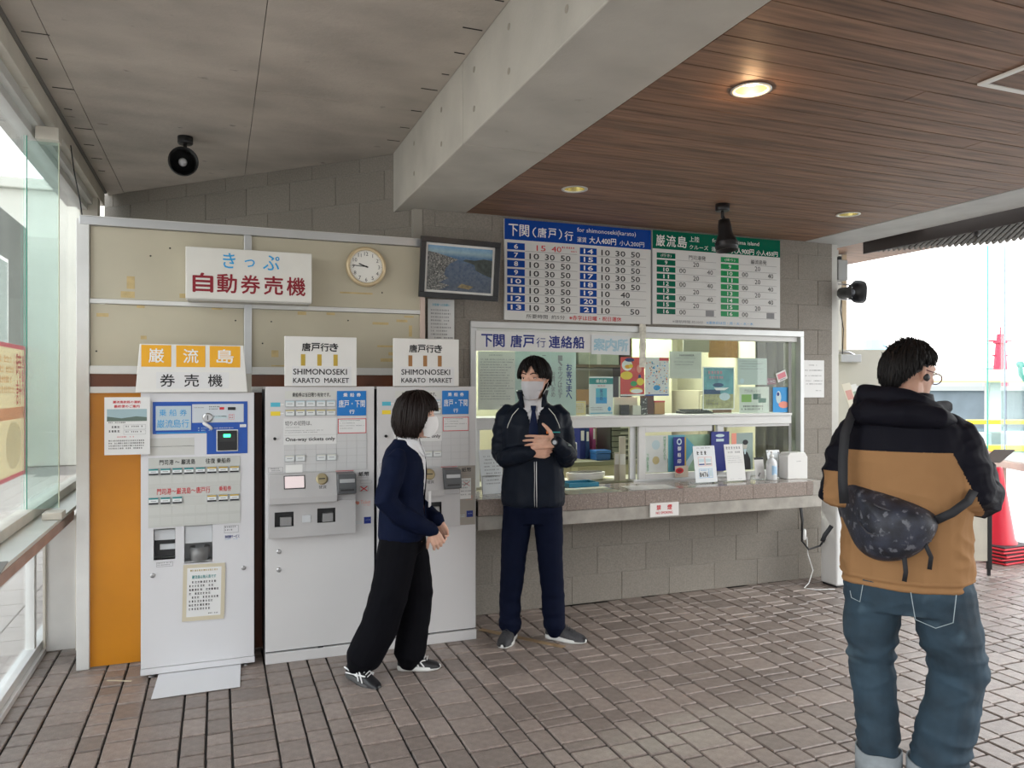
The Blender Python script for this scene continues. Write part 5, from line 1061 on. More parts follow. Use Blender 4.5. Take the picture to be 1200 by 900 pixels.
# slatted rack under the outer eave
sk = thing('louvre_rack', 'dark timber louvre of many tilted slats hanging under the right eave', 'louvre', (5.08, 1.4, 2.53)); dkm = mat('dark_louvre_timber', (.05, .04, .038), .6); lt = mat('weathered_slat', (.3, .285, .265), .7, var=.2, scale=20)
bx('top_board', dkm, sk, -.13, .30, 0, 3.45, .20, .235, .003); bx('side_board', dkm, sk, -.135, -.115, 0, 3.45, .10, .235, .003); bx('hanger', steel, sk, .02, .05, 2.55, 2.58, .05, .2)
for q in range(73):
    y = .06 + q*.0465; zz = -.0 + max(0, (y-2.35))*.1; M_ = Matrix.Translation((.0+.07*math.sin(q*.05), y, .075+zz)) @ Matrix.Rotation(R(-36), 4, 'Y'); MB().box(-.11, .17, -.009, .009, -.012, .012, M=M_).build('slat', lt, sk)
# ================================================================ OUTSIDE
# left of the glass: pavement, grey notice wall and pale building
pv = mat('outside_paving', (.52, .46, .42), .7, var=.15, scale=5)
o = bx('floor', mat('outside_joint', (.22, .2, .19), .9), None, -9, -1.02, -3, 22, -.08, -.012); o['kind'] = 'structure'; b = MB(); rg = random.Random(9)
for q in range(14):
    y = -1.0+q*.02
    yy = -1.0
    while yy < 15: l = rg.choice([.3, .45, .6]); b.box(-4.9+q*.28, -4.9+q*.28+.27, yy, yy+l-.012, -.03, 0); yy += l
b.build('paver', pv, o, kind='stuff')
kw = thing('grey_kiosk', 'dark grey building with framed windows beyond the left glazing', 'building', (-3.2, 5.0, 0)); kg = mat('kiosk_grey', (.075, .075, .068), .7, var=.3, scale=1.5)
bx('wall', kg, kw, -2.0, 0, 0, 11.1, 0, 4.38, .01)
for q in range(4): f = bx('window_frame', alu_w, kw, 0, .03, .6+q*2.4, 2.4+q*2.4, 1.9, 3.6, .004); bx('pane', mat('kiosk_glass', (.15, .19, .18), .15), f, .03, .034, .66+q*2.4, 2.34+q*2.4, 1.96, 3.54)
b = MB(); vs, fs = glyphs('おみやげ'); mx_ = max(v[0] for v in vs); b.add([(.012, 8.2+v[0]/mx_*2.6, 1.45+v[1]*.42) for v in vs][::1], fs); b.build('lettering', mat('grey_lettering', (.02, .02, .02), .6), kw, kind='stuff')
pw = thing('pale_building', 'pale concrete building far beyond the left glazing', 'building', (-8, 17, 0)); bx('wall', mat('pale_far_wall', (.62, .62, .56), .8, var=.12, scale=.8), pw, 0, 7.2, 0, 3, 0, 5.3, .02); bx('parapet', mat('pale_far_wall', (.62, .62, .56), .8), pw, -.1, 7.3, -.1, 3.1, 5.3, 5.5, .02)
for q in range(3): f = bx('window_frame', alu_w, pw, .5+q*1.35, 1.4+q*1.35, -.03, 0, 1.4, 3.0, .01); bx('pane', mat('kiosk_glass', (.15, .19, .18), .15), f, .56+q*1.35, 1.34+q*1.35, -.04, -.03, 1.46, 2.94)
def thin_print(name, c):
    """paper the daylight shines through"""
    m = bpy.data.materials.new(name); m.use_nodes = True; t = m.node_tree; b_ = t.nodes['Principled BSDF']; b_.inputs['Base Color'].default_value = (*c, 1); b_.inputs['Roughness'].default_value = .6
    tl = nn(t, 'ShaderNodeBsdfTranslucent'); tl.inputs[0].default_value = (*[min(1, v*1.15) for v in c], 1); mx = nn(t, 'ShaderNodeMixShader'); mx.inputs[0].default_value = .5
    t.links.new(b_.outputs[0], mx.inputs[1]); t.links.new(tl.outputs[0], mx.inputs[2]); t.links.new(mx.outputs[0], t.nodes['Material Output'].inputs[0]); return m
tpk, trd, tor, tcr, tsl = thin_print('thin_pink', (.8, .12, .25)), thin_print('thin_red', (.8, .05, .06)), thin_print('thin_orange', (.85, .4, .08)), thin_print('thin_cream', (.85, .82, .7)), thin_print('thin_salmon', (.85, .45, .3))
ps = thing('poster', 'red bordered yellow festival poster on the left glazing', 'poster', (-.958, 4.16, 1.08), R(90)); MB().add([(0, 0, 0), (.6, 0, 0), (.6, 0, .68), (0, 0, .68)], [(0, 1, 2, 3)]).build('sheet', thin_print('thin_yellow', (.85, .7, .4)), ps)
i = Ink(-.0001); i.frame(0, .60, 0, .68, .022, tpk); i.rect(.02, .58, .30, .36, tsl); i.disc(.36, .17, .16, .12, tcr); i.col('時計', .46, .64, .13, .11, .01, trd, .02); i.col('連載の', .545, .63, .07, .05, .004, tpk, .02); i.fine(.05, .36, .42, .62, 4, tor, .7); i.build(ps)
# right: quay, water, walkway roof, breakwater, lighthouse, town
o = bx('floor', mat('quay_concrete', (.55, .54, .52), .8, var=.15, scale=1.2), None, 7.4, 16, -6, 30, -.3, -.02); o['kind'] = 'structure'
def sea_mat():
    m = mat('harbour_water', (.16, .27, .28), .12, var=.3, scale=.6, bump=1.0, bscale=1.6); return m
o = MB().add([(16, -60, -3), (400, -60, -3), (400, 500, -3), (16, 500, -3)], [(0, 1, 2, 3)]).build('harbour_water', sea_mat()); tag(o, 'grey green harbour water beyond the quay on the right', 'water', kind='stuff')
def far(px, d): # metric helper: lateral direction at distance d along the view axis
    l = px*d; return (.3584*d + .9336*l, .9336*d - .3584*l)
def slab(name, m_, par, l0, l1, d0, d1, z0, z1, loc):
    """box laid out in a frame turned 21 degrees like the quay edge"""
    return MB().box(l0, l1, d0, d1, z0, z1).build(name, m_, par)
rz = R(-21)
wk = thing('walkway_roof', 'long cream roofed pontoon walkway on white posts across the water', 'walkway', (14.3+0, 37.3, 0), rz); cr = mat('cream_roof', (.78, .72, .58), .6)
MB().prism([(19, 1.78), (19, 1.95), (23, 2.38), (29, 2.42), (40, 1.9), (40, 1.78)], 0, 4, 'y').build('roof', cr, wk); bx('fascia', mat('yellow_fascia', (.6, .52, .22), .6), wk, 2, 40, -.05, 0, 1.72, 1.8); MB().prism([(2, 1.8), (2, 1.9), (19, 1.95), (19, 1.8)], 0, 4, 'y').build('roof', cr, wk)
for q in range(9): bx('post', white_p, wk, 2.5+q*4.6-.0, 3.1+q*4.6-.0, 1, 1.5, -3, 1.78, .02)
bx('deck', mat('deck_grey', (.45, .45, .43), .7), wk, 0, 42, -1, 5, -3.0, -1.9)
for z in (-1.3, -1.55): MB().tube([(0, -1, z), (42, -1, z)], .03, 6).build('hand_rail', alu_w, wk)
for q in range(30): MB().tube([(q*1.4, -1, -1.9), (q*1.4, -1, -1.3)], .03, 5).build('rail_post', alu_w, wk)
for n_, (x, c) in enumerate(((23.6, (.75, .12, .05)), (24.8, (.8, .16, .08)), (26.1, (.05, .3, .2)))): t = thing('storage_crate', ['red crate on the pontoon, left one', 'orange red crate between the red and green crates', 'dark green crate on the pontoon'][n_], 'crate', (14.3+.9336*x-.3584*-.5*-1, 37.3-.3584*x, -1.9), rz); bx('body', mat('crate_%d' % n_, c, .5), t, 0, 1.05, 0, 1, 0, .75, .03); bx('lid', mat('crate_lid_%d' % n_, tuple(v*.8 for v in c), .5), t, -.03, 1.08, -.03, 1.03, .75, .82, .02)
yb = thing('yellow_barrier', 'yellow floating barrier across the harbour behind the glass', 'barrier', (9.5, 24.5, 0), rz); yl = mat('safety_yellow', (.85, .62, .03), .5); bx('beam', yl, yb, 6, 30, 0, .4, .28-.05, .42-.05, .02)
for q in range(7): bx('float', mat('float_grey', (.45, .46, .46), .6), yb, 6.5+q*3.4, 9.4+q*3.4, -.2, .9, -.55, -.05, .04)
y2 = thing('yellow_barrier', 'lower yellow and white mooring edge nearer the glass', 'barrier', (6.4, 17.2, 0), rz); bx('beam', yl, y2, 6, 20, 0, .3, -.02, .12, .02); bx('ledge', mat('white_ledge', (.7, .7, .68), .6), y2, 5, 20, -.6, 0, -.28, -.1, .02)
bw = thing('breakwater', 'long dark breakwater wall across the harbour', 'breakwater', (30, 78, 0), rz); bx('wall', mat('breakwater_dark', (.17, .2, .22), .8, var=.3, scale=.3), bw, -10, 110, 0, 5, -3, 1.0); bx('cap', mat('breakwater_cap', (.4, .4, .38), .8), bw, -10, 110, -.3, 5.2, 1.0, 1.5)
lh = thing('signal_tower', 'bright red harbour signal tower in the distance', 'tower', (88.5, 65.6, 0)); rd = mat('tower_red', (.8, .03, .09), .5)
MB().lathe([(1.3, -3), (.95, 1), (.55, 6.2), (.5, 6.6), (.8, 6.7), (.8, 7.0), (.42, 7.1), (.38, 7.8)], 12, smooth=False).build('shaft', rd, lh)
for z, l in ((5.2, 1.3), (7.0, 1.9), (3.9, 1.1)): MB().tube([(-l*.6, l*.3, z), (l*.6, -l*.3, z)], .1, 6).build('cross_arm', rd, lh)
MB().tube([(0, 0, 7), (0, 0, 8.6)], .1, 6).build('mast', rd, lh)
bt = thing('signal_tower', 'pale blue control tower far behind the beige door', 'tower', (99.2, 94.8, 0)); pbm = mat('tower_pale_blue', (.4, .62, .78), .5); MB().lathe([(2.0, -3), (1.5, 6.6)], 10, smooth=False).build('shaft', pbm, bt); MB().lathe([(1.5, 6.6), (1.8, 7.4), (1.8, 8.9), (1.1, 9.6), (.2, 10.0)], 12, smooth=False).build('cabin', pbm, bt)
for n_, (px, d, w_, h_, c) in enumerate([(.58, 182, 12, 3.2, (.5, .55, .58)), (.645, 230, 9, 4.6, (.56, .6, .62)), (.70, 170, 14, 3.0, (.52, .52, .5)), (.76, 215, 11, 4.2, (.6, .62, .62)), (.50, 200, 10, 2.8, (.55, .6, .6))]):
    x, y = far(px, d); t = thing('far_building', ['pale grey far shore building left of the red tower', 'taller far shore building beside the pale grey one', 'low beige far shore building nearest the red tower', 'white far shore building just behind the red tower', 'small far shore building at the left end'][n_], 'building', (x, y, 0), rz, 'far shore buildings'); bx('block', mat('far_block_%d' % n_, c, .8), t, -w_/2, w_/2, 0, 8, -3, 1.55+h_); bx('roof', mat('far_roof', (.35, .38, .4), .8), t, -w_/2+1, w_/2-3, 1, 7, 1.55+h_, 2.4+h_)
gp = thing('lamp_arm', 'curved green lamp arm outside at the right edge', 'lamp arm', (11.98, 8.3, 0)); gpm = mat('green_pipe', (.03, .25, .2), .4); x, y = 0, 0
MB().tube([(-.35, .0, 1.86), (-.33, 0, 1.72), (-.22, 0, 1.62), (.1, -.05, 1.55), (.4, -.1, 1.52)], .035).build('arm', gpm, gp); MB().tube([(-.35, 0, 1.86), (.4, -.1, 1.86)], .03).build('arm', gpm, gp); MB().tube([(.4, -.1, -.02), (.4, -.1, 2.2)], .05).build('post', gpm, gp); MB().lathe([(.05, -.03), (.05, .03)], 16, Matrix.Translation((-.35, 0, 1.88)) @ Matrix.Rotation(PI/2, 4, 'X')).build('joint', gpm, gp)

ob_ = thing('added_rear_building', 'unseen grey building added behind the viewpoint to dim reflections', 'building', (-22, -20, 0)); bx('wall', mat('added_rear_wall', (.34, .33, .31), .8, var=.15, scale=.4), ob_, 0, 46, -6, 0, 0, 6.5, .02)  # added out of view so reflections show grey instead of white sky
for q in range(9):
    f = bx('window_frame', alu_w, ob_, 2+q*4.9, 5+q*4.9, 0, .05, 2.2, 4.6, .01); bx('pane', mat('kiosk_glass', (.15, .19, .18), .15), f, 2.1+q*4.9, 4.9+q*4.9, .05, .06, 2.3, 4.5)
o = bx('floor', mat('forecourt', (.3, .28, .26), .8, var=.2, scale=1), None, -22, 24, -20, -2.2, -.1, -.012); o['kind'] = 'structure'
# ================================================================ PEOPLE
def skin_mat(name, c):
    m = mat(name, c, .55, var=.08, scale=30); b = m.node_tree.nodes['Principled BSDF']; b.inputs['Subsurface Weight'].default_value = .12; b.inputs['Subsurface Radius'].default_value = (.02, .008, .005); return m
skin = skin_mat('skin', (.62, .36, .26)); hair_m = mat('black_hair', (.008, .007, .007), .5, spec=.16)
def cloth(name, c, rough=.8, var=.12, scale=14, bump=.25, bscale=500, **k): return mat(name, c, rough, spec=.08, var=var, scale=scale, bump=bump, bscale=bscale, **k)
def blob(name, mb, m, parent, voxel=.006, it=4, fold=None, pick=None, cut=None, label=None):
    """closed overlapping pieces fused into one continuous surface, smoothed, then folded"""
    o = bpy.data.objects.new('tmp', mb.mesh('tmp', [])); COL.objects.link(o)
    r = o.modifiers.new('r', 'REMESH'); r.mode = 'VOXEL'; r.voxel_size = voxel; r.use_smooth_shade = True
    s = o.modifiers.new('s', 'SMOOTH'); s.factor = .5; s.iterations = it
    me = bpy.data.meshes.new_from_object(o.evaluated_get(bpy.context.evaluated_depsgraph_get())); me.name = name
    bpy.data.objects.remove(o); me.materials.clear()
    for q in (m if isinstance(m, (list, tuple)) else [m]): me.materials.append(q)
    if fold:
        me.update(); nv = [v.normal.copy() for v in me.vertices]
        for v, nrm in zip(me.vertices, nv): v.co += nrm*fold(v.co)
    if cut:
        bm = bmesh.new(); bm.from_mesh(me); bmesh.ops.delete(bm, geom=[f for f in bm.faces if cut(f.calc_center_median(), f.normal)], context='FACES'); bm.to_mesh(me); bm.free()
    me.update()
    if pick:
        for p in me.polygons: p.material_index = pick(p.center, p.normal)
    me.polygons.foreach_set('use_smooth', [True]*len(me.polygons))
    ob = bpy.data.objects.new(name, me); COL.objects.link(ob); ob.parent = parent
    if label: ob['label'] = label
    return ob
def xf(mb, M): mb.v = [tuple(M @ Vector(v)) for v in mb.v]; return mb
def join(a, b): a.add(b.v, b.f); return a
HR = [(-.045, -.118, .014, .014), (-.046, -.112, .03, .028), (-.038, -.095, .043, .048), (-.024, -.07, .054, .068), (-.012, -.035, .064, .083), (-.003, 0, .070, .093), (.002, .04, .074, .098), (.004, .07, .071, .094), (.004, .095, .06, .08), (.004, .112, .04, .055), (.004, .121, .012, .016)]
def head_mb():
    b = MB().loft([(0, cy, z, rx, ry, 2.15) for cy, z, rx, ry in HR])
    b.tube([(0, -.090, .022), (0, -.100, -.005), (0, -.108, -.028)], [.007, .009, .0125], 10)
    for s_ in (-1, 1):
        b.tube([(s_*.008, -.099, -.031), (s_*.013, -.096, -.031)], .007, 8)
        b.tube([(s_*.012, -.088, .034), (s_*.032, -.085, .037), (s_*.05, -.070, .032)], .009, 8)   # brow ridge
        b.tube([(s_*.03, -.072, -.018), (s_*.048, -.06, -.015)], .016, 8)                          # cheek
        b.tube([(s_*.069, .012, -.022), (s_*.077, .020, .0), (s_*.079, .026, .022)], [.007, .011, .012], 8)   # ear
    b.tube([(-.02, -.090, -.062), (0, -.095, -.060), (.02, -.090, -.062)], .007, 8); b.tube([(-.016, -.088, -.072), (0, -.092, -.073), (.016, -.088, -.072)], .007, 8)
    return b
def hand_mb(W, F, N, side=1, curls=((18, 20, 15),)*4, thumb=(.5, .75, -.1), k=1.0):
    """wrist point, finger direction, palm normal; side picks the thumb side; five separate fingers"""
    F = Vector(F).normalized(); N = Vector(N); N = (N - F*N.dot(F)).normalized(); S = F.cross(N)*side; W = Vector(W); b = MB()
    L = [(.042, .027, .021), (.046, .030, .022), (.043, .028, .021), (.034, .021, .019)]
    for q in range(4):
        off = S*(.031-.0205*q)*k; kn = W + off*1.0 + F*(.088 - abs(q-1.2)*.005)*k
        b.tube([W + off*.55 + F*.0, W + off*.85 + F*.05*k, kn], [.0145*k, .0145*k, .0115*k], 10)
        d = (F + S*(.10-.07*q)).normalized(); p = kn.copy(); pts = [p.copy()]; ang = 0
        for l, c in zip(L[q], curls[q]):
            ang += R(c); dd = d*math.cos(ang) + N*math.sin(ang); p = p + dd*l*k; pts.append(p.copy())
        b.tube(pts, [.0095*k, .0086*k, .008*k, .0066*k], 10)
    t0 = W + S*.018*k + F*.015*k; d1 = (F*thumb[0] + S*thumb[1] + N*thumb[2]).normalized(); t1 = t0 + d1*.045*k; d2 = (d1 + F*.45).normalized(); t2 = t1 + d2*.033*k; t3 = t2 + (d2 + F*.2).normalized()*.026*k
    b.tube([t0, t1, t2, t3], [.016*k, .0125*k, .0105*k, .008*k], 10)
    return b
def hair_shell(parent, M, low, top=1.0, th=.014, n=200, seed=1, straight=0, wild=.0, m=hair_m, name='hair', flare=0.0):
    """hair cap plus overlapping locks flowing from the crown down to low(azimuth) (metres below the head centre is negative)"""
    rg = random.Random(seed); b = MB()
    def P(a, t, off):
        zl = low(a); zt = .121
        # polar sweep to the equator, then straight down
        zmid = .02; phl = PI/2
        if zl >= zmid: ph = t*math.acos(max(-1, min(1, (zl-zmid)/(zt-zmid)))); rr = math.sin(ph); z = zmid + (zt-zmid+off)*math.cos(ph)
        else:
            s1 = (PI/2)*.085; s2 = zmid-zl; s = t*(s1+s2)
            if s < s1: ph = s/.085; rr = math.sin(ph); z = zmid + (zt-zmid+off)*math.cos(ph)
            else:
                u = s - s1; z = zmid - u; rr = 1 - (0 if straight else min(.35, (u/.13)**2*.3)) + flare*u
                if straight: rr = 1 + .03*math.sin(u*25) - max(0, u-.07)*2.2
        return Vector((math.sin(a)*(.076+off)*rr, .004 - math.cos(a)*(.099+off)*rr + (0 if abs(a) < 1.6 else 0), z))
    na, nt = 48, 14; vs = []
    for i in range(na):
        a = -PI + 2*PI*i/na
        for j in range(nt+1): vs.append(P(a, j/nt, th + .003*noise.noise(Vector((a*6, j*.4, seed)))))
    fs = [(i*(nt+1)+j, ((i+1) % na)*(nt+1)+j, ((i+1) % na)*(nt+1)+j+1, i*(nt+1)+j+1) for i in range(na) for j in range(nt)]
    b.add([M @ v for v in vs], fs, smooth=True)
    vs2 = []
    for i in range(na):
        a = -PI + 2*PI*i/na
        for j in range(nt+1): vs2.append(P(a, j/nt, .001))
    b.add([M @ v for v in vs2], [f[::-1] for f in fs], smooth=True)
    for q in range(n):
        a = rg.uniform(-PI, PI); t0 = rg.uniform(.0, .45); off = th + rg.uniform(-.003, .006); da = rg.uniform(-.25, .25); w = rg.uniform(.003, .008); pts = []; t1 = 1 + rg.uniform(-.04, .05)
        for j in range(7):
            t = t0 + (t1-t0)*j/6; p = P(a + da*(j/6)**2, t, off + wild*rg.uniform(-.3, 1)*(j/6)); pts.append(M @ p)
        b.tube(pts, [w*.5, w, w, w, w*.9, w*.6, w*.15], 5)
    return b.build(name, m, parent)
def mask_part(parent, M, mm, bump=.012, pleats=True, zt=.0, zb=-.112):
    b = MB(); na, nz = 22, 14; g = []
    def ringat(z):
        for (c0, z0, a0, b0), (c1, z1, a1, b1) in zip(HR, HR[1:]):
            if z0 <= z <= z1: t = (z-z0)/(z1-z0); return c0+(c1-c0)*t, a0+(a1-a0)*t, b0+(b1-b0)*t
        return HR[0][0], HR[0][2], HR[0][3]
    for layer in (.0085, .0065):
        for j in range(nz+1):
            z = zt + (zb-zt)*j/nz; cy, rx, ry = ringat(max(z, -.10)); 
            for i in range(na+1):
                u = -1 + 2*i/na; a = u*R(72); bp = bump*math.exp(-(u/(.35 if pleats else .26))**2)*max(0, math.sin(PI*min(1, max(0, (j+1.2)/(nz+1.2)))))**.7
                pl = .0022*math.sin(j*PI/2.4) if pleats and 2 < j < nz-1 else 0
                zz = z - (.012*abs(u)**2 * (-1 if j > nz/2 else 1)) * (1 if j in (0,) else .6)
                g.append(M @ Vector((math.sin(a)*(rx+layer), cy - math.cos(a)*(ry+layer) - bp - pl*math.cos(a), zz)))
    k = (nz+1)*(na+1)
    fs = [(j*(na+1)+i, j*(na+1)+i+1, (j+1)*(na+1)+i+1, (j+1)*(na+1)+i) for j in range(nz) for i in range(na)]
    b.add(g, fs + [tuple(q + k for q in f[::-1]) for f in fs], smooth=True)
    o = b.build('face_mask', mm, parent, label='white face mask')
    for s_ in (-1, 1):
        for z0, z1 in ((-.01, .02), (-.085, -.022)):
            MB().tube([M @ Vector((s_*.066, -.03, z0)), M @ Vector((s_*.076, -.0, (z0+z1)/2)), M @ Vector((s_*.079, .03, z1))], .0014, 5).build('ear_loop', mm, o)
def eyes(parent, M, closed=.35):
    for s_ in (-1, 1):
        e = MB().lathe([(.001, -.006), (.010, -.004), (.0125, 0), (.010, .004), (.001, .006)], 14, M @ Matrix.Translation((s_*.031, -.079, .014)) @ Matrix.Rotation(PI/2, 4, 'X') @ Matrix.Diagonal((1.05, closed, 1.3, 1)), cap=False).build('eye', mat('eye_white', (.6, .57, .54), .3), parent)
        MB().lathe([(.001, 0), (.0052, .001), (.005, .002)], 12, M @ Matrix.Translation((s_*.031-.001, -.0855, .014)) @ Matrix.Rotation(PI/2, 4, 'X') @ Matrix.Diagonal((1, .7, 1, 1))).build('iris', mat('dark_iris', (.015, .008, .005), .2), e)
        MB().tube([M @ Vector((s_*.017, -.088, .016)), M @ Vector((s_*.031, -.0875, .0205)), M @ Vector((s_*.046, -.079, .016))], [.001, .0022, .0012], 6).build('eyelid', mat('lash_dark', (.03, .015, .012), .6), parent)
        MB().tube([M @ Vector((s_*.014, -.096, .040)), M @ Vector((s_*.032, -.093, .046)), M @ Vector((s_*.052, -.078, .040))], [.0026, .003, .0014], 6).build('eyebrow', hair_m, parent)
def shoe(parent, P, yaw, up_m, sole_m, L=.27, W=.048, stripes=None, pitch=0, name='shoe', lab=None, scale_h=1.0):
    """low shoe with shaped sole, upper, tongue and laces; heel at local +y, toe at -y"""
    M = Matrix.Translation(P) @ Matrix.Rotation(yaw, 4, 'Z') @ Matrix.Rotation(pitch, 4, 'X'); b = MB()
    out = [(0, -.56, .35), (.55, -.50, .8), (.95, -.30, 1), (1.0, -.12, 1), (.78, .12, 1), (.8, .34, 1), (.5, .44, .9), (0, .46, .9)]
    pl = [(x*W, y*L) for x, y, _ in out] + [(-x*W, y*L) for x, y, _ in out[-2:0:-1]]
    n = len(pl); vs = []
    for z, s_ in ((0, .97), (.007, 1.04), (.018, 1.02), (.022, .96)): vs += [(x*s_, y*(.985 + (s_-1)*.4), z + (.012*max(0, (-y/L-.4))*3) + (.006 if y > 0 else 0)*(z > .01)) for x, y in pl]
    fs = [(r*n+i, r*n+(i+1) % n, (r+1)*n+(i+1) % n, (r+1)*n+i) for r in range(3) for i in range(n)] + [tuple(range(n))[::-1], tuple(range(3*n, 4*n))]
    b.add([M @ Vector(v) for v in vs], fs, smooth=True); up = MB()
    rg_ = [(y, w, h) for y, w, h in [(-.54, .45, .028), (-.46, .75, .045), (-.34, .92, .055), (-.2, .93, .066), (-.06, .85, .082), (.08, .76, .098), (.24, .74, .105), (.38, .66, .108), (.44, .45, .10)]]
    seg = 14; vs = []
    for y, w, h in rg_:
        for k in range(seg):
            a = PI*k/(seg-1); vs.append((math.cos(a)*W*w, y*L, .014 + max(0, math.sin(a))**.6*(h*scale_h-.014)))
    fs = [(i*seg+k, i*seg+k+1, (i+1)*seg+k+1, (i+1)*seg+k) for i in range(len(rg_)-1) for k in range(seg-1)] + [tuple(range(seg)), tuple(range((len(rg_)-1)*seg, len(rg_)*seg))[::-1]]
    up.add([M @ Vector(v) for v in vs], fs, smooth=True)
    o = up.build(name, up_m, parent, label=lab); b.build('sole', sole_m, o)
    for q in range(5):
        y = (-.24+q*.06)*L; h = .066+q*.0075
        MB().tube([M @ Vector((-.5*W, y, h*.86)), M @ Vector((0, y-.004, h+.006)), M @ Vector((.5*W, y, h*.86))], .0022, 5).build('lace', stripes or up_m, o)
    if stripes:
        for s_ in (-1, 1):
            for (y0, z0, y1, z1) in ((-.18, .026, .02, .082), (-.06, .026, .12, .09), (.34, .035, -.2, .058), (.40, .06, -.05, .035)):
                MB().tube([M @ Vector((s_*W*(.96-.22*t), (y0+(y1-y0)*t)*L, z0+(z1-z0)*t)) for t in (0, .35, .7, 1)], .0042, 5).build('stripe', stripes, o)
    return o
def nz(p, f, s=0): return noise.noise(Vector((p[0]*f[0]+s, p[1]*f[1], p[2]*f[2])))
def rz_(p, f, s=0): return .35 - abs(nz(p, f, s))*1.6

# ---------------------------------------------------------------- the man facing us
mn = thing('person', 'person in black zip jacket, navy tie and white mask standing hands together at the counter', 'person', (1.795, 4.32, 0), R(-21))
Hm = Matrix.Translation((.008, -.035, 1.588)) @ Matrix.Rotation(R(-24), 4, 'Z') @ Matrix.Rotation(R(6), 4, 'X')
b = xf(head_mb(), Hm)
b.tube([(0, .015, 1.38), (.003, -.0, 1.47), (.006, -.015, 1.55)], [.062, .054, .052], 16)
b.loft([(0, 0, .84, .14, .10), (0, 0, .95, .155, .105), (0, 0, 1.08, .14, .098), (0, 0, 1.22, .155, .105), (0, .005, 1.33, .165, .10), (0, .01, 1.40, .13, .08), (0, .01, 1.43, .07, .06)])
for s_ in (-1, 1):
    b.tube([(s_*.085, .0, .88), (s_*.11, .0, .48), (s_*.135, .03, .075)], [.075, .052, .026], 12)
WR, WL = Vector((-.015, -.205, 1.165)), Vector((.125, -.215, 1.222))
b.tube([(-.155, .01, 1.37), (-.19, .015, 1.12), WR], [.05, .04, .026], 12); b.tube([(.155, .01, 1.37), (.20, .015, 1.12), WL], [.05, .04, .026], 12)
join(b, hand_mb(WR, (1, -.08, .0), (-.1, .75, .25), 1, ((35, 45, 30), (40, 50, 30), (45, 50, 30), (50, 50, 30)), (.6, .6, .1), 1.0))
join(b, hand_mb(WL, (-1, -.06, .02), (.1, .9, -.3), -1, ((8, 12, 10), (8, 14, 10), (10, 16, 10), (12, 20, 12)), (.35, 1, -.05), 1.03))
body = blob('body', b, skin, mn, .0036, 3)
eyes(mn, Hm, .34)
mask_part(mn, Hm, mat('mask_white', (.52, .51, .53), .8), .022)
def low_m(a):
    x = abs(a)
    if x < .75: return .062 - .02*math.cos(a*9+1) - (.02 if a < -.3 else 0)
    if x < 1.15: return .015
    if x < 1.75: return .012 - (x-1.15)*.02
    return -.02 - (x-1.75)*.05
hair_shell(mn, Hm, low_m, th=.017, n=260, seed=4, wild=.004)
jk = cloth('black_nylon', (.009, .0125, .021), .4, scale=20, bump=.1)
nvy = cloth('navy_trouser_cloth', (.004, .0065, .02), .75)
shirt = cloth('white_shirt', (.72, .72, .74), .7, var=.04)
# shirt and tie under the jacket
blob('shirt', MB().loft([(0, -.005, .95, .145, .115), (0, -.008, 1.2, .165, .122), (0, -.006, 1.33, .165, .118), (0, .0, 1.41, .12, .098), (0, .0, 1.45, .078, .076), (0, -.002, 1.475, .066, .064)]), shirt, mn, .007, 3)
for s_ in (-1, 1):
    MB().add([(s_*.004, -.088, 1.435), (s_*.062, -.055, 1.492), (s_*.074, -.03, 1.498), (s_*.06, -.10, 1.415), (s_*.028, -.118, 1.39), (s_*.004, -.090, 1.432), (s_*.06, -.050, 1.49), (s_*.07, -.025, 1.494), (s_*.054, -.092, 1.41), (s_*.026, -.110, 1.388)], [(0, 1, 2, 3, 4), (9, 8, 7, 6, 5), (0, 4, 9, 5), (4, 3, 8, 9), (3, 2, 7, 8)]).build('shirt_collar', shirt, mn)
tie = cloth('navy_tie', (.008, .014, .045), .5)
MB().prism([(-.018, 1.432), (.018, 1.432), (.012, 1.40), (-.012, 1.40)], -.122, -.10, 'y').build('tie_knot', tie, mn, .004)
MB().add([(-.011, -.122, 1.402), (.011, -.122, 1.402), (.026, -.142, 1.30), (.030, -.150, 1.18), (-.030, -.150, 1.18), (-.026, -.142, 1.30), (0, -.127, 1.40), (0, -.150, 1.30), (0, -.157, 1.18)], [(0, 6, 7, 5), (6, 1, 2, 7), (5, 7, 8, 4), (7, 2, 3, 8)], smooth=True).build('tie', tie, mn)
b = MB().loft([(0, .0, .825, .185, .135), (0, .0, .85, .192, .14), (0, .0, .95, .19, .138), (0, -.002, 1.08, .182, .138), (0, -.005, 1.20, .19, .142), (0, 0, 1.31, .205, .138), (0, .006, 1.38, .195, .12), (0, .01, 1.425, .14, .10), (0, .01, 1.455, .088, .088), (0, .012, 1.50, .082, .078)])
b.tube([(-.155, .01, 1.365), (-.18, .012, 1.26), (-.188, .0, 1.13), (-.165, -.07, 1.115), (-.10, -.15, 1.14), (-.022, -.197, 1.163)], [.074, .07, .066, .064, .054, .040], 18)
b.tube([(.155, .01, 1.365), (.185, .012, 1.26), (.207, .0, 1.13), (.20, -.07, 1.12), (.18, -.15, 1.17), (.128, -.208, 1.218)], [.074, .07, .066, .064, .052, .040], 18)
def fold_m(p):
    arm = max(0, min(1, (abs(p.x)-.15)/.06)) if p.z < 1.36 else 0
    f = .005*nz(p, (9, 9, 5), 3) + .003*nz(p, (22, 22, 12), 7)
    f += arm*(.009*rz_(p, (15, 12, 26), 5)) + .006*rz_(p, (14, 5, 5), 9)*(1-arm)
    return f
def vcut(c, n):
    w = (c.z-1.265)/(1.47-1.265)*.062 if c.z > 1.265 else -1
    return c.y < -.03 and abs(c.x-.0) < w and c.z < 1.56 and n.y < .3
blob('jacket', b, jk, mn, .0065, 4, fold_m, cut=vcut)
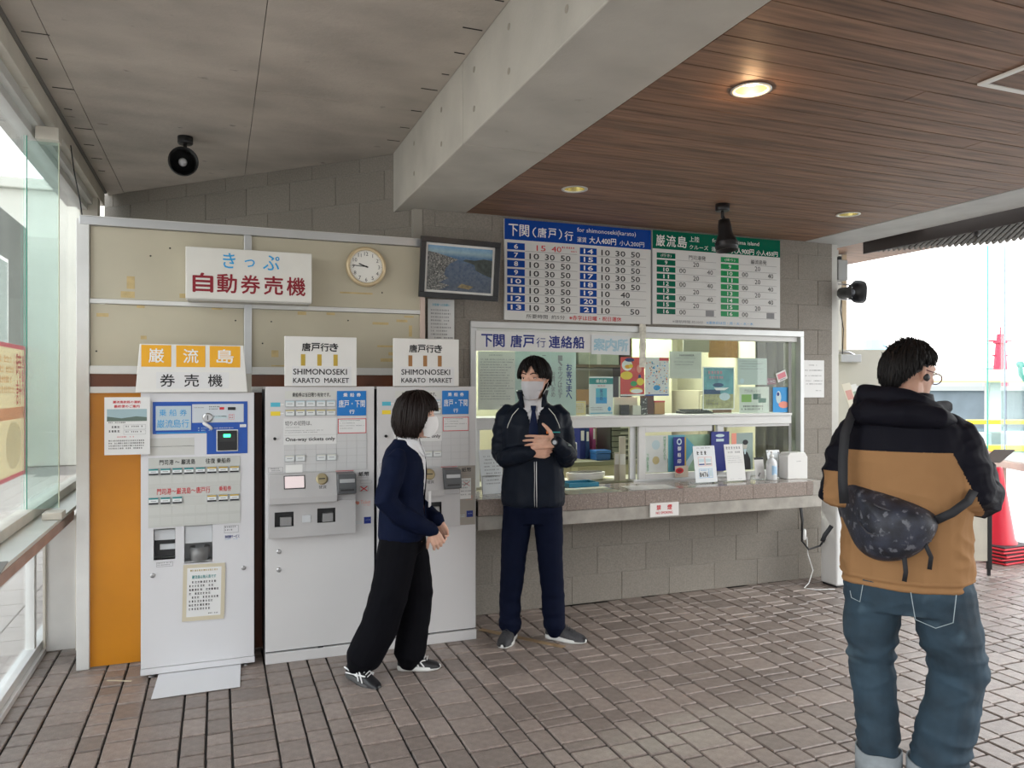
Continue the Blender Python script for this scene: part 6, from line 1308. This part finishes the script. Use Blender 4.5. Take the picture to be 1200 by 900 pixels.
for s_ in (-1, 1):   # standing collar flaps
    c_ = []; c2 = []
    for q in range(9):
        a = R(25 + q*19); c_.append((s_*math.sin(a)*.083, .012 - math.cos(a)*.085, 1.47)); c2.append((s_*math.sin(a)*.097, .012 - math.cos(a)*.099, 1.512 + .014*math.sin(a/2)))
    c_[0] = (s_*.052, -.112, 1.42); c2[0] = (s_*.082, -.115, 1.435)
    MB().add(c_ + c2, [(q, q+1, q+10, q+9) for q in range(8)], smooth=True).build('jacket_collar', jk, mn).modifiers.new('s', 'SOLIDIFY').thickness = .008
zp = mat('zip_silver', (.5, .5, .5), .35, metal=.7)
MB().tube([(.016, -.150, 1.10), (.016, -.146, 1.0), (.018, -.147, .90), (.018, -.146, .835)], .0028, 6).build('zip', zp, mn); MB().tube([(.004, -.150, 1.10), (.006, -.146, 1.0), (.004, -.147, .90), (.006, -.146, .835)], .002, 6).build('zip', zp, mn)
for s_ in (-1, 1): MB().tube([(s_*.09, -.121, 1.415), (s_*.125, -.124, 1.375), (s_*.15, -.124, 1.32), (s_*.155, -.125, 1.30)], .0022, 5).build('piping', mat('pale_piping', (.6, .6, .55), .5), mn, label='pale reflective piping')
lg_ = MB().box(.075, .10, -.158, -.152, 1.268, 1.285).build('chest_logo', mat('logo_orange', (.75, .2, .03), .5), mn, label='orange and teal chest logo'); bx('logo_bar', mat('logo_yellow', (.8, .6, .1), .5), lg_, .088, .10, -.159, -.154, 1.268, 1.285); bx('logo_line', mat('logo_teal', (.03, .4, .4), .5), lg_, .10, .155, -.155, -.149, 1.273, 1.279)
wt_ = MB().lathe([(.017, 0), (.019, .003), (.019, .008), (.015, .010)], 20, Matrix.Translation((.118, -.243, 1.222)) @ Matrix.Rotation(R(80), 4, 'X')).build('wrist_watch', black_p, mn, label='black round wrist watch'); MB().lathe([(.012, .010), (.012, .0108)], 20, Matrix.Translation((.118, -.243, 1.222)) @ Matrix.Rotation(R(80), 4, 'X')).build('watch_face', mat('watch_glass', (.3, .32, .34), .1), wt_)
MB().tube([(.12, -.215 + .03*math.cos(a_), 1.222 + .034*math.sin(a_)) for a_ in [R(q*30) for q in range(13)]], .0055, 6, ends=False).build('watch_strap', black_p, wt_)
b = MB().loft([(0, .0, .72, .165, .10), (0, 0, .80, .175, .12), (0, 0, .88, .17, .118), (0, 0, .95, .16, .11)])
b.tube([(-.088, .0, .82), (-.118, -.005, .5), (-.138, .01, .25), (-.14, .012, .075)], [(.095, .10), (.078, .085), (.068, .075), (.066, .078)], 18)
b.tube([(.088, .0, .82), (.105, -.005, .5), (.125, .01, .25), (.13, .012, .085)], [(.095, .10), (.078, .085), (.07, .078), (.070, .08)], 18)
def fold_t(p): return .004*nz(p, (9, 9, 4), 1) + (.007 if p.z < .3 else .003)*nz(p, (10, 10, 24), 4) + .006*max(0, 1-abs(p.z-.13)/.07)*nz(p, (7, 7, 40), 2)
blob('trousers', b, nvy, mn, .007, 4, fold_t)
gy = mat('shoe_charcoal', (.045, .045, .05), .6, var=.3, scale=90); wh = mat('sole_white', (.72, .72, .7), .5)
shoe(mn, Vector((-.153, -.030, 0)), R(-14), gy, wh, L=.255); shoe(mn, Vector((.19, .005, 0)), R(62), gy, wh, L=.265)

# ---------------------------------------------------------------- the woman in profile
wm = thing('person', 'person with bobbed black hair in navy jacket and wide trousers, in profile at the machines', 'person', (.965, 4.035, 0), R(66))
Hw = Matrix.Translation((0, -.035, 1.385)) @ Matrix.Rotation(R(4), 4, 'X') @ Matrix.Scale(.93, 4)
b = xf(head_mb(), Hw)
b.tube([(0, .03, 1.18), (0, .0, 1.26), (0, -.015, 1.33)], [.05, .043, .044], 14)
b.loft([(0, .03, .72, .13, .10), (0, .03, .82, .135, .105), (0, .035, .93, .11, .085), (0, .03, 1.05, .13, .095), (0, .03, 1.16, .14, .09), (0, .03, 1.21, .10, .07), (0, .03, 1.23, .06, .05)])
b.tube([(-.08, .03, .76), (-.085, .09, .45), (-.085, .26, .09)], [.07, .05, .024], 12); b.tube([(.08, .03, .76), (.085, -.02, .45), (.085, .03, .07)], [.07, .05, .024], 12)
WRw, WLw = Vector((-.075, -.135, .785)), Vector((.065, -.145, .81))
b.tube([(-.15, .045, 1.16), (-.185, .085, .955), WRw], [.042, .035, .022], 12); b.tube([(.15, .045, 1.16), (.185, .04, .955), WLw], [.042, .035, .022], 12)
join(b, hand_mb(WRw, (.35, -.32, -.9), (.85, .3, .1), -1, ((25, 40, 25), (28, 42, 25), (30, 44, 28), (34, 46, 28)), (.6, .5, .3), .88))
join(b, hand_mb(WLw, (-.35, -.42, -.85), (-.85, .4, .2), 1, ((25, 35, 25), (28, 38, 25), (30, 40, 25), (34, 40, 25)), (.6, .5, .2), .88))
skin_w = skin_mat('skin_fair', (.72, .44, .33))
blob('body', b, skin_w, wm, .0034, 3)
eyes(wm, Hw, .42)
mask_part(wm, Hw, mat('mask_bright_white', (.84, .84, .84), .7), .026, pleats=False, zt=.01)
def low_w(a):
    x = abs(a)
    if x < .8: return .045 + .01*math.cos(a*14)
    if x < 1.25: return .03 - (x-.8)/.45*.14
    return -.118 + (x-1.05)*.004
hair_shell(wm, Hw, low_w, th=.026, n=420, seed=8, straight=1, wild=.003, m=mat('brown_black_hair', (.012, .007, .006), .45, spec=.2))
navy_j = cloth('navy_knit_jacket', (.0045, .008, .026), .75); blk_t = cloth('black_wide_trousers', (.004, .004, .006), .8)
blob('shirt', MB().loft([(0, .03, .85, .115, .088), (0, .025, 1.05, .135, .105), (0, .022, 1.15, .14, .102), (0, .022, 1.21, .10, .082), (0, .015, 1.25, .06, .062), (0, .01, 1.275, .053, .055)]), shirt, wm, .006, 3)
for s_ in (-1, 1):
    MB().add([(s_*.006, -.062, 1.225), (s_*.05, -.03, 1.295), (s_*.062, .02, 1.31), (s_*.066, .01, 1.27), (s_*.052, -.06, 1.20), (s_*.03, -.085, 1.17), (s_*.008, -.058, 1.23), (s_*.046, -.026, 1.29), (s_*.056, .02, 1.305), (s_*.058, .01, 1.27), (s_*.046, -.054, 1.20), (s_*.028, -.078, 1.17)], [(0, 1, 2, 3, 4, 5), (11, 10, 9, 8, 7, 6), (0, 5, 11, 6), (5, 4, 10, 11), (4, 3, 9, 10)]).build('shirt_collar', shirt, wm)
b = MB().loft([(0, .045, .735, .155, .122), (0, .045, .76, .16, .126), (0, .042, .88, .152, .12), (0, .038, .97, .145, .115), (0, .032, 1.08, .158, .12), (0, .032, 1.16, .165, .11), (0, .035, 1.21, .125, .088), (0, .035, 1.245, .075, .06), (0, .035, 1.265, .06, .05)])
b.tube([(-.145, .045, 1.165), (-.18, .07, 1.06), (-.195, .09, .965), (-.165, .03, .89), (-.12, -.06, .835), (-.078, -.128, .795)], [.062, .062, .062, .056, .05, .040], 16)
b.tube([(.145, .045, 1.165), (.18, .05, 1.06), (.195, .045, .965), (.165, .0, .90), (.12, -.07, .85), (.068, -.138, .82)], [.062, .06, .06, .054, .048, .040], 16)
def fold_w(p): return .005*nz(p, (8, 8, 6), 2) + .004*nz(p, (20, 20, 10), 6) + .005*max(0, (abs(p.x)-.13)/.06)*nz(p, (10, 14, 26), 1)
def vcut_w(c, n):
    w = (c.z-.86)/(1.25-.86)*.066 + .006 if c.z > .86 else -1
    return c.y < .0 and abs(c.x) < w and n.y < .3
blob('jacket', b, navy_j, wm, .006, 4, fold_w, cut=vcut_w)
bx('name_tag', mat('tag_white', (.75, .75, .75), .4), wm, .0, .05, -.105, -.098, .90, .985)
b = MB().loft([(0, .04, .66, .13, .10), (0, .04, .74, .14, .115), (0, .04, .84, .125, .105)])
b.tube([(-.075, .045, .74), (-.088, .07, .58), (-.092, .095, .45), (-.09, .155, .27), (-.085, .235, .115)], [(.085, .105), (.09, .106), (.092, .102), (.096, .1), (.098, .094)], 18)
b.tube([(.07, .03, .74), (.08, .0, .58), (.088, -.02, .42), (.088, -.002, .25), (.085, .02, .085)], [(.085, .098), (.088, .095), (.09, .092), (.094, .09), (.096, .086)], 18)
blob('trousers', b, blk_t, wm, .0065, 4, lambda p: .004*nz(p, (9, 9, 3), 3) + .004*nz(p, (12, 12, 20), 8))
bs = mat('shoe_black', (.012, .012, .014), .45); ws2 = mat('stripe_white', (.8, .8, .8), .5)
shoe(wm, Vector((-.115, .235, .002)), R(-32), bs, mat('sole_dark', (.08, .08, .08), .6), L=.235, W=.042, stripes=ws2, pitch=R(9), scale_h=.85, lab='black trainer with white stripes'); shoe(wm, Vector((.09, -.02, 0)), R(4), bs, wh, L=.235, W=.042, stripes=ws2, scale_h=.85, lab='black trainer with white stripes')
for x, y, z in ((-.09, .275, .10), ): MB().tube([(x, y, z-.02), (x, y-.01, z+.05)], .034, 12).build('sock', mat('white_sock', (.75, .75, .75), .8), wm)

# ---------------------------------------------------------------- the man in brown, seen from behind
cm_ = thing('person', 'person with short black hair in a brown and black jacket and jeans, seen from behind', 'person', (2.47, 2.215, 0), R(131))
Hc = Matrix.Translation((-.012, -.055, 1.592)) @ Matrix.Rotation(R(-38), 4, 'Z') @ Matrix.Rotation(R(9), 4, 'X')
b = xf(head_mb(), Hc)
b.tube([(0, .05, 1.38), (0, .015, 1.46), (-.005, -.03, 1.55)], [.068, .06, .058], 16)
b.loft([(0, 0, .84, .15, .11), (0, 0, .95, .16, .12), (0, 0, 1.08, .155, .115), (0, .01, 1.22, .17, .12), (0, .02, 1.33, .18, .11), (0, .03, 1.40, .14, .09), (0, .035, 1.43, .08, .06)])
b.tube([(.09, .0, .86), (.11, .0, .475), (.09, .04, .075)], [.08, .055, .026], 12); b.tube([(-.10, .0, .86), (-.17, -.02, .475), (-.10, .04, .075)], [.08, .055, .026], 12)
WRc, WLc = Vector((-.27, -.25, 1.235)), Vector((-.02, -.33, 1.16))
b.tube([(-.17, .02, 1.37), (-.215, .03, 1.12), WRc], [.052, .042, .028], 12); b.tube([(.17, .02, 1.37), (.21, .02, 1.11), WLc], [.052, .042, .028], 12)
join(b, hand_mb(WRc, (-.15, -.95, .25), (.9, -.1, .1), 1, ((30, 40, 25), (30, 42, 25), (32, 44, 28), (34, 46, 28)), (.7, .4, .5), 1.03))
join(b, hand_mb(WLc, (-.8, -.55, .1), (.0, .1, .95), -1, ((12, 20, 15),)*4, (.7, .6, .3), 1.03))
blob('body', b, skin, cm_, .0036, 3)
eyes(cm_, Hc, .4)
def low_c(a):
    x = abs(a)
    if x < .8: return .095
    if x < 1.25: return .065
    if x < 1.9: return .040 - (x-1.25)*.02
    return .015 - (x-1.9)*.095
hair_shell(cm_, Hc, low_c, th=.009, n=620, seed=12, wild=.014)
rgh = random.Random(5); sh = MB()
for q in range(420):
    a = rgh.uniform(-PI, PI); ph = rgh.uniform(0, 1.25); n0 = Vector((math.sin(a)*math.sin(ph)*.082, .004 - math.cos(a)*math.sin(ph)*.106, .02 + math.cos(ph)*.108)); d = n0.normalized(); e = Vector((rgh.uniform(-.6, .6), rgh.uniform(-.3, .9), rgh.uniform(-.1, .5)))
    sh.tube([Hc @ n0, Hc @ (n0 + d*.008 + e*.008), Hc @ (n0 + d*.013 + e*rgh.uniform(.015, .03))], [.003, .002, .0005], 4)
sh.build('hair', hair_m, cm_)
# glasses and ear-hook earphones
gm_ = mat('dark_red_frame', (.12, .01, .012), .3); g_ = thing('spectacles', '', ''); bpy.data.objects.remove(g_)
gl = MB().tube([Hc @ Vector((-.079, .015, .018)), Hc @ Vector((-.076, -.05, .014)), Hc @ Vector((-.066, -.098, .010))], .0022, 6).build('spectacles', gm_, cm_)
MB().tube([Hc @ Vector((.079, .015, .018)), Hc @ Vector((.076, -.05, .014)), Hc @ Vector((.066, -.098, .010))], .0022, 6).build('temple_arm', gm_, gl)
for s_ in (-1, 1): MB().tube([Hc @ Vector((s_*(.036 + .029*math.cos(R(q*30))), -.108 + .006*math.cos(R(q*30)), .0 + .021*math.sin(R(q*30)))) for q in range(13)], .0022, 6, ends=False).build('rim', gm_, gl)
eh = MB().tube([Hc @ Vector((-.082, .005, .03)), Hc @ Vector((-.086, .035, .035)), Hc @ Vector((-.084, .05, .01)), Hc @ Vector((-.07, .075, -.01)), Hc @ Vector((-.04, .105, -.02)), Hc @ Vector((0, .115, -.022))], [.004, .004, .006, .004, .003, .003], 8).build('ear_hook_earphone', black_p, cm_, label='black ear hook earphone')
MB().lathe([(.001, 0), (.013, .002), (.015, .008), (.01, .014), (.001, .015)], 16, Hc @ Matrix.Translation((-.078, .008, -.012)) @ Matrix.Rotation(-PI/2, 4, 'Y')).build('ear_bud', black_p, eh)
# jacket
brn = cloth('camel_brown_shell', (.32, .175, .08), .75, var=.08, scale=6); bkj = cloth('black_shell', (.008, .008, .013), .6, var=.1)
b = MB().loft([(0, .0, .795, .222, .165), (0, .0, .83, .228, .17), (0, .005, .95, .225, .168), (0, .01, 1.08, .222, .168), (0, .015, 1.20, .225, .168), (0, .02, 1.31, .23, .155), (0, .028, 1.39, .205, .13), (0, .03, 1.44, .14, .11), (0, .02, 1.49, .10, .10), (0, .01, 1.52, .095, .095)])
b.tube([(-.155, .02, 1.365), (-.195, .035, 1.27), (-.225, .035, 1.15), (-.25, -.03, 1.13), (-.262, -.13, 1.17), (-.27, -.235, 1.228)], [.086, .086, .084, .078, .064, .048], 18)
b.tube([(.155, .02, 1.365), (.20, .035, 1.27), (.228, .03, 1.13), (.2, -.06, 1.11), (.13, -.2, 1.13), (.0, -.32, 1.155)], [.086, .086, .082, .078, .066, .05], 18)
def fold_c(p):
    f = .006*nz(p, (6, 6, 5), 3) + .004*nz(p, (16, 16, 12), 7)
    f += .012*max(0, min(1, (abs(p.x)-.15)/.05))*rz_(p, (11, 9, 18), 5)
    f += .008*max(0, 1-abs(p.z-1.15)/.25)*rz_(p, (5, 5, 12), 11)
    if p.z < .83: f += .004*math.sin((p.z-.795)*220)
    return f
def pick_c(c, n):
    if c.z > 1.3085: return 1
    if c.x < -.155: return 1 if (c.x < -.275 + max(0, 1.13-c.z)*.35 or c.z > 1.305 - (abs(c.x)-.155)*2.1 + (0 if c.y > 0 else -.3)) and c.z > 1.04 else 0
    if c.x > .2: return 1 if (c.z > 1.22 or c.x > .285) else 0
    return 0
jc = blob('jacket', b, [brn, bkj], cm_, .0052, 5, fold_c, pick=pick_c)
b = MB().tube([(.15, .07, 1.44), (.12, .125, 1.45), (.0, .15, 1.445), (-.11, .12, 1.43), (-.14, .05, 1.42)], [(.056, .046), (.064, .05), (.062, .05), (.048, .042), (.036, .03)], 16)
b.tube([(.155, .02, 1.48), (.135, .08, 1.518), (.05, .115, 1.515), (-.05, .10, 1.488), (-.115, .05, 1.45), (-.12, -.02, 1.44)], [.034, .04, .038, .032, .026, .026], 14)
b.tube([(-.10, .04, 1.46), (-.14, -.06, 1.47), (-.10, -.12, 1.45)], [.03, .026, .022], 12)
blob('hood', b, bkj, cm_, .006, 4, lambda p: .006*nz(p, (10, 10, 10), 2) + .004*nz(p, (14, 14, 36), 5), label='black folded hood')
# jeans
den = mat('washed_denim', (.026, .055, .083), .8, var=.5, scale=7, bump=.5, bscale=420, dark=((.07, .12, .16), 5, .6)); cuf = mat('denim_inside', (.27, .30, .32), .85, var=.15, scale=30)
b = MB().loft([(0, .01, .70, .205, .125), (0, .01, .78, .222, .15), (0, .01, .86, .215, .15), (0, .01, .92, .2, .14)])
b.tube([(.105, .01, .80), (.118, .0, .62), (.118, -.01, .48), (.10, .01, .28), (.092, .015, .12)], [(.115, .12), (.105, .112), (.086, .09), (.078, .085), (.078, .085)], 18)
b.tube([(-.115, .01, .80), (-.15, .0, .62), (-.178, -.02, .48), (-.145, .01, .30), (-.105, .02, .12)], [(.115, .12), (.112, .115), (.098, .10), (.10, .095), (.098, .09)], 18)
def fold_j(p):
    k = .010*max(0, 1-abs(p.z-.48)/.14) + .009*max(0, 1-abs(p.z-.18)/.14) + .005
    return k*1.2*rz_(p, (6, 6, 16), 4) + .005*nz(p, (7, 7, 5), 1) + .003*nz(p, (26, 26, 30), 8)
jn = blob('jeans', b, den, cm_, .007, 3, fold_j)
def ring_tube(c, rx, ry, z0, z1, th=.006):
    m_ = MB(); n = 32; vs = []
    for r_, z in ((0, z0), (0, z1), (-th, z1), (-th, z0)): vs += [(c[0] + (rx+r_)*math.cos(2*PI*k/n), c[1] + (ry+r_)*math.sin(2*PI*k/n), z + .004*math.sin(k*.9)) for k in range(n)]
    m_.add(vs, [(r_*n+k, r_*n+(k+1) % n, ((r_+1) % 4)*n+(k+1) % n, ((r_+1) % 4)*n+k) for r_ in range(4) for k in range(n)], smooth=True); return m_
ring_tube((.092, .016), .084, .09, .045, .145).build('turn_up', cuf, jn, label='pale turned up cuff'); ring_tube((-.104, .02), .102, .096, .04, .14).build('turn_up', cuf, jn, label='pale turned up cuff')
# back pocket outline with stitching, belt seam
pk = MB(); st = mat('pale_stitching', (.35, .42, .45), .8)
def on_back(x, z): return .158 + .004 - (x*x)*.9 - max(0, .78-z)*.05
P_ = [(-.02, .80), (-.035, .70), (-.10, .675), (-.155, .70), (-.165, .80)]
MB().tube([(x, on_back(x, z)+.006, z) for x, z in P_], .0016, 5).build('pocket_stitching', st, jn); P2 = [(.185, .77), (.18, .745), (.15, .735), (.14, .80)]
MB().tube([(x, on_back(x, z)+.004, z) for x, z in P2], .0016, 5).build('pocket_stitching', st, jn)
bt_ = mat('brown_boot', (.14, .10, .06), .5, var=.2)
shoe(cm_, Vector((.09, -.0, 0)), R(8), bt_, mat('sole_tan', (.3, .22, .12), .6), L=.28); shoe(cm_, Vector((-.105, .0, 0)), R(-14), bt_, mat('sole_tan', (.3, .22, .12), .6), L=.28)
# sling bag across the back (carried, a thing of its own)
bg = thing('sling_bag', 'dark blue black mottled sling bag worn across the back of the brown jacket', 'bag', (2.47, 2.215, 0), R(131))
camo = mat('mottled_navy_nylon', (.022, .026, .042), .5, var=.7, scale=22, bump=.3, bscale=300, dark=((.12, .125, .145), 38, .57))
outl = [(.245, 1.215), (.16, 1.185), (.0, 1.135), (-.115, 1.09), (-.105, 1.03), (-.075, .975), (-.02, .925), (.05, .905), (.12, .905), (.18, .94), (.225, .99), (.25, 1.07), (.255, 1.15)]
cx = .07; cz = 1.05; b = MB(); n = len(outl); vs = []
def back_y(x): return .155 - 1.1*max(0, abs(x)-.08)**1.6*4
for lv, (s_, d) in enumerate(((1.0, -.01), (1.02, .012), (.97, .045), (.82, .078), (.5, .095), (.15, .10))):
    vs += [(cx+(x-cx)*s_, back_y(cx+(x-cx)*s_) + .02 + d, cz+(z-cz)*s_) for x, z in outl]
b.add(vs, [(r_*n+k, (r_*n+(k+1) % n), (r_+1)*n+(k+1) % n, (r_+1)*n+k) for r_ in range(5) for k in range(n)] + [tuple(range(n))[::-1], tuple(range(5*n, 6*n))], smooth=True)
o = b.build('bag_body', camo, bg); sd = o.modifiers.new('s', 'SUBSURF'); sd.levels = 2; sd.render_levels = 2
MB().tube([(.215, back_y(.215)+.085, 1.15), (.08, .262, 1.115), (-.07, .235, 1.06)], .003, 6).build('zip', mat('dark_zip', (.05, .05, .06), .4), bg); MB().tube([(.235, back_y(.235)+.07, 1.12), (.12, .268, 1.02), (.0, .262, .985), (-.085, .22, 1.0)], .0025, 6).build('zip', mat('dark_zip', (.05, .05, .06), .4), bg)
sm_ = mat('black_webbing', (.015, .016, .02), .7)
def strap(pts, w, nm='strap'):
    m_ = MB(); P = [Vector(p) for p in pts]; vs = []
    for q, p in enumerate(P):
        t = (P[min(q+1, len(P)-1)] - P[max(q-1, 0)]).normalized(); sd_ = t.cross(Vector((0, 1, 0))); sd_ = (Vector((1, 0, 0)) if sd_.length < .2 else sd_.normalized()); vs += [p + sd_*w/2, p - sd_*w/2]
    m_.add(vs, [(2*q, 2*q+1, 2*q+3, 2*q+2) for q in range(len(P)-1)], smooth=True); o = m_.build(nm, sm_, bg); s2 = o.modifiers.new('s', 'SOLIDIFY'); s2.thickness = .004; s2.offset = 0
strap([(.20, .20, 1.11), (.205, .20, 1.19), (.205, .192, 1.28), (.20, .17, 1.37), (.18, .13, 1.44), (.155, .08, 1.49), (.13, -.02, 1.49), (.11, -.10, 1.42)], .034)
strap([(-.10, .19, 1.07), (-.15, .19, 1.10), (-.20, .155, 1.14), (-.225, .10, 1.18)], .03)
strap([(.0, .225, .94), (-.005, .215, .88), (.0, .21, .845)], .016, 'loose_strap'); strap([(-.065, .22, .99), (-.085, .205, .94), (-.08, .20, .895)], .015, 'loose_strap'); strap([(.245, .19, 1.02), (.27, .175, .98), (.28, .17, .955)], .016, 'loose_strap')
lf = thing('folded_leaflet', 'grey folded leaflet held in the right hand of the man in brown', 'leaflet', (2.47, 2.215, 0), R(131))
M_ = Matrix.Translation((-.335, -.35, 1.265)) @ Matrix.Rotation(R(25), 4, 'Z') @ Matrix.Rotation(R(-60), 4, 'X'); MB().box(-.03, .05, -.002, .002, -.06, .06, M=M_).build('sheet', mat('grey_leaflet', (.35, .34, .34), .5), lf); MB().box(-.025, .045, -.0035, -.002, -.055, .0, M=M_).build('printed_panel', mat('leaflet_print', (.55, .42, .3), .5), lf)
